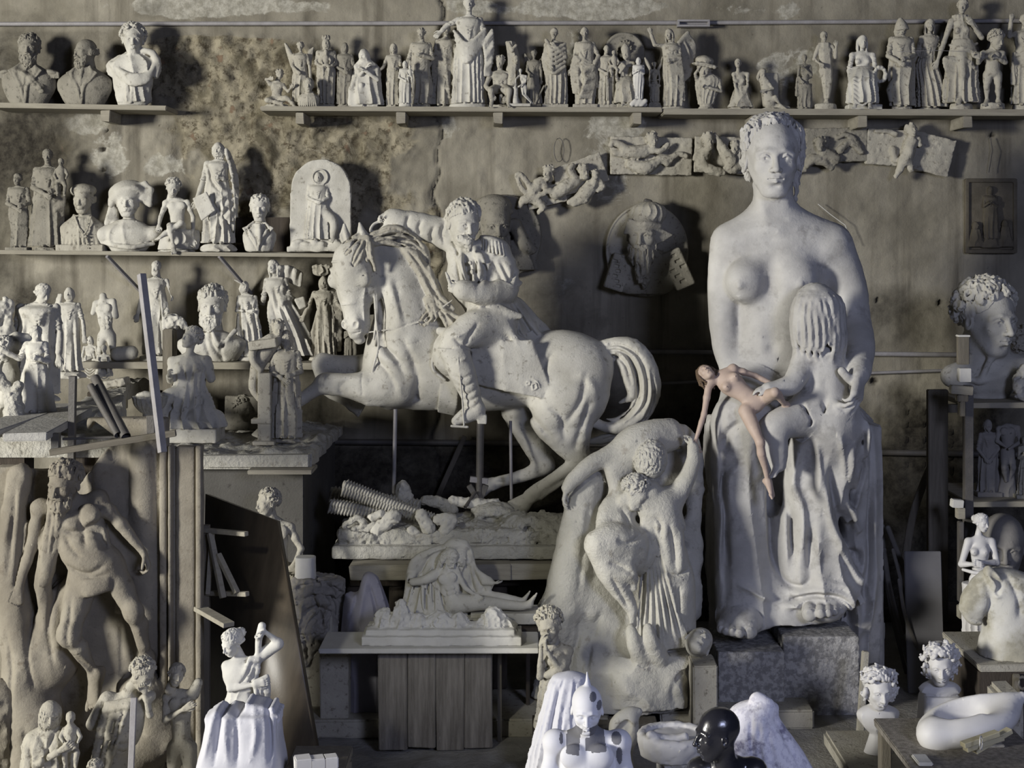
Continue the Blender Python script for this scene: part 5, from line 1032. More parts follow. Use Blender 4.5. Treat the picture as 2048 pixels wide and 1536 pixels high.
    # 11 tallest
    s, b = shelf_fig(938, -6, 'tallest statue of the high shelf, a woman in classical gown with knotted sash', kind='statue', hair='bun', w=(.95, .78, 1.0, 1.12), hd=(0, 3, 0), folds=19, amp=.15, heads=7.4, arms=(((-.75, .35, .1), (-1.15, .75, .2)), ((.45, 1.4, .2), (.6, 2.6, .3))), bt=('r', 42, 9), mantle=0, seed=4, mat='plaster', cat='statue')
    for i in range(6): s.ch([(908+i*2, 62+9*i, 12, 3), (935, 88+7*i, 24, 4), (970-i, 58+6*i, 12, 3)], k=3, sm=4, lab='robe')
    s.sheet([(968, 84, 12), (972, 120, 12), (970, 150, 10)], [(984, 60, 8), (985, 100, 8), (978, 150, 8)], 3, amp=3, lab='robe'); b('plaster')
    # 12 putto seated with snake
    def f(s, x, yt, yb):
        h = 24; sit(s, x, yt, yb, h, hd=(-10, 15, 8), girth=1.15, ksp=.75, arms=(((-.4, 1.0, .5), (.1, 1.7, 1.4)), ((.3, 1.1, .4), (-.2, 1.8, 1.3))), by=yb-h*1.3)
        s.ch([(x+4, yb-30, 28, 5), (x+14, yb-22, 26, 5), (x+14, yb-10, 24, 5), (x+4, yb-6, 24, 5), (x+2, yb-18, 28, 4)], k=2, sm=3, lab='garland')
    s, b = shelf_fig(1000, 112, 'chubby boy sitting on a rock with a garland between his knees', fn=f, bt=('k', 24, 8)); b()
    # 13 tree trunk with nymph
    def f(s, x, yt, yb):
        s.loft([(yt, x-6, -4, 11, 10), (yt+40, x, -4, 12, 11), (yb, x+2, -4, 15, 12)], folds=5, amp=.15, amp2=.2, k=2, lab='tree_trunk'); s.ch([(x-8, yt+4, 6, 3), (x-2, yt+18, 9, 4), (x+6, yt+8, 8, 3)], k=2, lab='tree_trunk')
        head(s, (x+6, yt+37, 10), 17, 20, 0, 0, hair='wave', sex='f'); s.loft([(yt+46, x+2, 4, 6, 5), (yt+62, x, 5, 9, 7), (yt+95, x-2, 4, 9, 8)], folds=6, amp=.1, k=3, lab='figure')
    s, b = shelf_fig(1026, 83, 'broken tree trunk with a nymph carved against it', fn=f, bt=('k', 20, 6), cat='sculpture', kind='tree_trunk_sculpture'); b()
    # 14 woman at well/column
    def f(s, x, yt, yb):
        h = 14; fig(s, x+4, yt, yb, off=(-4, 0, 3, 0, 8), robe=0, sex='f', hair='short', arms=(((-.6, .6, .6), (-.7, 1.8, .9)), ((-.1, 1.2, .5), (-1.2, 1.9, .9))), legs=(((.1, 5.2, .4), (.9, 6.9, .2)), ((.6, 5.3, .2), (1.2, 7.0, 0))))
        s.loft([(yb-34, x-10, 2, 7, 6), (yb-30, x-10, 2, 5, 4.5), (yb-6, x-10, 2, 6, 5), (yb, x-10, 2, 8, 6)], k=1, lab='pedestal')
    yb = yat(SHZ['T1'], 13.55); s = Sc(13.55, .7, 1.5); f(s, 1041, 137, yb-6); base_box(s, 1040, yb, 21, 6); s.build('statuette', M['plaster'], 'tiny naked figure leaning over a short pedestal', 'statuette', 'plaster statuettes crowding the high shelf')
    # 15 dark angel
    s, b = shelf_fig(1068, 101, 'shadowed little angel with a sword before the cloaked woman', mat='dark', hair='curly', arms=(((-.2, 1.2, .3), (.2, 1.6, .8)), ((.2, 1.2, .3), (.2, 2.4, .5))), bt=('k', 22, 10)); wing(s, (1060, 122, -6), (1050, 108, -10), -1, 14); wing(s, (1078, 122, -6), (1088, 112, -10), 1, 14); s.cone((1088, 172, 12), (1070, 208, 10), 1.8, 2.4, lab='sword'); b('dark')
    # 16, 17
    s, b = shelf_fig(1110, 56, 'cloaked woman raising a hand to her chin', hair='wave', w=(1.05, .9, 1.0, 1.0), arms=A_chin, hd=(-5, 12, 8), folds=15, mantle=0, bt=('b', 26, 8), off=(-2, 0, 0, 2, 0))
    for i in range(6): s.ch([(1092+i*2, 80+3*i, 12, 3), (1105, 100+9*i, 20, 3.5), (1130, 88+9*i, 12, 3)], k=3, sm=4, lab='robe')
    s.sheet([(1095, 88, 10), (1086, 120, 8), (1095, 160, 4)], [(1105, 95, 14), (1100, 125, 12), (1102, 165, 8)], 2.5, amp=3, lab='robe'); b('dusty')
    s, b = shelf_fig(1170, 55, 'woman in a belted gown with a mantle over her hip and bent left arm', hair='bun', w=(.95, .8, .98, .85), arms=(((-.3, 1.3, 0), (-.55, 2.3, .2)), ((.5, 1.1, .2), (.1, 1.9, .6))), mantle=-1, folds=9, bt=('b', 25, 8), off=(-1, 0, 0, 2, 0), seed=3)
    s.sheet([(1148, 110, 8), (1143, 150, 6), (1147, 185, 4)], [(1160, 115, 10), (1156, 150, 12), (1160, 188, 10)], 2, amp=3, lab='robe'); s.sheet([(1186, 130, 12), (1190, 160, 10), (1182, 195, 10)], [(1168, 140, 20), (1170, 165, 20), (1160, 195, 18)], 2.5, amp=3, lab='robe'); b('dusty')
    # 18 monk with child
    s, b = shelf_fig(1213, 90, 'tonsured monk carrying a child on his arm', hair='bald', sex='m', w=(1.05, .95, 1.0, 1.0), arms=A_hold, folds=13, bt=('b', 19, 8), hd=(10, 12, 0)); baby(s, 1228, 100, 12, 12); s.ch([(1214, 148, 15, 1.5), (1213, 175, 17, 1.5), (1214, 200, 18, 1.8)], k=1, lab='cord_belt'); b('dusty')
    # 19 round plaque
    yb = yat(SHZ['T1'], 13.9); s = Sc(13.9, 1, 2); s.loft([(-4, 0, 0, 41, 41), (0, 0, 0, 42, 42)], pitch=90, o=(1248, 106, 0), lab='plaque'); s.loft([(-6, 0, 0, 40, 40), (0, 0, 0, 40, 40)], pitch=90, o=(1248, 106, 0), lab='plaque'); s.ch([(1248+38*math.cos(a), 106+38*math.sin(a), 5, 3) for a in np.linspace(0, 6.3, 30)], k=2, lab='plaque'); s.bx((1248, yb-30, 0), (30, 30, 5), rd=2, k=1, lab='plaque'); head(s, (1248, 100, 6), 34, -60, 0, 0, hair='curly', fl='plaque', hl='plaque', eyes=0); s.build('round_plaque', M['dark'], 'dark round relief plaque leaning on the wall behind the bishop', 'plaque')
    # 20 bishop
    def f(s, x, yt, yb):
        h = 19; sit(s, x, yt+10, yb, h, hd=(-20, 8, 0), robe=1, hair='hood', beard=.5, by=yb-h*2.0, ksp=.4)
        s.loft([(yt-2, x-2, 2, 2, 3), (yt+8, x-1, 2, 9, 8), (yt+20, x, 2, 8.5, 8)], k=1, lab='mitre'); s.quad((x-18, yt+52, 16), (x-8, yt+38, 20), (x-2, yt+44, 22), (x-12, yt+58, 20), 2, lab='book')
    s, b = shelf_fig(1252, 88, 'seated bishop in a tall mitre with an open book', fn=f, bt=('b', 20, 9)); b()
    # 21
    yb = yat(SHZ['T1'], 13.56); s = Sc(13.56, .8, 2); h = fig(s, 1277, 114, yb-14, hair='hood', arms=A_pray, w=(1.0, .85, .95, .7), folds=13); base_rock(s, 1277, yb, 17, 16)
    for i in range(9): s.el((1264+3.3*i, yb-6-3*(i % 3), 9), (5, 5, 4), lab='base')
    s.build('statuette', M['pale'], 'pale praying Madonna standing on a cloud in front of the bishop', 'statuette', 'plaster statuettes crowding the high shelf')
    # 22
    s, b = shelf_fig(1309, 124, 'small angel with narrow upright wings beside the big winged angel', hair='curly', w=(.9, .75, .9, .85), arms=A_down, robe=2, bt=('k', 14, 14)); s.ch([(1302, 142, -4, 3), (1294, 124, -6, 3.5), (1290, 116, -7, 1.5)], lab='wing'); s.ch([(1315, 142, -4, 3), (1322, 128, -6, 3.5), (1325, 114, -7, 1.5)], lab='wing'); b('dusty')
    # 23 big angel
    yb0 = yat(SHZ['T2'], 13.7); s = Sc(13.7, .8, 2); h = fig(s, 1346, 58, yb0-7, hair='long', hd=(-30, 8, 0), w=(.9, .78, .92, .9), folds=13, off=(-8, -4, 0, 2, 0), arms=(((-.8, -.1, .2), (-1.15, -1.1, .4)), ((.2, 1.2, .3), (-.6, 1.3, .8))), mantle=0)
    s.sheet([(1356, 88, -4), (1366, 130, -8), (1362, 168, -8)], [(1374, 66, -14), (1390, 95, -18), (1380, 150, -14)], 2.4, n=8, lab='wing', amp=1); s.ch([(1358, 86, -4, 5), (1370, 72, -12, 5), (1376, 65, -14, 3)], k=3, lab='wing')
    for i in range(6): s.ch([(1366+2*i, 80+4*i, -8, 3), (1372+2*i, 110+6*i, -13, 3), (1364+2.5*i, 160-4*i, -10, 2)], k=1.5, lab='wing', sm=2)
    s.sheet([(1335, 110, 12), (1342, 150, 14), (1345, 195, 12)], [(1360, 110, 8), (1366, 150, 8), (1368, 200, 6)], 2.5, amp=3, lab='robe'); base_round(s, 1347, yb0, 25, 8)
    s.build('angel_statue', M['dusty'], 'large-winged angel raising its right arm', 'statue', 'plaster statuettes crowding the high shelf')
T2 = dict(z='T2')
if want('top2'):
    # 24 bust with hat
    def f(s, x, yt, yb):
        h = 38; head(s, (x-3, yt+8+h*.5, 8), h, -15, 20, 10, hair='wave', sex='f', neck=.7); s.el((x-3, yt+10, 2), (19, 11, 20), roll=10, lab='hat'); s.el((x-1, yt+19, 8), (27, 4, 24), roll=10, lab='hat')
        for i in range(6): s.el((x-18+7*i, yt+15+i*1.5, 25), (4.5, 4, 4), lab='hat')
        s.loft([(yt+h*.9, x+2, 0, 10, 9), (yt+h*1.25, x+5, 0, 26, 14), (yt+h*1.8, x+2, 2, 22, 15), (yb-8, x, 2, 15, 12)], folds=16, amp=.02, amp2=.1, k=3, lab='robe'); arm(s, (x-18, yt+h*1.25, 4), (x-22, yt+h*.95, 14), (x-14, yt+h*.62, 20), h*.5, sleeve='robe'); arm(s, (x+26, yt+h*1.3, 4), (x+30, yt+h*1.85, 14), (x+4, yt+h*1.65, 22), h*.55, sleeve='robe'); s.loft([(yb-10, x, 2, 16, 13), (yb-5, x, 2, 12, 10), (yb, x, 2, 17, 14)], lab='base', k=1)
    s, b = shelf_fig(1412, 112, 'half-length bust of a girl shading her eyes under a flowered hat', fn=f, bt=('r', 18, 5), cat='bust', kind='bust', **T2); b()
    # 25 kneeling girl
    def f(s, x, yt, yb):
        h = 19; head(s, (x-4, yt+h*.5, 6), h, -15, -8, 0, hair='wave', sex='f'); torso(s, (x-2, yt+h*1.3, 0), (x+2, yb-h*.9, -4), (x-h*.65, yt+h*1.6, 0), (x+h*.8, yt+h*1.6, 0), h, 'f', lab='robe')
        arm(s, (x-h*.65, yt+h*1.6, 0), (x-h*.5, yt+h*2.8, 8), (x, yb-h*.6, 16), h, sleeve='robe'); arm(s, (x+h*.8, yt+h*1.6, 0), (x+h*.8, yt+h*2.8, 8), (x+h*.15, yb-h*.6, 16), h, side=-1, sleeve='robe')
        s.loft([(yt+h*2.8, x+2, 0, h*.6, h*.5), (yb-h*.6, x+1, 3, h*1.1, h*.95), (yb, x, 4, h*1.4, h*1.1)], folds=7, amp=.05, amp2=.12, k=4, lab='robe')
    s, b = shelf_fig(1480, 118, 'kneeling girl resting her joined hands in her lap', fn=f, bt=('k', 26, 7), **T2); b()
    # 26 crouching
    def f(s, x, yt, yb):
        h = 20; s.bx((x-2, yb-36, -10), (16, 34, 6), rd=2, lab='slab'); head(s, (x-17, yt+h*.5, 8), h, 20, 25, 0, hair='long', sex='f'); s.ch([(x-14, yt+h*1.2, 4, 9), (x-8, yt+h*2.2, 3, 12), (x-4, yb-12, 3, 13)], k=5); arm(s, (x-8, yt+h*1.3, 8), (x+4, yt+h*2.0, 14), (x-12, yt+h*2.2, 18), h)
        leg(s, (x-4, yb-10, 4), (x+8, yb-22, 14), (x+20, yb-4, 12), h, fd=(1, .2, .2)); s.ch([(x+5, yb-4, 4, 6), (x+25, yb-3, 6, 4), (x+36, yb-1, 6, 2)], k=4, lab='robe')
    s, b = shelf_fig(1542, 137, 'girl crouching against a broken slab', fn=f, bt=('k', 28, 6, 4), **T2); b()
    # 27-34
    s, b = shelf_fig(1609, 109, 'small woman in a slanting mantle next to the slim man', hair='bun', w=(.9, .78, 1.0, .9), arms=A_chin, mantle=1, robe=2, bt=('r', 15, 6), mat='dark', **T2); b()
    s, b = shelf_fig(1651, 62, 'slim man in close-fitting clothes with one hand at his shoulder', hair='short', sex='m', robe=0, w=(.85, .8, .8, .8), heads=7, off=(-3, 0, 0, 2, 0), arms=(((-.45, 1.2, .1), (.1, 1.6, .7)), ((.3, 1.0, .2), (.35, 0, .5))), legs=(((.05, 5.5, .15), (0, 7, 0)), ((.05, 5.5, .1), (.15, 7.0, .1))), bt=('r', 23, 15), **T2); s.loft([(85, 1650, 0, 12, 8), (118, 1651, 0, 13, 10), (160, 1654, 2, 11, 9), (198, 1654, 2, 6, 6)], folds=6, amp=.08, k=3, lab='robe'); b()
    def f(s, x, yt, yb):
        h = 26; sit(s, x, yt, yb, h, robe=1, hair='long', hd=(0, 4, 0), sex='f', by=yt+h*3.3, ksp=.6, folds=13)
        s.ch([(x+35+11*math.cos(a), yt+78+14*math.sin(a), 30, 4+.8*math.sin(3*a)) for a in np.linspace(0, 2*math.pi, 15)], k=1, lab='wreath'); [s.el((x+35+12*math.cos(a), yt+78+15*math.sin(a), 33), (3, 3, 3), lab='wreath') for a in np.linspace(0, 6.2, 12)]
        s.bx((x, yb-28, -4), (24, 28, 14), rd=2, lab='seat')
    s, b = shelf_fig(1725, 71, 'enthroned woman with long hair holding a wreath at her knee', fn=f, bt=('b', 34, 11), mat='plaster', **T2); b('plaster')
    s, b = shelf_fig(1803, 42, 'boy in a pointed cap with rolled trousers standing on a round base', hair='hood', sex='m', w=(.95, .9, 1.0, .9), arms=A_hold, robe=1, folds=9, heads=6.6, hd=(20, 15, 0), bt=('r', 22, 9), mat='dusty', off=(0, -1, 0, 0, 2), **T2); s.loft([(34, 1802, 2, 3, 4), (48, 1802, 2, 12, 12), (60, 1803, 3, 14, 13)], roll=-6, o=(4, 190, 0), k=1, lab='cap'); s.ch([(1784, 165, 10, 5), (1778, 180, 12, 6), (1782, 200, 12, 5)], lab='basket'); b()
    s, b = shelf_fig(1858, 38, 'woman in a clinging gown swaying with her hair over one shoulder', d=13.84, hair='long', w=(.8, .68, .9, 1.15), off=(2, 0, -4, 4, 6), arms=(((-.3, 1.1, .0), (-.8, 2.2, .2)), ((.2, .9, 0), (0, 1.2, -.2))), folds=15, amp=.22, tw=2.5, bt=('k', 26, 9), **T2); b()
    s, b = shelf_fig(1922, -2, 'tall dancer with bare shoulders lifting her skirt, on a round plinth', kind='statue', cat='statue', hair='bun', hd=(-20, 10, 8), robe=2, w=(.85, .7, 1.0, 1.1), folds=13, amp=.26, arms=(((-.5, 1.4, .2), (-.95, 2.7, .4)), ((.75, 1.1, .3), (.15, .2, .8))), bt=('r', 23, 15), off=(3, 0, 4, 0, 0), top=2.9, seed=5, **T2)
    s.sheet([(1905, 115, 14), (1888, 120, 16), (1900, 170, 8)], [(1935, 120, 16), (1950, 140, 14), (1955, 185, 0)], 2.4, amp=4, lab='robe'); leg(s, (1922, 110, 14), (1926, 150, 24), (1920, 196, 16), 28, fd=(-.2, .4, 1)); s.loft([(30, 1921, 0, 17, 12), (62, 1922, 0, 15, 12), (85, 1924, 0, 17, 13)], folds=12, amp=.07, k=3, lab='robe'); b('dusty')
    def f(s, x, yt, yb):
        h = 37; head(s, (x+9, yt+h*.5, 8), h, 20, 18, 0, hair='curly'); torso(s, (x, yt+h*1.05, 0), (x, yt+h*2.3, 0), (x-h*.5, yt+h*1.25, 0), (x+h*.48, yt+h*1.2, 0), h*.8, 'm', g=1.2, abs_=0)
        arm(s, (x-h*.5, yt+h*1.25, 0), (x-h*.75, yt+h*1.7, 10), (x-h*.8, yt+h*1.35, 24), h*.75, g=1.2); arm(s, (x+h*.5, yt+h*1.25, 0), (x+h*.7, yt+h*1.7, 12), (x+h*.25, yt+h*1.45, 24), h*.75, g=1.2)
        for q in (-1, 1): leg(s, (x+q*h*.25, yt+h*2.4, 0), (x+q*h*.32, yt+h*3.0, 4), (x+q*h*.3, yb-4, 0), h*.72, g=1.05, fd=(q*.3, .2, 1))
        s.quad((x-h*1.15, yt+h*1.1, 26), (x-h*.75, yt+h*1.2, 28), (x-h*.7, yt+h*1.5, 30), (x-h*1.05, yt+h*1.4, 28), 1.5, lab='tablet')
    s, b = shelf_fig(1985, 62, 'naked toddler looking down at a little panel in his hand', d=13.62, fn=f, bt=('r', 25, 14), **T2); b('dusty')
    s, b = shelf_fig(2050, 28, 'veiled statue with a raised arm at the far right end of the shelf', hair='wave', arms=(((-.5, .2, .2), (-.35, -1.0, .3)), ((.2, 1.2, .2), (.1, 2.2, .3))), mantle=1, folds=13, bt=('r', 26, 12), **T2); b()
    tagset(pipe('stretched_string', [W(1795, 103, 13.4), W(1870, 101, 13.4), W(1935, 103, 13.42)], .002, M['steel'], n=5), 'thin string stretched between the statuettes right of the enthroned woman', 'string')
# ================================================================ busts on the short upper shelf
def bust(x, yt, h, w, z, d, label, style='coat', mat='dusty', pw=None, fn=None, sock=0, wz=None, kind='bust', yb=None, dy=0, hl='hair', vox=1.0, neckl=1.05, **kw):
    """head-and-shoulders bust; crown yt, head height h, shoulder half width w"""
    yb = yb or yat(z if not isinstance(z, str) else SHZ[z], d); s = Sc(d, vox, 3)
    cy = yt+h*.5; head(s, (x+dy, cy, 6), h, kw.pop('yaw', 0), kw.pop('pitch', 3), kw.pop('roll', 0), hl=hl, fl='head', **kw)
    bust_body(s, x, yt+h*neckl, w, yb-sock, h, style=style, pw=pw, wz=wz)
    if sock: s.loft([(yb-sock-2, x, 0, (pw or w*.7)*.75, 14), (yb-sock*.5, x, 0, (pw or w*.7)*.55, 12), (yb, x, 0, (pw or w*.7)*.9, 18)], k=2, lab='socle')
    if fn: fn(s, x, yt, yb, h, w)
    s.disp('*', .6, 9)
    return s.build(kind, M[mat], label, 'bust')
if want('tl'):
    def f(s, x, yt, yb, h, w):
        for q in (-1, 1):
            s.el((x+q*w*.86, yt+h*1.32, 2), (16, 6, 14), roll=q*12, k=2, lab='epaulette'); [s.cone((x+q*w*.86+t*4, yt+h*1.35, 8), (x+q*w*.86+t*4.5, yt+h*1.5, 10), 2.4, k=1, lab='epaulette') for t in (-3, -2, -1, 0, 1, 2, 3)]
        s.ink(3, 3, [[(x-30, yt+h*1.2), (x+5, yt+h*1.5), (x+30, yt+h*2.0)], [(x-22, yt+h*1.2), (x+12, yt+h*1.5), (x+36, yt+h*1.95)]], 'chest')
        r = random.Random(2)
        for i in range(14): s.el((x+r.uniform(-26, 26), yt+h*r.uniform(1.4, 2.0), 24+r.uniform(-2, 3)), (4.5, 4.5, 3), k=1, lab='chest')
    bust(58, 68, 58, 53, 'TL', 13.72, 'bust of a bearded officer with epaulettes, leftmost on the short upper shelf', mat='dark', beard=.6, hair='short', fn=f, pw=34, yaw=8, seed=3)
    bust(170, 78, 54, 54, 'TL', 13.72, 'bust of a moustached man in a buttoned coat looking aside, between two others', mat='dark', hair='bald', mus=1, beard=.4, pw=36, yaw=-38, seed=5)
    def f(s, x, yt, yb, h, w):
        s.loft([(110, x, 0, 26, 18), (128, x+2, 0, 50, 28), (150, x+2, 0, 47, 30), (165, x+2, 0, 30, 24), (205, x+2, 0, 30, 22)], folds=9, amp=.08, amp2=.16, ph=2, tw=2, k=4, lab='toga')
        for i in range(5): s.ch([(x-44+3*i, 128+5*i, 12, 5), (x-10+2*i, 150+4*i, 33-i, 6), (x+30, 148+3*i, 24, 5), (x+50-3*i, 118+3*i, 6, 5)], k=3, sm=4, lab='toga')
        s.ch([(x+12, 100, 6, 6), (x+38, 106, 8, 7), (x+50, 128, 8, 7), (x+46, 152, 12, 6)], k=3, sm=3, lab='toga')
    bust(266, 50, 60, 40, 'TL', 13.7, 'bust of a curly-headed Roman wrapped in a twisted toga, right end of the short shelf', mat='plaster', hair='curly', fn=f, pw=30, yaw=14, pitch=6, seed=2, neckl=1.0)
# ================================================================ middle shelf
if want('mid'):
    Z = 'M'; D_ = 13.68
    g = lambda *a, **k: shelf_fig(*a, z='M', d=D_, **k)
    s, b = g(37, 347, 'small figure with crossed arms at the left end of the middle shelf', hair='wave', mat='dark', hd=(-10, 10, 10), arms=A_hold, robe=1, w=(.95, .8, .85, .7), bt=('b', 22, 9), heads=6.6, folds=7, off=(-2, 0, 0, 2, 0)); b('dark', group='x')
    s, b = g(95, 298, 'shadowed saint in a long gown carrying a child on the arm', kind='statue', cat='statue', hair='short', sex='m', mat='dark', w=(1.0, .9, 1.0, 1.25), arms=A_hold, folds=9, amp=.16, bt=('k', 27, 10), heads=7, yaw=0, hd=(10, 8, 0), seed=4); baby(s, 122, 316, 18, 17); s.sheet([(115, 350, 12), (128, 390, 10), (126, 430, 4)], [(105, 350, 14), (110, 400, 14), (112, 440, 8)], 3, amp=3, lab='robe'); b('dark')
    def f(s, x, yt, yb, h, w):
        s.el((x, yt+8, -6), (27, 14, 28), k=1, lab='cap'); s.bx((x, yb-7, 0), (w*.98, 7, 26), rd=2, k=2, lab='chest'); s.ch([(x-16, yt+h*1.1, 20, 1.5), (x-8, yt+h*1.5, 30, 1.5), (x+1, yt+h*1.75, 33, 1.5), (x+10, yt+h*1.5, 30, 1.5), (x+16, yt+h*1.1, 20, 1.5)], k=.5, sm=3, lab='pendant_cross'); s.ch([(x+1, yt+h*1.75, 33, 2), (x+1, yt+h*2.0, 33, 2)], k=.5, lab='pendant_cross'); s.ch([(x-4, yt+h*1.83, 33, 2), (x+6, yt+h*1.83, 33, 2)], k=.5, lab='pendant_cross')
        for i in range(9): s.el((x+9, yt+h*1.35+i*7, 30), (2, 2, 2), k=1, lab='chest')
    bust(166, 373, 55, 48, Z, D_, 'bust of a clergyman in skullcap with a pendant cross', style='robe', hair='bald', fn=f, pw=47, fat=.6, yaw=-6, mat='dusty', seed=4)
    def f(s, x, yt, yb, h, w):
        s.el((x-2, yt+12, -4), (37, 26, 34), roll=-12, k=3, lab='headscarf'); 
        for i in range(5): s.ch([(x-34, yt+36-3*i, 10, 5), (x-18, yt+10-1.5*i, 24-3*i, 6), (x+12, yt+2-i, 22-4*i, 6), (x+32, yt+14-2*i, 6, 5)], k=3, sm=4, lab='headscarf')
        s.quad((x+14, yt+2, 2), (x+34, yt-8, 4), (x+46, yt+6, 4), (x+22, yt+26, 6), 5, k=4, lab='headscarf'); s.quad((x+22, yt+14, 6), (x+46, yt+4, 6), (x+44, yt+36, 2), (x+30, yt+30, 0), 4, k=4, lab='headscarf')
        s.sheet([(x-32, yt+30, -4), (x-42, yt+70, -2), (x-52, yt+108, 4)], [(x-24, yt+40, -12), (x-22, yt+80, -8), (x-22, yt+104, 0)], 4, amp=3, k=3, lab='headscarf'); s.el((x-48, yt+h*1.55, 4), (17, 17, 20), k=6, lab='chest'); s.el((x+54, yt+h*1.5, 2), (15, 16, 20), k=6, lab='chest')
        s.ch([(x-56, yb-20, 10, 4), (x, yb-9, 34, 5), (x+50, yb-16, 12, 4)], k=3, sm=4, lab='chest'); s.ink(3, 4, [[(x-6, yt+h*1.1), (x-2, yt+h*1.4), (x+4, yb-12)], [(x-18, yt+h*1.1), (x-30, yt+h*1.5), (x-28, yb-14)]], 'chest')
    bust(256, 374, 62, 55, Z, D_, 'bust of a stout smiling woman in a knotted headscarf', style='plain', hair=None, sex='f', fn=f, pw=34, fat=1.2, yaw=4, pitch=-2, mat='plaster', seed=4)
    def f(s, x, yt, yb):
        h = 36; s.loft([(yb-40, x+8, 0, 34, 24), (yb-20, x+6, 0, 40, 28), (yb, x+2, 0, 38, 28)], folds=5, amp=.1, k=3, lab='stool')
        head(s, (x-6, yt+h*.5, 12), h, 15, 18, 8, hair='curly'); torso(s, (x, yt+h*1.12, 2), (x+4, yb-h*1.25, 0), (x-h*.55, yt+h*1.35, 2), (x+h*.65, yt+h*1.35, 2), h*.85, 'm', g=1.0, abs_=0)
        arm(s, (x-h*.55, yt+h*1.35, 4), (x-h*.85, yt+h*2.1, 14), (x-h*.95, yt+h*2.6, 26), h*.85); arm(s, (x+h*.65, yt+h*1.35, 2), (x+h*.95, yt+h*2.1, 0), (x+h*.95, yb-h*.6, 10), h*.85)
        leg(s, (x-h*.1, yb-h*1.2, 8), (x-h*.35, yb-h*1.35, 40), (x-h*.15, yb-h*.2, 42), h*.8, fd=(.1, .5, 1)); leg(s, (x+h*.3, yb-h*1.2, 8), (x+h*.3, yb-h*1.5, 36), (x-h*.6, yb-h*.9, 40), h*.8, fd=(-.9, .3, .6))
    s, b = g(352, 358, 'naked boy sitting cross-legged and bending over his foot', fn=f, bt=('k', 36, 4)); b('plaster')
    s, b = g(436, 284, 'tall veiled prophetess holding a tablet', kind='statue', cat='statue', hair='hood', sex='f', w=(.98, .85, 1.0, 1.05), arms=(((-.35, 1.4, .1), (-.75, 2.6, .5)), ((.25, 1.2, .3), (-.5, 1.0, .85))), folds=15, amp=.2, mantle=-1, hd=(-8, 12, 0), bt=('k', 36, 16), off=(0, 0, 0, 2, 0), seed=6)
    s.quad((388, 398, 30), (412, 386, 34), (428, 420, 30), (404, 438, 28), 2.5, k=1, lab='tablet'); s.sheet([(452, 300, 2), (462, 350, 4), (468, 400, 4)], [(458, 306, -12), (474, 360, -8), (472, 432, -2)], 3.5, n=6, amp=4, lab='veil'); s.ink(-5, 4, '452,320 462,380 466,440|425,400 450,440 466,470|412,420 420,460 424,490|430,410 440,450 444,488|418,330 424,360 440,380', 'robe veil', 10); s.ink(4, 4, '404,430 430,410 468,380|408,445 440,425 470,395|415,470 450,440 472,410|428,340 440,370 456,385', 'robe', 10); b('plaster')
    def f(s, x, yt, yb, h, w):
        s.ch([(x, yt+h*1.12, 20, 4), (x, yt+h*1.3, 25, 5), (x, yt+h*1.8, 26, 3)], k=1, lab='necktie'); s.ink(-3, 2.5, [[(x-10, yt+h*1.08), (x-22, yt+h*1.35), (x-12, yt+h*1.7), (x-1, yb-2)], [(x+10, yt+h*1.08), (x+22, yt+h*1.35), (x+12, yt+h*1.7), (x+1, yb-2)]], 'chest')
    bust(519, 390, 54, 33, Z, 13.6, 'bust of a clean-shaven man in suit and tie', style='suit', hair='short', fn=f, pw=27, mat='plaster', yaw=6, seed=9, wz=22)
    # arched relief
    yb = yat(SHZ[Z], 13.74); s = Sc(13.74, 1, 2, 'slab'); s.loft([(-7, 0, 0, 59, 59), (7, 0, 0, 60, 60)], pitch=90, o=(642, 378, 0), k=1); s.bx((642, (378+yb)/2+4, 0), (61, (yb-378)/2-4, 7), rd=2, k=2); s.bx((642, yb-5, 2), (66, 5, 12), rd=2, k=3)
    s.push((0, 0, 0)); s.pop(); halo(s, 640, 354, 15, 10, 'relief_figure'); h = fig(s, 636, 344, 480, dep=6, hair='hood', sex='m', arms=(((-.2, 1.2, .2), (.5, 1.5, .8)), ((.2, 1.2, .3), (-.4, 1.5, .8))), w=(1.1, .95, 1.1, 1.4), folds=13, L='relief_figure', bl='relief_figure', hd=(5, 5, 0))
    s.ch([(650, 425, 10, 10), (668, 445, 14, 9), (664, 478, 10, 7)], k=4, sm=3, lab='relief_figure'); head(s, (624, 470, 16), 18, -30, 10, 0, hair='curly', fl='relief_figure', hl='relief_figure'); s.disp('slab', 1.5, 16); r = random.Random(1)
    for i in range(26): s.el((588+r.random()*108, 482+r.random()*14, 9), (r.uniform(4, 9), r.uniform(3, 6), 6), k=4)
    s.build('arched_relief', M['plaster'], 'round-topped relief of a haloed friar on the middle shelf', 'relief')
    o = box('wooden_plank', X_(470, 13.9), X_(590, 13.9), -.06, -.01, SHZ[Z], SHZ[Z]+.34, M['dwood'], jit=.005); tagset(o, 'dark plank standing against the wall behind the bust in a suit', 'plank')
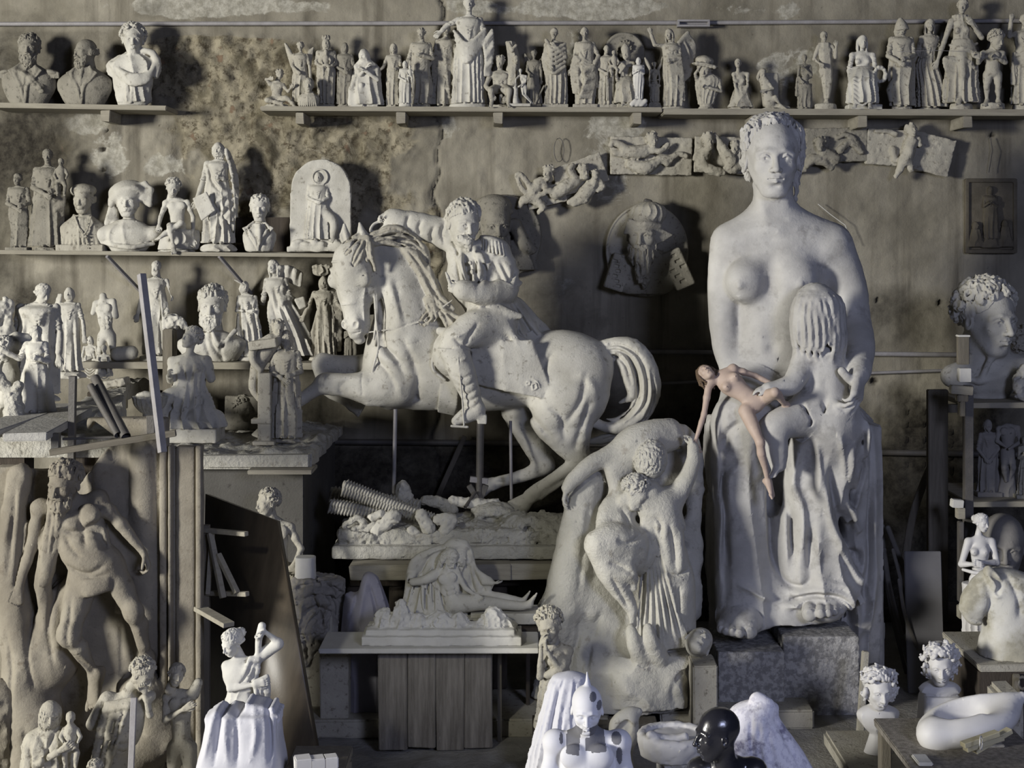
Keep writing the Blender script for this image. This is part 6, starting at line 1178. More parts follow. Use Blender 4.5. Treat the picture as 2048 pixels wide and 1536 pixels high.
# ================================================================ low shelf
if want('low'):
    Z = 'L'; D_ = 13.62
    g = lambda *a, d=D_, **k: shelf_fig(*a, z='L', d=d, **k)
    def f(s, x, yt, yb): h = fig(s, x, yt, yb, hair='short', sex='m', beard=.6, w=(1.0, .9, 1.0, .95), hd=(-12, 8, 0), arms=(((-.35, 1.4, .1), (-.6, 2.5, .3)), ((.4, 1.3, .3), (.1, 2.0, .8))), mantle=-1, folds=11, seed=2, robe=1); return h
    s, b = g(312, 522, 'bearded old man in a mantle leaning on a staff', kind='statue', cat='statue', fn=f, bt=('b', 28, 10)); s.cone((322, 590, 30), (332, 716, 24), 2.2, lab='staff'); s.ink(-4, 4, '322,560 338,600 336,650|330,560 342,590 344,640|300,620 310,670 308,710|318,620 322,670 322,708', 'robe'); b('plaster')
    def f(s, x, yt, yb, h, w):
        s.ink(-4, 4, [[(x-6, 655), (x+6, 690), (x+24, 722)], [(x+34, 668), (x+20, 700), (x+24, 722)], [(x-20, 650), (x-8, 690), (x+2, 724)]], 'chest', 20); s.ch([(x-4, 655, 20, 5), (x+14, 690, 38, 6), (x+46, 662, 12, 5)], k=4, sm=4, lab='chest')
    bust(424, 572, 80, 68, Z, 13.55, 'large bust of a balding bearded man', style='plain', hair='short', beard=.35, neckl=1.12, fn=f, pw=50, mat='plaster', yaw=4, wz=38, seed=12)
    s, b = g(496, 562, 'hooded woman in a long mantle turning aside', kind='statue', cat='statue', hair='hood', mat='plaster', w=(.95, .85, 1.0, 1.1), hd=(25, 10, 12), arms=A_chest, folds=13, mantle=1, bt=('r', 24, 8), off=(-6, -2, 2, 6, 8), tw=1.5); s.cone((470, 560, 20), (488, 570, 18), 1.6, lab='staff'); s.ink(-4, 3.5, '486,600 500,650 515,700|500,600 510,640 520,690|480,610 484,660 500,705', 'robe'); b('plaster')
    s, b = g(566, 520, 'striding woman with windblown hair and flying drapery', kind='statue', cat='statue', hair='long', w=(.85, .72, 1.1, 1.5), hd=(-20, -5, -8), arms=(((-.25, 1.3, 0), (-.3, 1.6, -.8)), ((.4, 1.2, -.1), (.9, 1.6, -.4))), folds=13, amp=.22, off=(-20, -14, 0, 14, 22), tw=2, bt=('k', 36, 10), heads=7, seed=8)
    s.sheet([(556, 545, -6), (578, 560, -10), (600, 570, -14)], [(556, 535, 0), (580, 536, -6), (602, 548, -14)], 4, amp=4, lab='robe'); s.sheet([(575, 590, 0), (595, 640, 0), (612, 690, 0)], [(560, 600, 14), (575, 650, 20), (590, 700, 22)], 4, n=6, amp=4, lab='robe'); s.ink(-5, 4, '545,600 560,650 575,705|560,600 580,650 600,700|548,570 556,600 560,620|575,600 600,650 615,690', 'robe'); s.quad((592, 600, 10), (606, 596, 8), (610, 612, 8), (600, 616, 10), 3, lab='robe'); b('plaster')
    s, b = g(647, 552, 'robed caryatid with an openwork basket on her head', kind='statue', cat='statue', hair='hood', w=(1.0, .85, 1.0, 1.05), arms=(((-.5, 1.1, .1), (-.9, 1.9, .3)), ((.55, 1.0, 0), (1.1, 1.6, .1))), folds=15, bt=('r', 30, 8), mat='dusty', seed=3, heads=7)
    s.loft([(532, 643, 2, 17, 14), (546, 643, 2, 16, 13), (552, 643, 2, 8, 8)], folds=9, amp=.15, k=2, lab='basket'); [s.el((628+5*i, 534-2*(i % 2), 8), (4, 4, 5), lab='basket') for i in range(7)]
    s.sheet([(664, 590, 0), (672, 640, -2), (676, 700, 0)], [(682, 580, -6), (682, 640, -6), (680, 700, -4)], 3, n=5, amp=3, lab='robe'); s.ink(-4, 3.5, '636,600 634,640 630,700|646,600 648,640 648,700|658,600 662,640 664,700|625,590 630,620 622,660', 'robe'); b('dusty')
    s, b = g(697, 650, 'tiny robed figure half hidden behind the muzzle of the horse', hair='hood', mat='dark', bt=('r', 14, 5), arms=A_pray); b('dark')
    o = box('relief_block', X_(700, 13.8), X_(760, 13.8), -.28, -.1, SHZ[Z]-.15, SHZ[Z]+.42, M['dark'], jit=.03, bev=.02); tagset(o, 'broken dark slab behind the chest of the horse', 'slab')
    # headless torso, small figures
    s = Sc(13.6, .9, 3); yb = yat(SHZ[Z], 13.6); torso(s, (206, 600, 0), (214, 668, 0), (192, 606, 0), (226, 602, 0), 30, 'm', g=1.1); leg(s, (205, 672, 0), (200, 700, 6), (202, yb-4, 0), 28, ft=0); leg(s, (222, 672, 0), (226, 700, 4), (224, yb-4, 0), 28, ft=0); s.cone((226, 604, 0), (232, 632, 4), 7, 6); s.cone((192, 608, 0), (186, 626, 0), 7, 5); s.cone((206, 592, 0), (207, 604, 0), 7, 8); base_box(s, 212, yb, 24, 5)
    s.build('torso_statue', M['plaster'], 'headless naked male torso on the low shelf', 'statue')
    for x, yt, lb, kw in ((172, 672, 'little seated woman with a broad hat at the foot of the headless torso', 1), (200, 690, 'small crouching plaster child in front of the headless torso', 2)):
        s, b = g(x+8, yt, lb, fn=lambda s, x, yt, yb: sit(s, x, yt, yb, 15, robe=1, hair='hood' if kw == 1 else 'short', ksp=.6), bt=('k', 18, 5), d=13.5 if kw == 2 else 13.66); b('plaster')
    yb = yat(SHZ[Z], 13.45); s = Sc(13.45, 1, 3, 'plaster_roll'); s.cone((236, yb-16, 0), (262, yb-18, 0), 15, 15, k=2); s.cone((236, yb-14, 0), (275, yb-16, 0), 7, 7, op='-', k=1); s.build('broken_roll', M['plaster'], 'broken hollow plaster roll lying beside the old man statue', 'fragment')
# ================================================================ bench, blocks and the statues on them
def ltop(y, d): return zat(y, d)
ZB, ZC = 2.51, 2.04
if want('bench'):
    b = empty('work_bench', (X_(60, 10.6), -3.3, 0), 'massive plaster-crusted workbench at left with a sloping dusty top', 'bench')
    x0, x1 = X_(-60, 9.2), X_(262, 9.6)
    def slab(name, xs, ys, z, th, par, mat, seed=0, nx=90, lump=.03):
        gx, gy = np.meshgrid(np.linspace(0, 1, nx), np.linspace(0, 1, nx), indexing='ij'); xb = xs[2] if len(xs) > 2 else xs[1]; X = xs[0]+(xs[1]+(xb-xs[1])*gy-xs[0])*gx; Y = ys[0]+(ys[1]-ys[0])*gy
        h = z+lump*vnoise(X*3+seed, Y*3, X*0)+lump*.6*vnoise(X*9, Y*9, X*0)+lump*.4*vnoise(X*24, Y*24, X*0); e = np.minimum(np.minimum(gx, 1-gx), np.minimum(gy, 1-gy)); jx = .02*vnoise(Y*6, X*0, X*0+seed)*(1-np.clip(e*12, 0, 1))
        V = np.stack([X+jx, Y+jx, h-.03*np.clip(1-e*30, 0, 1)], -1).reshape(-1, 3); i, j = np.meshgrid(np.arange(nx-1), np.arange(nx-1), indexing='ij'); a = (i*nx+j).ravel(); Q = np.stack([a, a+nx, a+nx+1, a+1], 1)
        ring = [i*nx for i in range(nx)]+[(nx-1)*nx+j for j in range(1, nx)]+[i*nx+nx-1 for i in range(nx-2, -1, -1)]+[j for j in range(nx-2, 0, -1)]
        n0 = len(V); Vb = V[ring].copy(); Vb[:, 2] = z-th; V = np.vstack([V, Vb]); m = len(ring); q = np.arange(m); Qs = np.stack([np.array(ring), n0+q, n0+(q+1) % m, np.array(ring)[(q+1) % m]], 1); Q = np.vstack([Q, Qs])
        o = link_mesh(name, V-np.array(par.location), Q, mat, par); return o
    slab('bench_top', (x0, -2.62, -3.75), (-4.62, -.35), ZB-.04, .16, b, M['rough'], lump=.03)
    for xx, yy in ((x0+.2, -4.5), (-2.85, -4.5), (x0+.2, -.6), (-3.95, -.6)): box('leg', xx-.09, xx+.09, yy-.09, yy+.09, 0, ZB-.16, M['dwood'], b)
    c = empty('plaster_block', (X_(460, 12.6), -1.2, 0), 'big plaster-covered counter carrying the front hoof of the leaping horse', 'counter')
    slab('top', (X_(285, 12.2), X_(622, 11.6)), (-2.45, -.25), ZC-.03, .12, c, M['rough'], seed=3, lump=.04)
    box('body', X_(300, 12.2), X_(608, 11.7), -2.3, -.3, 0, ZC-.13, M['darkgrey'], c, jit=.01)
    bo = box('board', X_(500, 11.5), X_(628, 11.5), -2.62, -2.3, ZC-.13-.035, ZC-.13, M['hwood'], c); box('drip_edge', X_(402, 11.5), X_(618, 11.5), -2.5, -2.4, ZC-.125, ZC-.03, M['rough'], c, jit=.008)
    # boards jutting over the edge of the bench
    for nm, X0, X1, Y0, Y1, lb, ro in (('wooden_board', X_(18, 9.0), X_(102, 9.0), -5.3, -3.9, 'pale board lying over the bench edge beside the girl statue', .1), ('wooden_board', X_(-60, 9.0), X_(16, 9.0), -5.25, -3.6, 'pale board at the far left corner of the bench', 0)):
        tagset(box(nm, X0, X1, Y0, Y1, ZB+.0, ZB+.05, M['dustboard'], rot=(0, 0, ro), jit=.004), lb, 'board')
    # bars and tubes standing by the bench
    for a, c_, w_, lb, m_ in (((W(283, 548, 8.9)), W(325, 905, 8.7), .045, 'long square steel bar leaning across the low shelf', 'steel'), (W(146, 752, 9.33), W(143, 930, 9.33), .045, 'short upright flat bar before the bench', 'metal'), (W(302, 830, 9.0), W(304, 880, 9.0), .05, 'stub of square bar behind the torn relief edge', 'metal'), (W(112, 866, 8.9), W(112, 905, 8.9), .05, 'stub of square bar next to the pale board', 'metal')):
        tagset(bar('steel_bar', a, c_, w_, w_, M[m_]), lb, 'bar')
    for a, c_, r_, lb in ((W(190, 756, 9.3), W(252, 874, 8.9), .032, 'thicker of two black tubes leaning on the bench'), (W(181, 772, 9.2), W(236, 870, 8.9), .024, 'thinner of two black tubes leaning on the bench')): tagset(pipe('metal_tube', [a, c_], r_, M['metal']), lb, 'tube')
    tagset(bar('wooden_batten', W(100, 905, 8.85), W(352, 866, 8.95), .05, .04, M['wood']), 'crusted batten lying along the top of the big relief', 'batten')
    tagset(bar('thin_rod', W(125, 878, 8.9), W(235, 874, 8.95), .016, .016, M['metal']), 'thin rod lying on the bench between the bars', 'rod')
    # plaster bowl & scraps
    s = Sc(12.0, 1, 2, 'bowl'); yb = yat(ZC, 12.0)-62; s.loft([(yb-34, 300, 0, 36, 30), (yb-16, 300, 0, 31, 26), (yb, 300, 0, 18, 15)], k=2, folds=20, amp=.04, amp2=.06); s.loft([(yb-40, 300, 0, 31, 25), (yb-20, 300, 0, 26, 20)], op='-', k=2); [s.el((282+9*i, yb-34-3*(i % 2), 4*(i % 3)), (10, 7, 9), lab='scraps', k=3) for i in range(5)]
    s.loft([(yb-2, 300, 0, 14, 12), (yb+64, 300, 0, 20, 18)], lab='stand'); s.build('plaster_bowl', M['rough'], 'ribbed plaster bowl heaped with scraps behind the long bar', 'bowl')
    s = Sc(12.6, 1, 2, 'fragment'); yb = yat(ZB, 12.0); s.bx((222, yb-10, 0), (34, 8, 20), roll=-12, rd=4, k=2); s.disp('*', 2, 10); s.build('plaster_fragment', M['dusty'], 'flat broken plaster fragment on the far end of the bench', 'fragment')
if want('benchfig'):
    def bfig(x, yt, yb, d, label, mat='plaster', fn=None, kind='statue', vox=1.0, z=ZB, bt=('k', 36, 12), **kw):
        s = Sc(d, vox, 2.5); yb = yat(z, d); h = fn(s, x, yt, yb-bt[2]) if fn else fig(s, x, yt, yb-bt[2]+1, **kw)
        {'r': base_round, 'b': base_box, 'k': base_rock}[bt[0]](s, x+(bt[3] if len(bt) > 3 else 0), yb, bt[1], bt[2]); s.disp('*', .7, 9)
        return s, h, lambda m=mat: s.build(kind, M[m], label, 'statue')
    # veiled woman
    s, h, b = bfig(138, 574, 0, 13.0, 'veiled woman in a pleated gown standing behind the bench', hair='hood', w=(1.0, .9, 1.1, 1.2), arms=(((-.4, 1.4, .1), (-.5, 2.6, .3)), ((.4, 1.4, .1), (.5, 2.6, .3))), folds=17, amp=.2, bt=('k', 34, 14), seed=7, z=ZB)
    s.ink(-5, 4, '120,640 122,690 118,740|132,640 134,700 134,745|148,640 150,700 154,745|160,640 162,700 166,740', 'robe'); s.sheet([(122, 590, 0), (114, 640, 0), (110, 700, 0)], [(118, 590, -10), (106, 640, -8), (104, 700, -6)], 3, amp=2, lab='robe'); b()
    # group at far left: tall woman, girl, stump, bending man
    s, h, b = bfig(76, 568, 0, 11.0, 'tall short-haired woman in a gown bending her head, behind the girl', hair='wave', w=(1.15, .95, 1.05, 1.0), hd=(50, 18, 8), arms=A_down, folds=11, bt=('k', 42, 14), off=(10, 0, -4, -2, 0), heads=5.6, vox=1.2); s.ink(-5, 5, '62,640 60,690 56,750|84,640 92,700 96,760|72,650 74,700 72,760', 'robe'); b()
    s, h, b = bfig(72, 652, 0, 9.9, 'girl in a flared skirt standing beside a tree stump', hair='wave', w=(.75, .6, .85, 1.25), hd=(35, 8, 0), arms=(((-.5, .9, .2), (-1.3, .5, .5)), ((.2, 1.1, .3), (-.4, .9, .8))), folds=9, amp=.16, bt=('b', 46, 12, -8), heads=5.6, robe=1, seed=4)
    b()
    s = Sc(9.7, 1.2, 5, 'tree_stump'); yb = yat(ZB, 9.7); s.ch([(-6, 742, 0, 9), (12, 775, 0, 12), (26, 800, 0, 17), (28, yb-8, 0, 22)], sm=3); s.cone((38, 770, 4), (26, 800, 0), 9, 14); s.disp('*', 3, 9)
    s.build('tree_stump_base', M['rough'], 'knotty plaster tree stump at the front left of the bench', 'sculpture')
    s = Sc(10.4, 1.2, 5); yb = yat(ZB, 10.4); torso(s, (38, 672, 20), (8, 730, 0), (10, 690, 30), (58, 676, 8), 50, 'm', g=1.1, abs_=0); head(s, (8, 700, 44), 46, -50, 40, 0, hair='curly', neck=.6); arm(s, (10, 690, 30), (-4, 740, 46), (14, 790, 40), 46); arm(s, (58, 680, 8), (64, 730, 20), (50, 790, 30), 46, side=-1); leg(s, (0, 740, 0), (10, 800, 40), (0, yb-8, 10), 50); leg(s, (20, 740, 0), (34, 800, 20), (30, yb-8, 0), 50)
    s.build('statue', M['plaster'], 'naked man bending forward at the left edge of the bench', 'statue')
    s = Sc(10.9, 1.2, 4, 'fragment'); s.ch([(-6, 640, 0, 22), (10, 612, 0, 16), (14, 640, 0, 14), (10, 700, 0, 26), (8, yat(ZB, 10.9), 0, 30)], sm=3); s.disp('*', 5, 14); s.build('statue_fragment', M['plaster'], 'ragged plaster statue fragment cut by the left edge of the bench', 'fragment')
    # kneeling angel on the counter
    def f(s, x, yt, yb):
        h = 44; head(s, (x+4, yt+h*.5, 8), h, -35, -18, 8, hair='curly', sex='f'); torso(s, (x, yt+h*1.25, 0), (x+2, yt+h*3.0, 0), (x-h*.75, yt+h*1.55, 2), (x+h*.8, yt+h*1.5, 0), h, 'f', lab='robe')
        arm(s, (x-h*.75, yt+h*1.55, 2), (x-h*.85, yt+h*2.4, 4), (x-h*.9, yt+h*2.2, 30), h, sleeve='robe', n=(1, 0, 0)); s.cone((x+h*.8, yt+h*1.5, 0), (x+h*1.0, yt+h*2.3, 4), h*.25, h*.22, lab='robe')
        s.loft([(yt+h*1.3, x, 0, h*.5, h*.3), (yt+h*1.7, x, 0, h*.88, h*.5), (yt+h*2.6, x+1, 0, h*.7, h*.5), (yt+h*3.2, x, 2, h*.95, h*.7), (yt+h*3.9, x-4, 6, h*1.25, h*.95), (yb, x+4, 4, h*1.4, h*1.05)], folds=13, amp=.03, amp2=.18, ph=2, k=3, lab='robe')
        s.ch([(x-h*.3, yt+h*3.0, 10, 18), (x-h*1.0, yt+h*3.3, 26, 18), (x-h*1.1, yb-10, 20, 16)], k=8, sm=3, lab='robe'); s.sheet([(x+20, yb-50, 6), (x+40, yb-36, 6), (x+66, yb-22, 4)], [(x+20, yb-4, 16), (x+44, yb-3, 16), (x+72, yb-4, 8)], 5, amp=4, k=4, lab='robe')
        s.ink(-5, 4, [[(x-10, yt+h*1.6), (x-4, yt+h*2.2), (x+2, yt+h*2.6)], [(x+14, yt+h*1.6), (x+8, yt+h*2.2), (x+4, yt+h*2.6)], [(x-20, yt+h*3.0), (x-30, yt+h*3.6), (x-28, yb-6)], [(x+4, yt+h*2.9), (x+6, yt+h*3.6), (x-6, yb-6)], [(x+24, yt+h*2.9), (x+30, yt+h*3.6), (x+22, yb-6)], [(x-34, yt+h*3.4), (x, yt+h*3.8), (x+34, yt+h*3.2)]], 'robe')
        return h
    s, h, b = bfig(378, 655, 0, 12.2, 'kneeling curly-haired angel without wings looking up, on a thick slab', fn=f, bt=('b', 62, 28, 2), z=ZC); b()
    # relief panel
    s = Sc(12.9, 1, 2, 'panel'); yb = yat(ZC, 12.9); s.bx((486, yb-34, 0), (36, 34, 7), rd=2, k=1, roll=2); head(s, (488, yb-42, 2), 48, 40, 0, 0, hair='curly', fl='panel', hl='panel', neck=.8); s.build('portrait_relief', M['dark'], 'square relief with a boy in profile under the low shelf', 'relief')
    # man at a post, bearded figure
    yb = yat(ZC, 12.0); s = Sc(12.0, 1, 3, 'post'); s.bx((530, yb-70, 0), (13, 72, 11), rd=1.5, k=1); s.bx((527, 688, 2), (28, 9, 16), roll=-8, rd=2, k=1); s.bx((524, yb-46, 0), (20, 5, 14), rd=2, k=1); s.bx((530, yb-3, 0), (22, 4, 18), rd=1, k=1)
    h = 34; head(s, (556, 658, -14), h, 20, 10, 0, hair='curly'); s.ch([(548, 680, -16, 16), (532, 700, -20, 18), (516, 730, -16, 15), (512, 750, -14, 12)], sm=3, lab='figure'); s.ch([(540, 676, -6, 9), (508, 696, 0, 8), (506, 722, 4, 7), (520, 740, 8, 6)], sm=3, lab='figure'); s.ch([(512, 740, -12, 11), (505, 775, -6, 8), (520, 800, -6, 6)], sm=3, lab='figure')
    s.build('statuette_on_post', M['dusty'], 'statuette of a man climbing around a square post', 'statuette')
    s, h, b = bfig(572, 660, 0, 12.1, 'bearded robed figure with clasped arms near the front hoof', kind='statuette', hair='hood', sex='m', beard=1.2, w=(.95, .85, .95, 1.0), arms=A_hold, folds=11, bt=('k', 27, 8), z=ZC, mat='dusty'); s.ink(-4, 3.5, '560,740 558,790 562,825|574,740 574,790 576,828|586,740 590,790 592,825', 'robe'); b()
    # small post
    tagset(box('wooden_post', X_(330, 12.7), X_(352, 12.7), -1.4, -1.25, ZC, zat(657, 12.7), M['wood'], bev=.01), 'weathered wooden post behind the kneeling angel', 'post')
    s = Sc(12.7, 1, 3, 'fragment'); s.bx((342, 644, 0), (14, 14, 12), rd=3); s.ch([(340, 648, 6, 10), (356, 640, 8, 9), (372, 654, 8, 7)], sm=2); s.disp('*', 3, 8); s.build('hand_fragment', M['plaster'], 'broken plaster piece on top of the weathered post', 'fragment')
# ================================================================ big relief at lower left and what stands before it
def flo(d): return HZ+CAMH*F/d
if want('relief'):
    s = Sc(9.1, 1.5, 9, 'relief_ground'); g_ = flo(9.1)
    s.bx((120, 1300, -62), (128, g_-1300+40, 20), rd=6, k=4); s.bx((250, 1232, -64), (88, g_-1232, 18), rd=6, k=4)
    s.ch([(205, 905, -50, 26), (215, 1000, -48, 30), (235, 1150, -46, 32)], k=26, sm=3); s.ch([(285, 900, -52, 30), (292, 1080, -50, 30), (296, 1300, -50, 30)], k=30)
    s.bx((175, 905, -50), (28, 60, 60), roll=38, rd=3, k=6, op='-'); s.bx((120, 900, -60), (70, 40, 60), rd=3, k=6, op='-'); s.bx((60, 870, -60), (120, 60, 60), rd=3, k=6, op='-')
    for x, w_, z in ((330, 9, -34), (342, 5, -28), (372, 26, -40), (398, 8, -30)): s.bx((x, (886+g_)/2, z), (w_, (g_-886)/2, 14), rd=4, k=3, lab='moulding')
    s.ink(-5, 2.5, [[(336, 890), (336, 1300), (336, 1560)], [(350, 890), (350, 1300), (350, 1560)], [(392, 890), (392, 1300), (392, 1560)]], 'moulding', -30, taper=0)
    # rock and bark at left
    R = dict(lab='rock')
    s.ch([(40, 950, -20, 26), (30, 1050, -14, 28), (24, 1150, -10, 28), (36, 1250, -6, 36), (56, 1360, 0, 50), (70, 1480, 0, 66), (80, g_, 0, 76)], k=20, sm=3, **R); s.ch([(150, 1180, -26, 34), (110, 1240, -16, 38), (110, 1330, -8, 44)], k=22, sm=3, **R); s.ch([(280, 1390, -30, 46), (330, 1470, -26, 40), (240, 1520, -20, 60)], k=20, **R)
    s.ch([(92, 1060, -10, 16), (96, 1120, 4, 17), (84, 1170, 8, 18), (100, 1230, 4, 14)], k=12, sm=3, **R); s.bx((258, 1180, -42), (20, 44, 14), roll=8, rd=4, k=8, **R)
    # bearded man
    B = dict(lab='bearded_man'); h = 80
    head(s, (128, 966, 30), 88, -14, 14, 6, hair='short', beard=.7, seed=4, hl='hair', fl='bearded_man')
    torso(s, (140, 1010, 0), (196, 1136, 2), (82, 1012, -2), (196, 996, -4), 84, 'm', g=1.08, lab='bearded_man', abs_=1)
    s.el((172, 1110, 16), (52, 40, 34), roll=26, k=20, **B); s.el((208, 1126, 10), (36, 34, 30), k=14, **B)
    arm(s, (196, 1000, -4), (242, 1048, 4), (286, 1104, -6), 80, g=1.05, hd=(.4, 1, 0), n=(-1, .2, 0), curl=.9, side=1, lab='bearded_man')
    arm(s, (80, 1016, -4), (62, 1096, 4), (38, 1176, 14), 80, g=1.0, hd=(-.2, 1, .2), n=(0, 0, -1), curl=1.2, side=1, lab='bearded_man')
    leg(s, (222, 1140, 2), (266, 1222, 18), (292, 1318, -14), 84, g=1.0, fd=(-.1, 1, .2), lab='bearded_man')
    leg(s, (168, 1156, 4), (136, 1270, 44), (192, 1350, 6), 84, g=1.08, fd=(-.35, 1, .3), lab='bearded_man')
    s.el((138, 1268, 52), (24, 26, 22), k=10, **B); s.el((268, 1224, 26), (20, 22, 18), k=10, **B)
    s.ch([(110, 1000, 30, 12), (104, 1060, 26, 15), (98, 1110, 20, 16), (92, 1150, 20, 12), (80, 1176, 16, 8)], k=8, sm=3, lab='long_beard'); s.ch([(128, 1010, 40, 9), (116, 1040, 36, 9), (106, 1070, 34, 8)], k=5, sm=3, lab='long_beard')
    for i in range(4): s.ch([(142+4*i, 1158+7*i, 24, 7), (176, 1166+7*i, 42, 8), (214, 1160+5*i, 34, 8)], k=5, sm=3, lab='loincloth')
    s.ink(-5, 5, '128,1052 150,1062 172,1056 196,1040|160,1012 166,1050 180,1096|134,1068 150,1092 176,1112|200,1050 206,1078 214,1100|156,1090 186,1080|162,1108 196,1096|130,1120 160,1138 190,1140 222,1120|205,1160 240,1230 262,1280|150,1180 150,1240 150,1290|240,1140 262,1190|150,1295 176,1330 190,1350', 'bearded_man', 20); s.ink(4, 7, '136,1040 152,1048 164,1044|174,1044 190,1036 200,1026|275,1240 284,1280 292,1310', 'bearded_man', 20)
    s.ink(-6, 5, '30,960 24,1060 16,1160|48,980 40,1080 34,1200|70,1190 60,1280 80,1380|110,1180 100,1260 120,1340|20,1260 34,1340 30,1440|60,1420 76,1500 70,1560', 'rock', 10); s.ink(-4, 4, '108,1010 100,1070 92,1130|116,1030 108,1080 100,1120', 'long_beard hair', 30)
    s.disp('rock', 4, 26, 50, 26); s.disp('relief_ground moulding', 1.2, 40); s.disp('bearded_man', .9, 20); s.disp('long_beard', 1.5, 8, 30, 8)
    s.build('marble_relief', M['relief'], 'huge relief slab with a long-bearded naked man beside fluted mouldings', 'relief', base=(X_(200, 9.1), -4.8, 0))
    s = Sc(9.0, 1.4, 6, 'fragment'); s.ch([(6, 1380, 0, 24), (0, 1450, 4, 34), (-6, flo(9.0), 0, 44)], sm=2); s.disp('*', 4, 18); s.build('broken_statue', M['relief'], 'brownish broken statue cut by the lower left edge', 'statue')
if want('frontleft'):
    # Madonna and child
    d = 8.2; g_ = flo(d); s = Sc(d, 1.1, 4, 'figure'); h = 52
    head(s, (100, 1428, 14), h, 22, 12, 6, hair='hood', sex='f'); s.loft([(1452, 100, -4, 20, 16), (1474, 98, -4, 48, 30), (1530, 96, 0, 52, 38), (g_, 98, 0, 66, 50)], folds=13, amp=.03, amp2=.14, ph=3, k=6, lab='robe')
    baby(s, 141, 1424, 26, 25); arm(s, (66, 1480, 10), (72, 1530, 34), (122, 1500, 58), 48, sleeve='robe', hn='hand', n=(0, -.5, -1)); s.ink(-5, 4, '76,1470 96,1500 110,1540|60,1490 66,1530 72,1600|112,1460 100,1490 96,1530|80,1400 72,1430 74,1460', 'robe hair', 20); s.disp('*', .8, 12)
    s.build('madonna_statue', M['dusty'], 'hooded Madonna holding a naked child, in front of the big relief', 'statue', base=(X_(100, d), -5.8, 0))
    # curly-headed bending youth
    d = 8.4; g_ = flo(d); s = Sc(d, 1.1, 5, 'body'); h = 56
    head(s, (286, 1350, 10), 58, 62, 24, 12, hair='curly', fl='body', seed=6); torso(s, (262, 1388, 0), (228, 1520, 0), (222, 1402, 4), (292, 1400, -8), 60, 'm', g=1.1, lab='body')
    s.el((246, 1450, 10), (40, 56, 34), roll=14, k=16); s.cone((216, 1400, 6), (186, 1448, -4), 18, 14, k=8); s.cone((290, 1402, -4), (300, 1392, 26), 14, 12, k=8); arm(s, (290, 1404, 0), (300, 1430, 24), (290, 1385, 40), 46, curl=1.2)
    leg(s, (214, 1530, 4), (206, 1590, 24), (200, g_-10, 10), 58, ft=0); leg(s, (246, 1530, 0), (252, 1590, 14), (250, g_-10, 0), 58, ft=0); base_rock(s, 226, g_, 60, 20)
    s.sheet([(214, 1408, 30), (196, 1470, 24), (182, 1560, 20)], [(262, 1400, 34), (240, 1460, 44), (214, 1540, 40)], 5, n=5, amp=6, k=4, lab='drapery'); s.ink(-5, 4, '222,1420 206,1480 194,1530|238,1414 222,1474 208,1530|250,1410 238,1460 226,1500', 'drapery', 30); s.ink(-4, 4, '232,1476 248,1484 266,1478|236,1496 250,1502 266,1496|262,1412 256,1450', 'body', 20)
    s.build('youth_statue', M['dusty'], 'curly-headed youth bending forward with drapery over his side', 'statue', base=(X_(228, d), -5.6, 0))
    tagset(bar('measuring_rod', W(268, 1395, 8.0), W(258, 1640, 7.9), .035, .02, M['steel']), 'pale upright rod in front of the bending youth', 'rod')
    # young figure with hands to the breast
    d = 8.5; g_ = flo(d); s = Sc(d, 1.1, 4, 'body'); head(s, (353, 1350, 8), 44, 30, 0, 20, hair='wave', fl='body'); torso(s, (358, 1382, 0), (364, 1490, 0), (334, 1394, 0), (386, 1388, 0), 44, 'm', g=1.1, abs_=0, lab='body')
    s.cone((386, 1388, 0), (396, 1366, 4), 13, 10); arm(s, (334, 1396, 0), (330, 1440, 22), (368, 1418, 42), 44, n=(0, 0, -1)); leg(s, (350, 1496, 0), (346, 1560, 10), (346, g_-8, 0), 46); leg(s, (378, 1496, 0), (382, 1560, 6), (380, g_-8, 0), 46); base_rock(s, 362, g_, 44, 18)
    s.build('torso_statue', M['dusty'], 'armless naked youth clasping one hand to the breast, right of the bending youth', 'statue', base=(X_(360, d), -5.5, 0))
    # pale Venus
    d = 8.3; g_ = flo(d); s = Sc(d, 1.0, 4, 'body'); h = 50
    head(s, (463, 1286, 10), 52, -38, 22, 4, hair='bun', sex='f', fl='body'); torso(s, (478, 1318, 0), (484, 1420, 0), (454, 1332, 2), (512, 1322, -4), 50, 'f', g=.98, lab='body')
    arm(s, (512, 1322, -4), (556, 1284, 6), (528, 1262, 16), 46, g=1.0, hd=(-.5, .9, .4), n=(-1, 0, 0), curl=1.0, lab='body'); s.cone((522, 1310, 0), (556, 1288, 4), 13, 12, k=6); arm(s, (454, 1332, 2), (460, 1378, 26), (512, 1368, 34), 46, g=1.0, n=(0, 0, -1), side=1, lab='body')
    s.sheet([(500, 1316, 16), (490, 1344, 26), (470, 1372, 20)], [(516, 1312, 10), (516, 1344, 16), (500, 1380, 20)], 3, n=4, amp=4, lab='drapery'); s.ch([(524, 1252, 12, 8), (518, 1275, 14, 7), (516, 1310, 8, 6)], sm=3, lab='drapery'); s.sheet([(510, 1364, 34), (514, 1390, 30), (512, 1430, 22)], [(534, 1352, 26), (536, 1390, 20), (530, 1436, 12)], 4, amp=4, lab='drapery'); s.ink(-3, 3, '506,1322 494,1350 478,1370|512,1330 504,1356 490,1376|520,1370 520,1400 518,1430|528,1368 528,1400 526,1430', 'drapery', 20)
    s.el((480, 1350, 6), (34, 30, 24), k=8, lab='drapery'); s.loft([(1344, 482, 2, 30, 24), (1372, 484, 2, 28, 22), (1400, 486, 0, 33, 25)], folds=11, amp=.03, amp2=.06, k=5, lab='drapery')
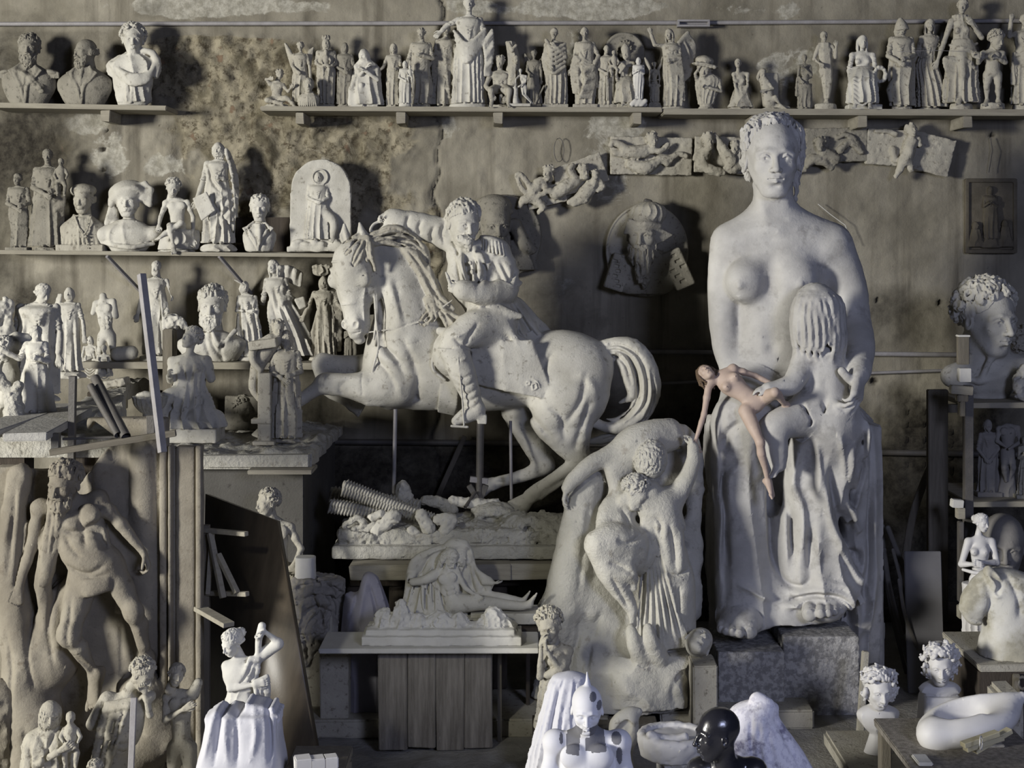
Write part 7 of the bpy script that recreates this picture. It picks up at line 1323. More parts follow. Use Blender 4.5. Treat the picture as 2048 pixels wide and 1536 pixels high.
    s.loft([(1396, 484, 0, 32, 24), (1500, 486, 0, 40, 30), (g_-10, 486, 0, 44, 34)], folds=13, amp=.04, amp2=.14, k=6, lab='skirt'); base_round(s, 486, g_, 54, 16)
    s.build('venus_statue', M['pale'], 'pale half-draped woman lifting a cloth over her shoulder, behind the sheeted block', 'statue', base=(X_(486, d), -5.7, 0))
    # sheeted block
    d = 7.4; g_ = flo(d); s = Sc(d, 1.3, 6, 'cloth')
    s.loft([(1416, 490, -4, 60, 44), (1424, 489, -2, 68, 54), (1480, 486, 0, 76, 62), (1560, 484, 0, 88, 74), (g_, 484, 0, 104, 90)], p=5, folds=22, amp=-.02, amp2=.10, ph=2, k=6, wob=2.4, rd=7); s.bx((524, 1411, -6), (28, 9, 34), roll=4, rd=5, k=14); s.bx((432, 1430, 20), (16, 9, 26), roll=-24, rd=5, k=12)
    s.ink(5, 6, '428,1410 450,1420 480,1418 520,1405|430,1412 420,1460 405,1530|452,1420 450,1470 458,1536|540,1400 556,1450 566,1520|500,1418 510,1470 500,1530', None, 60); s.ink(-6, 5, '440,1416 436,1470 428,1536|470,1424 474,1480 476,1536|524,1412 536,1460 540,1530|556,1430 566,1500', None, 60)
    s.build('sheeted_block', M['cloth'], 'tall block draped in a crumpled white sheet', 'draped block', base=(X_(484, d), -6.6, 0))
    # small items at the bottom left
    s = Sc(7.9, 1, 3); base_rock(s, 192, flo(7.9), 24, 40); s.cone((192, 1560, 0), (192, flo(7.9)-30, 0), 10, 14); head(s, (190, 1540, 0), 36, 10, 0, 0, hair='curly', fl='figure'); s.build('small_statue', M['dusty'], 'curly top of a small statue peeping in between the Madonna and the youth', 'statue')
    for i, (x, y, r_) in enumerate(((300, 1515, 16), (330, 1528, 20), (262, 1525, 14))):
        s = Sc(8.9, 1.2, 3, 'stone'); s.el((x, flo(8.9)-40, 0), (r_*1.3, 44, r_), k=4); s.disp('*', 5, 20); s.build('stone', M['dusty'], ('dark lump of stone under the bending youth', 'rounded dusty stone left of the sheeted block', 'small stone lump behind the pale rod')[i], 'stone')
    for i, (x, y, w_, hh, lb) in enumerate(((606, 1498, 17, 13, 'tallest of three pale marble cubes by the sheeted block'), (634, 1511, 15, 12, 'middle one of three pale marble cubes'), (660, 1524, 14, 12, 'lowest and rightmost of three pale marble cubes'))):
        k = 7.3/F; X0 = X_(x-w_, 7.3); z0 = zat(y+hh, 7.3); o = box('marble_cube', X0, X0+2*w_*k, -6.75+.02*i, -6.75+.02*i+2*w_*k, z0, z0+2*hh*k, M['marble'], bev=.006, rot=(0, 0, .3)); tagset(o, lb, 'cube', 'pale marble cubes on a low table')
    t = empty('low_table', (X_(625, 7.3), -6.6, 0), 'low rough table under the pale marble cubes', 'table'); zt = zat(1537, 7.3)-.004
    box('table_top', X_(570, 7.3), X_(690, 7.3), -6.85, -6.35, zt-.05, zt, M['wood'], t); [box('leg', x_, x_+.05, y_, y_+.05, 0, zt-.05, M['wood'], t) for x_ in (X_(575, 7.3), X_(672, 7.3)) for y_ in (-6.8, -6.45)]
    for o in bpy.data.objects:
        if o.name.startswith('marble_cube'): o.location.z = zt
    # dark tilted panel
    P = [W(415, 988, 10.2), W(556, 1042, 9.7), Vector((X_(640, 8.7), -5.3, 0)), Vector((X_(405, 9.6), -4.4, 0))]; P[2] = W(668, 1690, 8.7); P[2].z = 0; P[3].z = 0
    n = (P[1]-P[0]).cross(P[3]-P[0]).normalized()*.02; V = [p-n for p in P]+[p+n for p in P]; c0 = P[3].copy(); V = np.array([tuple(v-c0) for v in V]); Q = np.array([[0, 1, 2, 3], [7, 6, 5, 4], [0, 4, 5, 1], [1, 5, 6, 2], [2, 6, 7, 3], [3, 7, 4, 0]])
    o = link_mesh('dark_panel', V, Q, M['panel'], smooth=False); o.location = c0; tagset(o, 'big dark polished panel leaning behind the Venus', 'panel')
    r0 = empty('wooden_easel', W(430, 1200, 9.4), 'raw wood frame of nailed laths fixed to the back of the relief', 'easel'); r0.location.z = 0
    for a, b_ in (((405, 1060, 9.5), (493, 1068, 9.3)), ((408, 1186, 9.5), (495, 1188, 9.3)), ((420, 1066, 9.45), (446, 1196, 9.35)), ((436, 1108, 9.42), (474, 1186, 9.32)), ((416, 1188, 9.46), (425, 1060, 9.46))): bar('lath', W(*a), W(*b_), .04, .03, M['hwood'], r0)
    bar('post', W(412, 1050, 9.5), Vector((X_(412, 9.5), -4.5, 0)), .05, .05, M['wood'], r0)
    tagset(bar('wooden_board', W(398, 1216, 9.2), W(458, 1250, 8.9), .08, .03, M['hwood']), 'short board jutting from behind the relief above the Venus', 'board')
    # curly figure behind the panel
    d = 11.35; g_ = flo(d); s = Sc(d, 1.2, 4, 'figure'); head(s, (534, 1006, 10), 52, -48, 0, 0, hair='curly'); torso(s, (548, 1040, 0), (560, 1150, 0), (520, 1056, 4), (580, 1054, 0), 50, 'm', abs_=0); arm(s, (580, 1056, 0), (602, 1098, 6), (588, 1130, 20), 46); s.loft([(1130, 558, 0, 42, 30), (1180, 560, 0, 50, 36), (g_, 560, 0, 56, 40)], folds=9, amp=.05, amp2=.12, k=8, lab='drapery'); s.disp('*', .8, 12)
    s.build('statue', M['dusty'], 'curly-haired statue turning away behind the dark panel', 'statue')
    # cylinder block, cloth-covered plinth, white box, wrapped cone
    zt = zat(1155, 11.0)
    s = Sc(11.1, 1, 2, 'cloth'); g_ = flo(11.1); s.loft([(1153, 635, 0, 44, 34), (1164, 636, 0, 52, 40), (1200, 636, 0, 50, 42), (1260, 630, 0, 46, 36)], folds=15, amp=.05, amp2=.16, wob=3, k=5, p=2.8); s.sheet([(592, 1180, 30), (600, 1250, 30), (612, 1330, 26)], [(655, 1180, 34), (650, 1240, 34), (636, 1290, 30)], 5, n=5, amp=8, waves=2, k=6)
    s.bx((628, 1250, 0), (40, 80, 30), rd=3, k=4, lab='plinth'); s.bx((622, (1300+g_)/2, 0), (36, (g_-1300)/2, 28), rd=3, lab='plinth', k=2); s.ink(-6, 4, '590,1180 620,1170 660,1176 680,1190|600,1200 640,1190 676,1204|604,1230 630,1215 664,1226|600,1260 612,1300 614,1330|650,1185 672,1215 668,1250|625,1190 640,1230 650,1260', 'cloth', 40); s.disp('cloth', 3, 16); s.disp('cloth', 1.5, 6)
    s.build('covered_plinth', dict({'*': M['gcloth']}, plinth=M['dusty']), 'plinth wrapped in a crumpled dusty cloth between panel and table', 'plinth', base=(X_(630, 11), -3, 0))
    s = Sc(11.1, 1, 1, 'block'); yb = 1157; s.loft([(1113, 611, 0, 20, 18), (yb, 611, 0, 21, 19)], p=3, rd=1.5); s.build('octagonal_block', M['pale'], 'pale faceted block standing on the covered plinth', 'block')
    tagset(box('white_box', X_(636, 10.6), X_(694, 10.6), -3.3, -3.08, 0, zat(1300, 10.6)-.04, M['dusty'], jit=.006), 'white box under the left end of the table board', 'box')
    s = Sc(11.0, 1.2, 4, 'wrap'); g_ = flo(11.0); s.loft([(1146, 728, 0, 20, 14), (1170, 728, 0, 34, 24), (1260, 735, 0, 50, 36), (g_, 735, 0, 58, 44)], p=2.6, folds=7, amp=.04, amp2=.1, ph=2, rd=5); s.ink(-4, 4, '720,1160 712,1200 700,1240|735,1160 748,1200 760,1250', None, 20)
    s.bx((700, 1150, 30), (24, 40, 60), roll=24, rd=4, k=8, op='-'); s.ink(6, 6, '735,1150 726,1200 716,1260|738,1150 762,1210', None, 10); s.build('wrapped_shape', mk('lilac_wrap', (.33, .32, .38), (.24, .235, .27), 4, bump=.2), 'lilac-grey wrapped pointed shape behind the table', 'wrapped object')
# ================================================================ table, sculpture and crate
if want('table'):
    zt = zat(1298, 10.2); zt2 = zt
    o = box('table_board', X_(637, 10.2), X_(1078, 10.2), -3.8, -3.34, zt-.035, zt, M['pale'], bev=.006, jit=.003); tagset(o, 'long pale board laid across the plank crate as a table', 'board')
    c = empty('plank_crate', (X_(872, 10.5), -3.5, 0), 'tall crate of weathered vertical planks under the table board', 'crate')
    w_ = [(757, 815, .0), (817, 870, .01), (872, 928, 0), (930, 984, .008)]
    for i, (a, b_, dz) in enumerate(w_): box('plank', X_(a, 10.35), X_(b_, 10.35), -3.68, -3.64, .01+dz*2, zt-.04-(i == 3)*.0, M['wood2'], c, jit=.008, seed=i)
    box('side_panel', X_(757, 10.35), X_(757, 10.35)+.04, -3.63, -3.37, .02, zt-.04, M['wood2'], c); box('side_panel', X_(984, 10.35)-.04, X_(984, 10.35), -3.63, -3.37, .02, zt-.04, M['wood2'], c); box('back_panel', X_(757, 10.35)+.05, X_(984, 10.35)-.05, -3.38, -3.35, .02, zt-.04, M['dwood'], c)
    box('post', X_(995, 10.4), X_(1003, 10.4), -3.5, -3.44, 0, zt-.04, M['wood'], c)
    # rocky base on the table
    s = Sc(10.43, 1.1, 4, 'base'); yb = yat(zt, 10.43)
    s.bx((885, yb-9, 0), (158, 9, 44), rd=2, k=2); s.bx((882, yb-22, -4), (148, 8, 36), rd=3, k=6); r = random.Random(3)
    for x, y, rx, ry in ((770, 1235, 26, 30), (802, 1222, 22, 38), (838, 1240, 22, 22), (880, 1236, 34, 24), (915, 1240, 26, 24), (988, 1232, 30, 30), (1012, 1245, 22, 22), (950, 1250, 30, 12)): s.loft([(y-ry*.6, x+r.uniform(-5, 5), -4, rx*.35, 10), (y, x, -4, rx*.8, 20), (yb-18, x, -4, rx*1.1, 30)], folds=7, amp=.12, amp2=.1, ph=x, k=8, rd=5, lab='rocks')
    s.disp('rocks', 3, 12); s.disp('rocks', 1.5, 5); s.disp('base', 1, 14); s.build('rocky_base', M['pale'], 'sculpted base with crags and mouldings on the pale table board', 'sculpture base')
    # pieta
    s = Sc(10.9, 1.0, 4, 'cloak'); yb = 1226
    s.loft([(1090, 908, -10, 24, 18), (1112, 900, -8, 46, 26), (1160, 880, -6, 58, 34), (1234, 872, 0, 66, 44)], folds=15, amp=.03, amp2=.14, ph=1, tw=-1.2, k=6); s.sheet([(925, 1090, 4), (870, 1100, 4), (830, 1120, 6), (818, 1150, 6)], [(930, 1130, -6), (880, 1140, -6), (840, 1170, -4), (812, 1210, 0)], 5, n=5, amp=5, k=5); s.sheet([(938, 1100, 4), (950, 1140, 10), (985, 1165, 14)], [(930, 1110, -8), (935, 1170, 0), (968, 1200, 4)], 5, n=5, amp=4, k=5)
    s.ch([(925, 1092, 6, 14), (905, 1090, 8, 13), (890, 1100, 4, 10)], k=4, sm=3)
    head(s, (922, 1116, 16), 34, -45, 40, -10, hair=None, sex='f', fl='mourner', seed=3); head(s, (900, 1118, 26), 40, 40, 34, 10, hair='long', beard=.6, fl='dead_man', seed=6)
    s.k = 4; torso(s, (890, 1140, 26), (908, 1208, 24), (868, 1150, 22), (912, 1140, 20), 38, 'm', g=1.0, lab='dead_man'); s.ch([(868, 1150, 26, 11), (850, 1160, 30, 9), (826, 1164, 24, 8)], lab='dead_man', sm=2); arm(s, (914, 1148, 22), (930, 1176, 32), (950, 1190, 36), 34, lab='dead_man', curl=.6)
    s.ch([(908, 1208, 26, 20), (960, 1206, 30, 15), (1000, 1208, 30, 11), (1040, 1212, 28, 9), (1060, 1208, 28, 7)], k=6, sm=3, lab='dead_man'); foot(s, (1058, 1208, 28), (.35, -1, .2), 34, 'dead_man', dn=(1, .3, 0)); s.ch([(908, 1204, 10, 20), (985, 1196, 8, 13), (1045, 1204, 6, 8)], k=6, sm=3, lab='dead_man'); foot(s, (1046, 1202, 8), (.35, -1, .1), 30, 'dead_man', dn=(1, .3, 0))
    s.cone((968, 1164, 16), (984, 1166, 20), 6, 5, lab='mourner'); hand(s, (984, 1166, 20), (1, 0, .2), (0, -1, 0), 24, .3, 1, lab='mourner'); s.cone((826, 1150, 12), (820, 1152, 14), 6, lab='mourner'); hand(s, (820, 1150, 14), (-.5, .8, 0), (1, 0, 0), 20, .5, 1, lab='mourner')
    for i in range(7): s.ch([(845+7*i, 1150+3*i, 24, 3), (846+8*i, 1190, 32, 4), (850+10*i, 1228, 34, 5)], k=3, sm=3, lab='cloak')
    s.ink(-4, 3.5, '870,1105 850,1130 838,1170|890,1100 870,1130 858,1170|840,1140 828,1180 822,1215|856,1160 852,1200 848,1226|868,1160 868,1200 872,1226|884,1170 888,1204 896,1226|945,1110 950,1150 972,1186|938,1130 944,1170 956,1196', 'cloak', 20); s.ink(3, 3, '920,1088 880,1098 840,1118|925,1084 942,1100 950,1140', 'cloak', 10)
    s.bx((905, 1234, 4), (90, 8, 46), rd=2, k=2, lab='base'); s.bx((1010, 1229, 4), (68, 11, 36), rd=2, k=1, lab='base')
    s.build('pieta_sculpture', M['plaster'], 'mourning cloaked woman bending over a dead man stretched out on a slab', 'sculpture')
    zz = zat(1243, 10.9); t = empty('trestle', (X_(940, 11), -3.0, 0), 'dark support hidden behind the crags, carrying the mourning group', 'stand'); box('top', X_(800, 11), X_(1076, 11), -3.3, -2.8, zz-.04, zz, M['dwood'], t); box('leg', X_(820, 11), X_(826, 11), -3.1, -3.0, 0, zz-.04, M['dwood'], t); box('leg', X_(1052, 11), X_(1060, 11), -3.0, -2.9, 0, zz-.04, M['dwood'], t)
# ================================================================ base of the monument and the debris on it
if want('hbase'):
    s = Sc(12.1, 1.5, 6, 'base'); zb = zat(1132, 11.4); yb = yat(zb, 12.1)
    s.bx((915, (1066+yb)/2+2, 0), (238, (yb-1066)/2-2, 110), rd=5, k=3); s.bx((912, 1058, -2), (228, 14, 96), rd=8, k=8, lab='ground'); s.disp('ground', 6, 26); s.disp('ground', 2.5, 7); s.disp('base', 1.6, 24); s.ch([(1020, 1060, 70, 3), (1014, 1090, 110, 3), (1018, 1130, 116, 3)], op='-', k=2)
    for hx, hy, hz, rr_ in ((1056, 1042, 34, 40), (990, 1022, -40, 38), (1110, 1050, 40, 42)): s.el((hx, hy, hz), (rr_*1.2, 16, rr_), k=14, lab='ground')
    s.build('monument_base', M['rough'], 'thick rectangular plaster base under the hind hooves of the horse', 'plinth', base=(X_(915, 12.1), -1.9, zb))
    p = empty('pallet_stack', (X_(915, 11.8), -2.0, 0), 'stack of beams holding up the monument base', 'beams')
    for i, (a, b_) in enumerate(((700, 900), (880, 1020), (1015, 1135))): box('beam', X_(a, 11.5), X_(b_, 11.5), -2.55+.02*i, -2.3, zb-.13, zb-.01, M['hwood'], p, jit=.012, seed=i)
    box('beam', X_(690, 11.5), X_(1130, 11.5), -2.2, -1.0, zb-.26, zb-.14, M['dwood'], p, jit=.01)
    for x in (705, 790, 1000, 1120): box('post', X_(x, 11.7)-.06, X_(x, 11.7)+.06, -2.2, -2.05, 0, zb-.27, M['dwood'], p); 
    for x, y0, y1, r_, nm, lb in ((791, 818, 985, .018, 'thin', 'thin pale rod propping the chest of the horse'), (1021, 842, 1004, .014, 'thin', 'rusty thin rod under the flank of the horse')):
        tagset(pipe('support_rod', [W(x, y0, 12.4), W(x-(4 if x < 800 else -2), y1+22, 12.4)], r_, M['steel']), lb, 'rod')
    j = empty('screw_jack', W(960, 1005, 12.4), 'iron screw jack holding up the belly of the horse', 'jack'); pipe('shaft', [W(961, 838, 12.4), W(959, 990, 12.4)], .034, M['metal'], j); pipe('shaft', [W(950, 985, 12.35), W(930, 1015, 12.2)], .015, M['metal'], j); bar('collar', W(940, 958, 12.4), W(976, 962, 12.4), .05, .05, M['steel'], j); bar('foot', W(938, 970, 12.4), W(985, 1046, 12.4), .05, .05, M['metal'], j); bar('foot', W(972, 970, 12.4), W(942, 1046, 12.4), .05, .05, M['metal'], j)
    # garland-like spine casts
    for k, (a, b_, n, r0, r1, d_, lb, z_) in enumerate((((664, 990), (836, 1012), 24, 20, 16, 12.3, 'scaly plaster garland lying across the back of the monument base', 0), ((690, 976), (880, 1046), 34, 19, 15, 11.9, 'longest ribbed plaster garland on the monument base', 0), ((662, 1012), (800, 1030), 22, 17, 16, 12.0, 'short ribbed garland at the left edge of the monument base', 0))):
        s = Sc(d_, 1.1, 1.5, 'garland')
        for i in range(n):
            t = i/(n-1); x, y = a[0]+(b_[0]-a[0])*t, a[1]+(b_[1]-a[1])*t; rr_ = r0+(r1-r0)*t
            s.el((x, y, 0), (3.6, rr_, rr_), roll=24, k=1.5); s.el((x, y, 0), (6, rr_*.82, rr_*.82), k=1.5); s.el((x, y-rr_*.3, rr_*.8), (3, 7, 6), roll=24, k=1.5)
        s.build('plaster_garland', M['rough'], lb, 'garland', 'ribbed garlands heaped on the monument base')
    it = (('twisted scroll of plaster foliage on the near left corner of the base', 'scroll', [((690, 1052), (712, 1036), (728, 1050), (708, 1060), (730, 1062), (748, 1050)), 7]), ('plaster hoof fragment lying beside the foliage scroll', 'fragment', [((752, 1062), (786, 1034)), 16]), ('stubby plaster leg fragment in the middle of the base', 'fragment', [((842, 1030), (858, 1056)), 14]), ('wedge-shaped plaster block with a pointed end', 'fragment', [((878, 1040), (900, 1040), (890, 1062)), 15]), ('ragged flat slab leaning on the scraps below the jack', 'fragment', [((905, 1002), (950, 1008), (990, 1010)), 12]), ('round plaster stump behind the garlands', 'fragment', [((806, 976), (808, 992)), 18]), ('crumpled dark scraps between the garlands and the jack', 'scraps', [((850, 1000), (880, 1005), (905, 1018)), 12]), ('small plaster knob before the pointed block', 'fragment', [((832, 1066), (822, 1060)), 9]), ('thin plaster ornament lying right of the garland', 'fragment', [((745, 1034), (760, 1028)), 10]))
    for i, (lb, nm, (pts, r_)) in enumerate(it):
        d_ = 11.75 if i not in (4, 5, 6) else 12.3; s = Sc(d_, 1.1, 4, nm); s.ch([(x, y, 0, r_*(1 if j else .8)) for j, (x, y) in enumerate(pts)], sm=3 if len(pts) > 3 else 0, k=3); s.disp('*', 2.2, 10); s.disp('*', 1, 5); s.build('plaster_'+nm, M['rough'] if i in (0, 6) else M['plaster'], lb, nm)
# ================================================================ rack, bust and clutter on the right
if want('rack'):
    r0 = empty('storage_rack', (X_(1990, 12.6), -1.2, 0), 'wooden storage rack with two dusty boards at the right edge', 'rack')
    z1, z2, z3 = zat(806, 12.1), zat(1004, 12.1), zat(1268, 11.9)
    for nm, z, y0 in (('board', z1, -1.9), ('board', z2, -1.9)): box(nm, X_(1938, 12.1), X_(2110, 12.1), y0, -.9, z-.045, z, M['hwood'], r0, jit=.006)
    box('board', X_(1880, 11.9), X_(2110, 11.9), -2.3, -1.0, z3-.05, z3, M['dwood'], r0)
    box('post', X_(1863, 12.2), X_(1903, 12.2), -1.72, -1.64, 0, zat(782, 12.2), M['wood'], r0, jit=.004); box('post', X_(2092, 12.2), X_(2104, 12.2), -1.8, -1.7, 0, z1-.05, M['wood'], r0); box('batten', X_(1905, 12.2), X_(1938, 12.2), -1.6, -1.5, z1-.12, z1-.05, M['wood'], r0)
    p = empty('clamped_post', (X_(1925, 11.9), -2.12, 0), 'tall dark steel-edged post with wooden clamp blocks in front of the rack', 'post')
    box('post', X_(1926, 11.9), X_(1943, 11.9), -2.16, -2.08, 0, zat(770, 11.9), M['metal'], p); box('post', X_(1911, 11.85), X_(1934, 11.85), -2.22, -2.17, zat(728, 11.85), zat(672, 11.85), M['wood'], p); box('cap', X_(1910, 11.85), X_(1935, 11.85), -2.24, -2.15, zat(673, 11.85)+.001, zat(669, 11.85), M['pale'], p)
    for x0, x1, y0, y1, m_, t in ((1895, 1939, 770, 787, 'hwood', .08), (1908, 1930, 788, 801, 'wood', 0), (1913, 1924, 801, 830, 'wood', 0), (1912, 1936, 735, 762, 'pale', 0), (1897, 1920, 996, 1012, 'pale', .1), (1908, 1924, 1012, 1034, 'hwood', 0), (1911, 1921, 1207, 1232, 'hwood', 0), (1912, 1921, 1040, 1200, 'metal', 0)):
        box('clamp_block', X_(x0, 11.85), X_(x1, 11.85), -2.25, -2.17, zat(y1, 11.85), zat(y0, 11.85), M[m_], p, rot=(0, t, 0))
    # the classical bust
    s = Sc(12.55, 1.1, 6, 'head'); yb = yat(z1, 12.55); g = 1
    head(s, (1978, 640, 10), 144, 23, 4, 2, hair='curly', sex='m', seed=11, fl='head', neck=.5)
    s.ch([(1978, 690, -16, 40), (1974, 730, -16, 40), (1976, 756, -12, 44)], k=16); s.ch([(1976, 750, -12, 38), (1925, 752, -10, 30), (1905, 752, -8, 24)], k=18, sm=3); s.ch([(1976, 755, -12, 40), (2030, 742, -16, 36), (2066, 750, -20, 34)], k=18, sm=3); s.el((1972, 768, 0), (58, 26, 30), k=14)
    s.ch([(1992, 700, 28, 6), (1975, 730, 34, 6), (1962, 760, 34, 5)], k=8, sm=3); s.ch([(1962, 762, 34, 5), (2000, 752, 32, 6), (2030, 738, 20, 5)], k=8, sm=3); s.ch([(1954, 763, 32, 5), (1920, 752, 20, 5)], k=8); s.bx((1975, yb+28, 0), (140, 30, 90), rd=2, k=1, op='-')
    s.loft([(yb-16, 1975, -4, 36, 26), (yb, 1975, -4, 44, 32)], k=6); s.build('classical_bust', M['plaster'], 'large bust of a curly-haired frowning youth looking right on the rack', 'bust')
    s = Sc(13.1, 1.2, 3, 'fragment'); s.ch([(2040, 690, 0, 16), (2030, 670, 0, 10), (2050, 660, 0, 12)], sm=2); s.ch([(2046, 700, 0, 14), (2050, yat(z1, 13.1), 0, 18)]); s.disp('*', 4, 10, ridge=True); s.build('carved_ornament', M['dusty'], 'carved leafy ornament behind the neck of the curly-haired bust', 'ornament')
    s = Sc(12.2, 1.0, 3, 'fragment'); yb = yat(z1, 12.2); s.ch([(2040, yb-12, 0, 10), (2038, yb-45, 0, 12), (2050, yb-66, 0, 10)], sm=2); s.disp('*', 3, 8); s.build('small_fragment', M['plaster'], 'small rough plaster figure cut by the right edge below the big bust', 'fragment')
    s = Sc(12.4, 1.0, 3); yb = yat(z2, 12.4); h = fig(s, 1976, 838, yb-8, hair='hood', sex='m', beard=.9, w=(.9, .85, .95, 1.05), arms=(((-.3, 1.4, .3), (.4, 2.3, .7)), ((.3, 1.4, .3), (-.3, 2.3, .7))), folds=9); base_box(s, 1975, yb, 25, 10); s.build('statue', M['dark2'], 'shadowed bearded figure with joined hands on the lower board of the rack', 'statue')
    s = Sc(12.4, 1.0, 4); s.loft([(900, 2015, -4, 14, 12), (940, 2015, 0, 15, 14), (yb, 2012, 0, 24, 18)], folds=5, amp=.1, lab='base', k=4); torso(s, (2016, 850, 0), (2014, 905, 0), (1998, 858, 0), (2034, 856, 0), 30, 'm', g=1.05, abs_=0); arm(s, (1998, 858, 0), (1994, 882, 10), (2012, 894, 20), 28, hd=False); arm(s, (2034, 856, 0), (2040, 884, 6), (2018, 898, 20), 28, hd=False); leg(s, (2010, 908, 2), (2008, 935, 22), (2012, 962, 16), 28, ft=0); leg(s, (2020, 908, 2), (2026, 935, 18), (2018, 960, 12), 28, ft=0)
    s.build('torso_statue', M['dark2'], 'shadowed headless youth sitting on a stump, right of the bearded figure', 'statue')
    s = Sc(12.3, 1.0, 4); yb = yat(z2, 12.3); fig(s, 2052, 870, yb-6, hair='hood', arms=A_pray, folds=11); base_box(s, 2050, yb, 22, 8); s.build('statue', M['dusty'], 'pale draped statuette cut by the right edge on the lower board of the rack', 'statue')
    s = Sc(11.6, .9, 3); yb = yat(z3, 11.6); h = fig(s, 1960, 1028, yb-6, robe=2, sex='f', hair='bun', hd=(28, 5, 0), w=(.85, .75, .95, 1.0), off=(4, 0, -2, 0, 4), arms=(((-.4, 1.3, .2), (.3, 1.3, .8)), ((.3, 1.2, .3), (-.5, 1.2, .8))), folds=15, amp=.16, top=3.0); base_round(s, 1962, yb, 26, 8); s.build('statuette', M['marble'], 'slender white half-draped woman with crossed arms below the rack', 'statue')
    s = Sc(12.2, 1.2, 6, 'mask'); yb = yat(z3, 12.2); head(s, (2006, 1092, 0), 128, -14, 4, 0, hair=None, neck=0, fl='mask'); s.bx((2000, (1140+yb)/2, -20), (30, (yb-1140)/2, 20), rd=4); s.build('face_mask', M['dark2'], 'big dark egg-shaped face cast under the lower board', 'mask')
    # leaning things between colossus and rack
    t = W(1820, 1115, 11.9); o = box('flat_board', X_(1822, 11.6), X_(1897, 11.6), -2.32, -2.29, 0, zat(1112, 11.6), M['slab'], rot=(-.1, 0, 0)); tagset(o, 'smooth grey board leaning below the tall plank', 'board')
    s = Sc(12.6, 1.2, 2, 'hoop'); s.ch([(1876, 905, 0, 8), (1850, 960, 0, 8), (1826, 1030, 0, 8), (1812, 1110, 0, 8), (1806, 1180, 0, 8), (1804, flo(12.6)-60, 0, 8)], sm=4, q=.5); s.build('curved_beam', M['wood'], 'long curved wooden rib bending up to the rack post', 'beam')
    for i, (pts, r_, lb) in enumerate((([(1766, 1052), (1770, 1140), (1784, 1230), (1812, 1345)], 4, 'leftmost rusty iron strip leaning beside the drapery of the colossus'), ([(1776, 1056), (1806, 1130), (1840, 1190), (1868, 1226)], 5.5, 'broad scythe-like iron strip crossing in front of the grey board'), ([(1768, 1100), (1778, 1170), (1800, 1260), (1822, 1340)], 5.5, 'wide pale-edged iron band second from the colossus'), ([(1786, 1100), (1806, 1180), (1818, 1250), (1830, 1330)], 4, 'thin iron strip in the middle of the leaning bundle'), ([(1798, 1160), (1810, 1230), (1836, 1300)], 4, 'shortest iron strip of the leaning bundle'))):
        s = Sc(12.2-.12*i, 1.0, 1, 'strip'); s.ch([(x, y, 0, r_) for x, y in pts], sm=5, q=.4); s.build('iron_strip', M['metal'], lb, 'iron strip', 'iron strips leaning between the colossus and the rack')
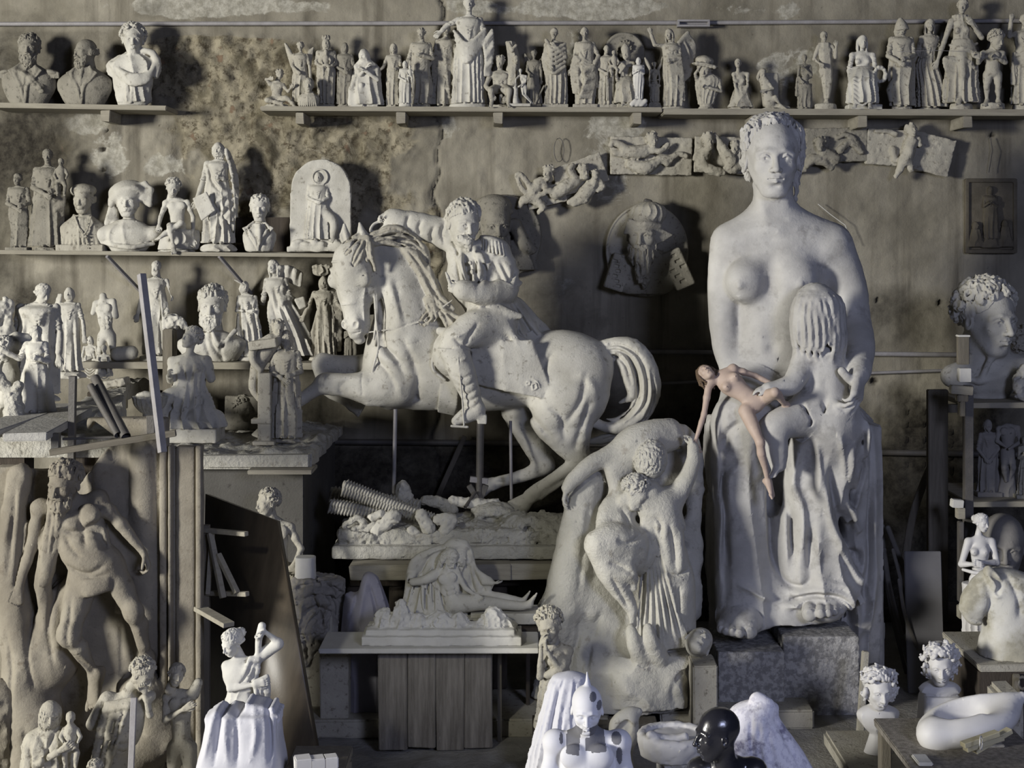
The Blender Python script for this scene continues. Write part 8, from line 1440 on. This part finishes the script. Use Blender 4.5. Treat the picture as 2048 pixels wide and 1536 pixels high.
if want('rightfront'):
    # big animal head cast
    s = Sc(10.4, 1.5, 12, 'horse_cast'); g_ = flo(10.4); zt = zat(1325, 10.2); yb = yat(zt, 10.4)
    s.ch([(2010, 1180, 0, 46), (1982, 1172, 6, 36), (1952, 1196, 10, 28), (1936, 1214, 12, 18)], k=20, sm=3); s.ch([(1960, 1210, 8, 28), (1948, 1232, 10, 18)], k=12); s.loft([(1150, 2030, 0, 50, 40), (1230, 2024, 0, 56, 50), (1300, 2024, 0, 66, 56), (yb, 2026, 0, 72, 60)], k=22, p=2.4)
    s.ch([(1976, 1142, 30, 10), (1990, 1160, 40, 12), (1995, 1190, 40, 8)], k=8); s.ch([(1985, 1150, 44, 5), (2000, 1170, 46, 6), (1996, 1186, 44, 4)], k=6, op='-'); s.ink(-6, 6, '1960,1150 1972,1190 1968,1230 1974,1280|1925,1205 1940,1215|1940,1175 1952,1190|1978,1210 1990,1240|2000,1140 2020,1180 2030,1240', None, 10); s.ink(-3, 3, '1930,1228 1950,1236 1966,1230', None, 0)
    s.disp('*', 1.5, 30); s.build('horse_head_cast', M['stain'], 'stained plaster cast of a bowed animal head on the crate', 'cast')
    c = empty('dusty_crate', (X_(2010, 10.2), -3.6, 0), 'old crate with iron handle under the plaster animal head', 'crate'); box('body', X_(1964, 10.1), X_(2100, 10.1), -3.85, -3.0, 0, zt-.05, M['dwood'], c, jit=.006); box('lid', X_(1962, 10.1), X_(2102, 10.1), -3.87, -2.98, zt-.05, zt, M['dusty'], c, jit=.01); box('batten', X_(2028, 10.1), X_(2042, 10.1), -3.89, -3.86, .05, zt-.06, M['wood'], c); pipe('handle', [W(2046+9*math.cos(a), 1366+12*math.sin(a), 10.0) for a in np.linspace(0, 6.28, 12)], .012, M['metal'], c)
    o = box('stone_block', X_(1905, 10.9), X_(1962, 10.9), -3.3, -2.7, 0, zat(1330, 10.8), M['stain'], jit=.02, bev=.02); tagset(o, 'low stained block left of the crate', 'block')
    # snake-haired busts
    for cx, cy, h, d, yb, lb, yaw, ped in ((1757, 1378, 68, 10.0, 1440, 'curl-haired gorgon bust standing on a low stone slab', 6, 0), (1880, 1330, 70, 10.2, 1384, 'curl-haired gorgon bust on a short pillar behind the ring sculpture', -10, 1)):
        s = Sc(d, .95, 3, 'face'); h_ = h
        head(s, (cx, cy-2, 14), 80, yaw, 12, 0, hair=None, sex='f', fl='face', neck=.5); rr = random.Random(int(cx)); s.el((cx, cy-18, -8), (33, 30, 32), lab='snake_hair', k=2)
        for i in range(120):
            a = rr.uniform(-2.7, 2.7); e = rr.uniform(.35, 1.0); ox, oy = math.sin(a), -math.cos(a)
            if (e < .78 and oy > -.35) or (oy > .3 and abs(ox) < .6): continue
            b0 = np.array((cx+ox*36*e, cy-12+oy*34*e+(8 if oy > 0 else 0), 40*math.sqrt(max(0, 1-e*e))+(8 if oy < 0 else -2)))
            t0 = rr.uniform(0, 6); R_ = rr.uniform(5, 9); u = unit(np.array((ox, oy*.8, .5*(1.1-e)))); w1 = unit(np.cross(u, (rr.uniform(-1, 1), rr.uniform(-1, 1), .5))); w2 = np.cross(u, w1)
            s.ch([(*(b0+u*(t*1.7-2)+(w1*math.cos(t0+t)+w2*math.sin(t0+t))*R_*(.75-.07*t)), 4.4-.4*t) for t in np.linspace(0, 5.6, 8)], k=1, lab='snake_hair')
        y1 = cy+92 if not ped else cy+62
        s.loft([(cy+30, cx, -4, 14, 13), (cy+38, cx, -2, 34, 19), (cy+50, cx, 0, 43, 23), ((cy+50+y1)/2, cx, 0, 34, 22), (y1-4, cx, 0, 17, 14)], k=6, lab='chest', folds=7, amp=.02, amp2=.05)
        if ped: s.loft([(y1-6, cx, 0, 16, 14), (y1+4, cx, 0, 38, 34), (flo(d), cx, 0, 40, 36)], p=5, lab='pillar', k=1)
        else: s.loft([(y1-8, cx, 0, 16, 13), (yat(.105, d), cx, 0, 30, 24)], lab='chest', k=3)
        s.build('gorgon_bust', M['marble'], lb, 'bust')
    o = box('stone_slab', X_(1680, 9.9), X_(1862, 9.9), -4.5, -3.55, 0, .115, M['dusty'], bev=.02, jit=.012); tagset(o, 'low grey stone slab on the floor under the left gorgon bust', 'slab')
    # ring sculpture on table
    s = Sc(8.7, 1.3, 10, 'ring'); s.el((1935, 1444, 0), (104, 42, 76), roll=-15); s.ch([(1960, 1436, -6, 34), (2010, 1412, -10, 24), (2044, 1392, -12, 9)], k=24, sm=3); s.el((1870, 1470, 30), (36, 34, 34), k=16)
    s.el((1928, 1412, 6), (58, 24, 38), roll=-12, k=16, op='-'); s.el((1926, 1432, 4), (48, 90, 36), roll=-8, k=10, op='-'); s.el((1990, 1400, 20), (40, 16, 40), roll=-25, k=14, op='-'); s.build('ring_sculpture', M['marble'], 'smooth abstract white ring sculpture lying on the work table', 'sculpture')
    zt = zat(1500, 8.3); t_ = empty('work_table', (X_(1945, 8.4), -5.5, 0), 'rough work table with thick dusty top at the lower right corner', 'table')
    zt = zat(1475+28, 8.5); box('table_top', X_(1826, 8.2), X_(2110, 8.2), -5.95, -4.9, zt-.05, zt, M['wood2'], t_, jit=.01); box('apron', X_(1838, 8.1), X_(2110, 8.1), -5.9, -5.84, zt-.25, zt-.05, M['dwood'], t_); box('leg', X_(1836, 8.15), X_(1858, 8.15), -5.9, -5.8, 0, zt-.05, M['wood'], t_); box('leg', X_(1836, 8.15), X_(1858, 8.15), -5.05, -4.95, 0, zt-.05, M['wood'], t_); box('leg', X_(2090, 8.15), X_(2105, 8.15), -5.9, -5.8, 0, zt-.05, M['wood'], t_)
    w = empty('wedge_bundle', W(1960, 1490, 8.2), 'tied bundle of yellowish wooden wedges under the ring sculpture', 'wedges')
    for i, (a, b_) in enumerate((((1925, 1492), (1995, 1468)), ((1930, 1500), (2004, 1476)), ((1948, 1504), (2020, 1462)))): bar('wedge', W(a[0], a[1]-2, 8.12+.03*i), W(b_[0], b_[1]-2, 8.2+.03*i), .05, .03, M['ywood'], w)
    pipe('string', [W(1962+5*math.cos(a)*.5, 1486+14*math.sin(a), 8.08+.05*math.cos(a)) for a in np.linspace(0, 6.28, 12)], .004, M['pale'], w)
    for i, (x0, x1, y_, lb) in enumerate(((1832, 1862, 1476, 'pale chip of wood under the left end of the ring sculpture'), (2000, 2040, 1470, 'flat grey offcut behind the wedges'))):
        z_ = zt+.002; o = box('offcut', X_(x0, 8.3), X_(x1, 8.3), -5.75+.3*i, -5.6+.3*i, z_, z_+.02, M['pale'] if not i else M['dusty']); tagset(o, lb, 'offcut')
    o = box('grey_stone', X_(2014, 9.1), X_(2060, 9.1), -4.85, -4.5, 0, zat(1400, 9.1), M['dusty'], bev=.03, jit=.02); tagset(o, 'grey stone block behind the ring sculpture', 'block')
    o = box('leaning_plank', X_(1700, 10.9), X_(1712, 10.9), -3.35, -3.28, 0, zat(1290, 10.9), M['dusty'], rot=(-.12, .1, 0)); tagset(o, 'short grey plank leaning on the right plinth block of the colossus', 'plank')
if want('center'):
    # girl statue with joined hands
    s = Sc(9.9, 1.0, 4, 'body'); g_ = flo(9.9); h = 66
    head(s, (1098, 1253, 8), h, -12, 8, -10, hair='curly', sex='f', fl='body', seed=5); torso(s, (1112, 1290, 0), (1108, 1380, 0), (1092, 1304, 2), (1136, 1300, -2), 50, 'f', lab='body', abs_=0)
    arm(s, (1090, 1306, 2), (1080, 1354, 20), (1082, 1290, 34), 46, hd=(.2, -1, .1), n=(1, 0, -.2), curl=.6, lab='body'); arm(s, (1136, 1302, -2), (1126, 1352, 22), (1092, 1298, 40), 46, hd=(-.2, -1, .1), n=(1, 0, -.3), curl=.7, side=-1, lab='body')
    s.loft([(1330, 1112, -2, 24, 18), (1370, 1110, 0, 30, 22), (1400, 1106, 0, 30, 24), (1442, 1100, 0, 28, 24)], folds=11, amp=.04, amp2=.16, k=4, lab='robe'); s.ch([(1134, 1318, 8, 9), (1120, 1338, 24, 10), (1096, 1350, 22, 8)], k=5, sm=3, lab='robe'); s.sheet([(1132, 1320, 10), (1136, 1360, 10), (1132, 1420, 8)], [(1108, 1340, 26), (1106, 1380, 26), (1104, 1430, 24)], 3, n=4, amp=4, lab='robe'); s.disp('body robe', .7, 10)
    s.loft([(1438, 1100, 0, 32, 28), (1452, 1100, 0, 34, 30)], lab='base', k=1, p=3); s.build('girl_statue', M['dusty'], 'curly-haired girl resting her cheek on joined hands, right of the table', 'statue')
    zz = zat(1452, 9.9); o = box('timber_block', X_(1066, 9.7), X_(1132, 9.7), -4.4, -3.8, 0, zz, M['dwood'], bev=.02, jit=.015); tagset(o, 'dark timber block under the statue of the girl', 'block')
    # pallet below the group
    p = empty('wooden_pallet', (X_(1230, 11.0), -2.9, 0), 'low pallet under the entwined figures', 'pallet')
    for i in range(3): box('slat', X_(1150, 10.9), X_(1312, 10.7), -3.45+.45*i, -3.25+.45*i, .09, .12, M['wood'], p, seed=i, jit=.006)
    for x in (1160, 1225, 1296): box('runner', X_(x, 10.9), X_(x+14, 10.9), -3.45, -2.3, 0, .09, M['dwood'], p)
    # shrouded shape and painted man
    s = Sc(7.1, 1.5, 8, 'cloth'); g_ = flo(7.1)
    s.loft([(1342, 1142, -6, 16, 14), (1360, 1140, -4, 40, 30), (1420, 1132, 0, 50, 40), (1536, 1125, 0, 72, 56), (1750, 1120, 0, 86, 70), (g_, 1120, 0, 96, 80)], folds=26, amp=.02, amp2=.09, wob=2, k=6, rd=10); s.ink(-4, 4, '1130,1350 1112,1400 1098,1470 1085,1536|1140,1352 1126,1420 1112,1500|1150,1352 1146,1400 1140,1440|1120,1370 1104,1440 1090,1520|1164,1360 1180,1400 1200,1440', None, 10); s.disp('*', 1.2, 14)
    s.build('shrouded_shape', M['cloth'], 'tall white-shrouded shape behind the man with grey chest patches', 'draped object')
    def man(s, cx, top, h, sk, yaw, lab='person', **kw):
        head(s, (cx, top+h*.5, 6), h, yaw, kw.get('pitch', 8), 0, hair=None, sex='m', neck=1, fl=lab, eyes=0, seed=2); N, Pv = (cx+kw.get('nx', 0), top+h*.98, -20), (cx+kw.get('px', 0), top+h*3.3, -14); SW = kw.get('sw', .7)*h
        SL, SR = (N[0]-SW, top+h*1.2, -22), (N[0]+SW, top+h*1.2, -22); torso(s, N, Pv, SL, SR, h, 'm', g=1.1, lab=lab)
        for q, S in ((-1, SL), (1, SR)): arm(s, S, (S[0]+q*h*.22, S[1]+h*1.4, -12), (S[0]+q*h*.2, S[1]+h*2.6, 10), h, g=1.15, lab=lab, curl=.4, side=-q, n=(-q, 0, 0)); leg(s, (Pv[0]+q*h*.35, Pv[1]+h*.2, -6), (Pv[0]+q*h*.4, Pv[1]+h*2.05, 0), (Pv[0]+q*h*.42, top+h*7.55, -6), h, g=1.0, lab=lab, fd=(q*.3, .3, 1), toes=0)
    s = Sc(6.35, 1.3, 5, 'person', ad=0); man(s, 1174, 1373, 92, 'white', -3, pitch=12); s.ch([(1174, 1380, 0, 10), (1175, 1362, 0, 4), (1174, 1344, 0, 1.2)], k=4, lab='spike')
    for pts, w_ in (([(1137, 1470), (1150, 1466), (1160, 1474)], 0),): pass
    # patches of grey clay are where these soft shapes meet the skin
    PA = dict(op='l', lab='clay_patch', k=1)
    s.bx((1149, 1484, 30), (13, 28, 70), roll=8, **PA); s.bx((1196, 1480, 30), (15, 28, 70), roll=-6, **PA); s.bx((1143, 1500, 40), (9, 14, 60), **PA); s.bx((1186, 1500, 40), (13, 11, 60), **PA); s.el((1234, 1482, 20), (13, 16, 40), **PA); s.el((1240, 1520, 20), (9, 24, 30), **PA); s.el((1123, 1482, 10), (4, 10, 60), **PA); s.el((1190, 1392, 40), (11, 15, 22), roll=20, **PA); s.el((1200, 1412, 30), (7, 10, 22), **PA); s.el((1184, 1420, 60), (6, 4, 12), **PA); s.el((1200, 1446, 20), (6, 6, 20), **PA); s.el((1188, 1430, 60), (4, 3, 12), **PA)
    s.build('person', dict({'*': M['paint']}, clay_patch=M['paintg']), 'man painted white with grey chest patches and a spike on his crown', 'person', base=(X_(1174, 6.35), -7.65, 0))
    # ear-shaped stone, basin
    s = Sc(9.9, 1.1, 4, 'ear'); g_ = flo(9.9); s.ch([(1240, 1480, 0, 20), (1236, 1450, 0, 18), (1258, 1430, 0, 16), (1276, 1424, 0, 9)], sm=3, k=8); s.ch([(1262, 1438, 6, 15), (1262, 1470, 0, 16), (1248, 1500, 0, 18), (1246, g_-10, 0, 22)], sm=3, k=8); s.ch([(1240, 1462, 18, 9), (1254, 1450, 18, 10), (1252, 1470, 18, 6)], op='-', k=4, sm=2); s.build('ear_cast', M['plaster'], 'big ear-shaped plaster piece right of the painted man', 'cast')
    zz = zat(1512, 8.9); s = Sc(8.9, 1.2, 5, 'basin'); yb = yat(zz, 8.9); s.loft([(1462, 1348, 0, 72, 66), (1480, 1348, 0, 74, 68), (yb, 1346, 0, 64, 58)], k=3, rd=7); s.loft([(1446, 1348, 0, 58, 52), (1470, 1348, 0, 54, 48)], op='-', k=5); s.ch([(1300, 1470, 40, 8), (1330, 1478, 30, 9), (1370, 1474, 36, 8)], k=6, sm=3); s.disp('*', 1.6, 12); s.build('oval_basin', M['marble'], 'oval white stone basin beside the black-painted man', 'basin')
    o = box('stone_pedestal', X_(1318, 8.9), X_(1390, 8.9), -5.3, -4.9, 0, zz, M['speck'], bev=.02, jit=.01); tagset(o, 'grey stone block under the oval basin', 'block')
    # black man seen from the side
    s = Sc(6.2, 1.3, 5, 'person'); man(s, 1432, 1415, 106, 'black', -72, pitch=2, nx=22, px=26, sw=.5); s.build('person', M['black'], 'man painted glossy black seen in profile beside the splashed sheet', 'person', base=(X_(1450, 6.2), -7.8, 0))
    s = Sc(6.9, 1.5, 10, 'cloth'); g_ = flo(6.9)
    s.loft([(1398, 1526, 0, 18, 14), (1412, 1514, 0, 44, 34), (1440, 1508, 2, 54, 44), (1536, 1535, 2, 92, 66), (1700, 1560, 0, 130, 80), (g_, 1572, 0, 160, 96)], folds=15, amp=.01, amp2=.06, k=8, rd=12, wob=2); s.ch([(1516, 1402, 10, 18), (1532, 1412, 20, 18), (1520, 1440, 34, 18)], k=14); s.ink(-4, 5, '1500,1420 1496,1460 1500,1530|1522,1410 1530,1460 1540,1530|1540,1420 1566,1470 1590,1520|1480,1430 1474,1480|1512,1420 1512,1480 1516,1536', None, 10)
    s.build('splashed_shroud', M['sheet'], 'tall shroud splashed with violet-grey paint behind the black-painted man', 'draped object')
    # small head on a box
    zz = zat(1320, 10.65); o = box('stone_block', X_(1383, 10.6), X_(1432, 10.6), -3.52, -3.2, 0, zz, M['dusty'], bev=.01, jit=.006); tagset(o, 'short grey upright block between the rock group and the colossus', 'pillar')
    s = Sc(10.65, 1.0, 3, 'head'); head(s, (1397, 1286, 0), 78, 38, -50, 62, hair=None, neck=0, fl='head'); s.build('lying_head', M['plaster'], 'small bald stone head lying on its side on the short pillar', 'head')
    for i, (x, y, d_, w_, hh, lb) in enumerate(((1000, 1500, 8.9, 60, .05, 'broken slab lying on the floor in front of the crate'), (930, 1512, 8.8, 40, .03, 'thin plaster shard on the littered floor'), (1120, 1470, 9.3, 30, .06, 'lump of rubble by the timber block'))):
        s = Sc(d_, 1.4, 4, 'rubble'); yb = flo(d_); s.bx((x, yb-hh*F/d_/2, 0), (w_, hh*F/d_/2, 24), rd=3, yaw=20*i-14, k=2); s.disp('*', 2.5, 12); s.build('rubble_slab', M['dusty'], lb, 'rubble')
# ================================================================ reliefs hanging on the wall
if want('wall'):
    def cherub(s, hx, hy, h, body, yaw=0, lab='relief', pitch=5, roll=0, limbs=()):
        head(s, (hx, hy, 12), h, yaw, pitch, roll, hair='curly', neck=.5, fl=lab, hl=lab, eyes=0)
        s.ch([(*p, r_) for p, r_ in body], k=6, sm=3, lab=lab)
        for L_ in limbs: s.ch(L_, k=3, sm=3, lab=lab)
    def wrel(pts, boxes, label, fn, mat='dusty', d=13.86):
        s = Sc(d, 1.0, 3, 'relief')
        for (cx, cy, w_, hh, ro) in boxes: s.bx((cx, cy, -8), (w_, hh, 6), rd=2, roll=ro, k=3)
        fn(s); s.disp('*', 1, 10); s.disp('*', .8, 5); return s.build('wall_relief', M[mat], label, 'relief', 'cherub reliefs hung along the wall')
    wrel(None, [(1160, 350, 52, 30, -20), (1092, 392, 40, 20, -14)], 'arched relief of three tumbling cherubs, lowest and leftmost on the wall', lambda s: (cherub(s, 1096, 346, 30, [((1080, 365, 6), 12), ((1066, 385, 8), 13)], -30, limbs=([(1060, 372, 12, 6), (1042, 350, 12, 6), (1034, 352, 12, 5), (1044, 378, 12, 5), (1060, 392, 12, 5)], [(1070, 395, 8, 11), (1048, 400, 12, 9), (1040, 412, 10, 6)], [(1072, 400, 8, 10), (1086, 414, 12, 8), (1078, 424, 10, 5)], [(1084, 362, 10, 7), (1092, 382, 14, 6), (1076, 392, 16, 5)])), cherub(s, 1168, 344, 30, [((1150, 362, 6), 12), ((1130, 374, 8), 14), ((1112, 388, 8), 12)], 25, limbs=([(1150, 356, 10, 7), (1140, 340, 12, 6), (1145, 330, 10, 5)], [(1110, 390, 10, 8), (1100, 382, 12, 7)])), cherub(s, 1190, 352, 24, [((1188, 366, 4), 12), ((1172, 385, 8), 15), ((1160, 396, 8), 12)], 0, limbs=([(1160, 396, 10, 9), (1140, 404, 12, 6)], [(1170, 398, 10, 9), (1148, 408, 12, 6)], [(1196, 360, 8, 7), (1206, 372, 8, 6), (1196, 380, 10, 5)]))))
    wrel(None, [(1302, 312, 82, 38, 1)], 'slab relief of a cherub lying on its belly, above the turbaned medallion', lambda s: (cherub(s, 1305, 281, 32, [((1290, 302, 6), 13), ((1268, 304, 8), 14), ((1250, 300, 8), 11)], 15, limbs=([(1300, 300, 12, 7), (1320, 302, 14, 6), (1336, 290, 12, 5)], [(1250, 296, 8, 9), (1228, 284, 10, 6), (1222, 290, 10, 5)], [(1254, 308, 8, 9), (1230, 306, 10, 6)])), s.ch([(1262, 328, 6, 10), (1290, 336, 8, 14), (1312, 326, 6, 9)], k=5, sm=3), s.ch([(1318, 320, 4, 9), (1340, 316, 6, 7), (1356, 308, 4, 5), (1372, 312, 4, 6)], k=4, sm=3), s.ch([(1334, 326, 4, 8), (1342, 318, 4, 6)], k=4)))
    wrel(None, [(1442, 310, 54, 36, 2), (1500, 314, 44, 36, 4)], 'relief of two cherubs playing the lute, partly behind the head of the colossus', lambda s: (cherub(s, 1418, 282, 34, [((1410, 304, 6), 12), ((1402, 322, 8), 13)], 5, limbs=([(1398, 304, 8, 6), (1390, 318, 12, 5), (1408, 326, 14, 5)], [(1404, 330, 8, 12), (1424, 340, 12, 10), (1446, 344, 12, 7)], [(1410, 332, 8, 9), (1438, 348, 12, 6)])), s.ch([(1430, 268, 8, 4), (1444, 296, 12, 10), (1462, 322, 12, 15)], k=3, sm=3), cherub(s, 1470, 296, 28, [((1478, 310, 4), 11), ((1480, 328, 6), 13)], -20, limbs=([(1480, 322, 8, 9), (1468, 340, 12, 8), (1450, 338, 10, 6)],))))
    wrel(None, [(1672, 290, 62, 34, -1), (1560, 320, 50, 30, -6)], 'shallow relief with garlands and a sleeping cherub, right of the head of the colossus', lambda s: (cherub(s, 1640, 288, 28, [((1650, 306, 2), 12), ((1670, 318, 2), 11)], -20, limbs=([(1680, 300, 2, 8), (1700, 284, 2, 7), (1722, 304, 2, 6)],)), s.ch([(1615, 330, 0, 7), (1628, 318, 2, 10), (1648, 324, 2, 9), (1662, 334, 0, 7)], k=5, sm=2), s.ch([(1675, 276, 0, 4), (1690, 270, 2, 5), (1706, 276, 0, 6), (1716, 292, 0, 7)], k=4, sm=3)), mat='dark')
    wrel(None, [(1790, 296, 58, 36, 4), (1868, 310, 36, 38, 14)], 'curved relief with a cherub reaching down at its right end', lambda s: (cherub(s, 1824, 262, 30, [((1822, 284, 8), 12), ((1816, 306, 10), 13), ((1808, 322, 10), 12)], 10, pitch=-15, limbs=([(1826, 282, 8, 6), (1836, 276, 8, 5), (1840, 290, 10, 5)], [(1806, 320, 10, 10), (1800, 340, 12, 7), (1792, 352, 12, 5)], [(1816, 322, 10, 9), (1822, 340, 12, 6)], [(1790, 268, 4, 6), (1776, 262, 4, 5), (1752, 262, 4, 4)])), s.ch([(1786, 300, 0, 7), (1790, 320, 0, 6)], k=3)))
    # turbaned medallion
    s = Sc(13.87, 1.0, 4, 'disc'); s.loft([(-6, 0, 0, 82, 92), (4, 0, 0, 84, 94)], pitch=90, o=(1294, 500, -4), k=2, rd=3); s.ink(-3, 2.5, [[(1294+78*math.cos(a), 500+86*math.sin(a)) for a in np.linspace(2.2, 4.6, 14)]], 'disc', taper=0)
    h = 104; head(s, (1287, 468, 34), 98, -16, 6, 0, hair=None, neck=0, beard=1.15, fl='figure', hl='beard', seed=5)
    s.loft([(404, 1297, 20, 16, 18), (414, 1297, 22, 32, 34), (432, 1296, 24, 36, 36), (450, 1290, 26, 31, 32)], folds=15, amp=.05, amp2=.03, k=4, lab='turban'); s.quad((1258, 440, 56), (1250, 466, 50), (1272, 462, 62), (1275, 446, 62), 3, k=3, lab='turban'); s.quad((1306, 452, 56), (1342, 470, 40), (1326, 480, 44), (1312, 486, 50), 3, k=3, lab='turban'); s.ch([(1262, 452, 56, 6), (1290, 448, 66, 7), (1318, 452, 52, 6)], k=4, lab='turban', sm=3)
    s.loft([(500, 1292, 6, 26, 26), (520, 1292, 6, 62, 26), (560, 1292, 4, 76, 26), (588, 1290, 2, 40, 18)], k=8, lab='figure'); s.bx((1236, 545, 14), (20, 36, 12), roll=18, rd=4, k=3, lab='sleeve'); s.bx((1356, 538, 16), (20, 40, 14), roll=-24, rd=5, k=3, lab='sleeve')
    for i in range(6): s.bx((1350+2*(i % 3)*5-4, 512+i*10, 30), (6, 3, 3), roll=-24, rd=1, k=1, op='-', lab='sleeve'); s.bx((1230+3*(i % 3), 522+i*10, 26), (5, 3, 4), roll=18, rd=1, k=1, op='-', lab='sleeve')
    s.ch([(1286, 500, 56, 16), (1288, 530, 52, 17), (1288, 556, 44, 12), (1288, 572, 38, 5)], k=6, sm=3, lab='beard'); s.ink(-4, 2.5, '1276,500 1274,530 1280,560|1286,505 1288,540 1286,570|1298,500 1300,530 1294,560|1268,495 1266,520 1272,545|1306,498 1308,520 1300,545', 'beard', 30); s.ch([(1292, 402, 20, 5), (1300, 404, 20, 5)], k=2, lab='hook')
    s.build('medallion', dict({'*': M['dusty']}, hook=M['metal']), 'round wall medallion with a bearded man in a knotted cap', 'medallion')
    # shaded medallion behind the rider
    s = Sc(13.9, 1.1, 4, 'disc'); s.loft([(-6, 0, 0, 72, 82), (4, 0, 0, 74, 84)], pitch=90, o=(1010, 472, -4), k=2, rd=3); head(s, (990, 448, 30), 96, 12, 12, 0, hair=None, neck=0, fl='figure', beard=.8, hl='beard'); s.el((988, 412, 22), (36, 24, 34), lab='cap', k=3); s.ch([(955, 424, 30, 5), (988, 430, 60, 6), (1022, 424, 30, 5)], k=3, lab='cap', sm=3)
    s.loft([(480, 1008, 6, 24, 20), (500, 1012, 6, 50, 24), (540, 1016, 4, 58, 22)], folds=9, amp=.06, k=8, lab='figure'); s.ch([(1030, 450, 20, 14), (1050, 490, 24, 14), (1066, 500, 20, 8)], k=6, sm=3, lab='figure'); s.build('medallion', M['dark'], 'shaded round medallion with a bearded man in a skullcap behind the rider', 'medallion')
    # framed relief
    s = Sc(13.94, 1.0, 2, 'panel'); s.bx((1981, 432, -4), (50, 74, 5), rd=1, k=1)
    for a in ((1981, 361, 50, 4), (1981, 503, 50, 4), (1933, 432, 4, 74), (2029, 432, 4, 74)): s.bx((a[0], a[1], 0), (a[2], a[3], 6), rd=1.5, lab='frame', k=1)
    h = fig(s, 1981, 372, 478, dep=4, hair='hood', arms=A_pray, w=(1, .9, 1, 1.1), folds=11, L='saint', bl='saint', mantle=0); s.loft([(476, 1981, 2, 16, 12), (496, 1981, 2, 22, 12)], lab='saint', k=3, folds=5, amp=.1)
    for x, y in ((1952, 450), (2010, 446)): head(s, (x, y, 8), 15, 30 if x < 1981 else -30, -10, 0, hair='hood', fl='saint', hl='saint', eyes=0); s.loft([(y+8, x, 4, 9, 8), (494, x, 4, 17, 10)], folds=7, amp=.1, lab='saint', k=2)
    s.build('framed_relief', M['brass'], 'small framed dark relief of a saint with kneeling figures at far right', 'relief')
    tagset(pipe('hanging_wire', [W(1981, 275, 13.95), W(1985, 300, 13.93), W(1978, 345, 13.93)], .004, M['metal']), 'rusty wire hanging from a hook above the small framed relief', 'wire'); tagset(pipe('hanging_wire_loop', [W(1118+10*math.cos(a), 300+24*math.sin(a), 13.93) for a in np.linspace(0, 6.28, 14)], .004, M['metal']), 'wire loop hanging on the wall above the lowest cherub relief', 'wire')
    tagset(pipe('hanging_wire', [W(1636, 408, 13.93), W(1660, 428, 13.9), W(1690, 450, 13.9), W(1706, 490, 13.9)], .004, M['pale']), 'pale wire curving on the wall behind the left shoulder of the colossus', 'wire')
    # peeling board behind the rider
    o = box('leaning_lath', 0, .05, -.06, -.02, 0, .75, M['wood'], rot=(0, .42, 0)); o.location = W(868, 1010, 13.9); tagset(o, 'short dark lath leaning on the wall below the belly of the horse', 'lath')
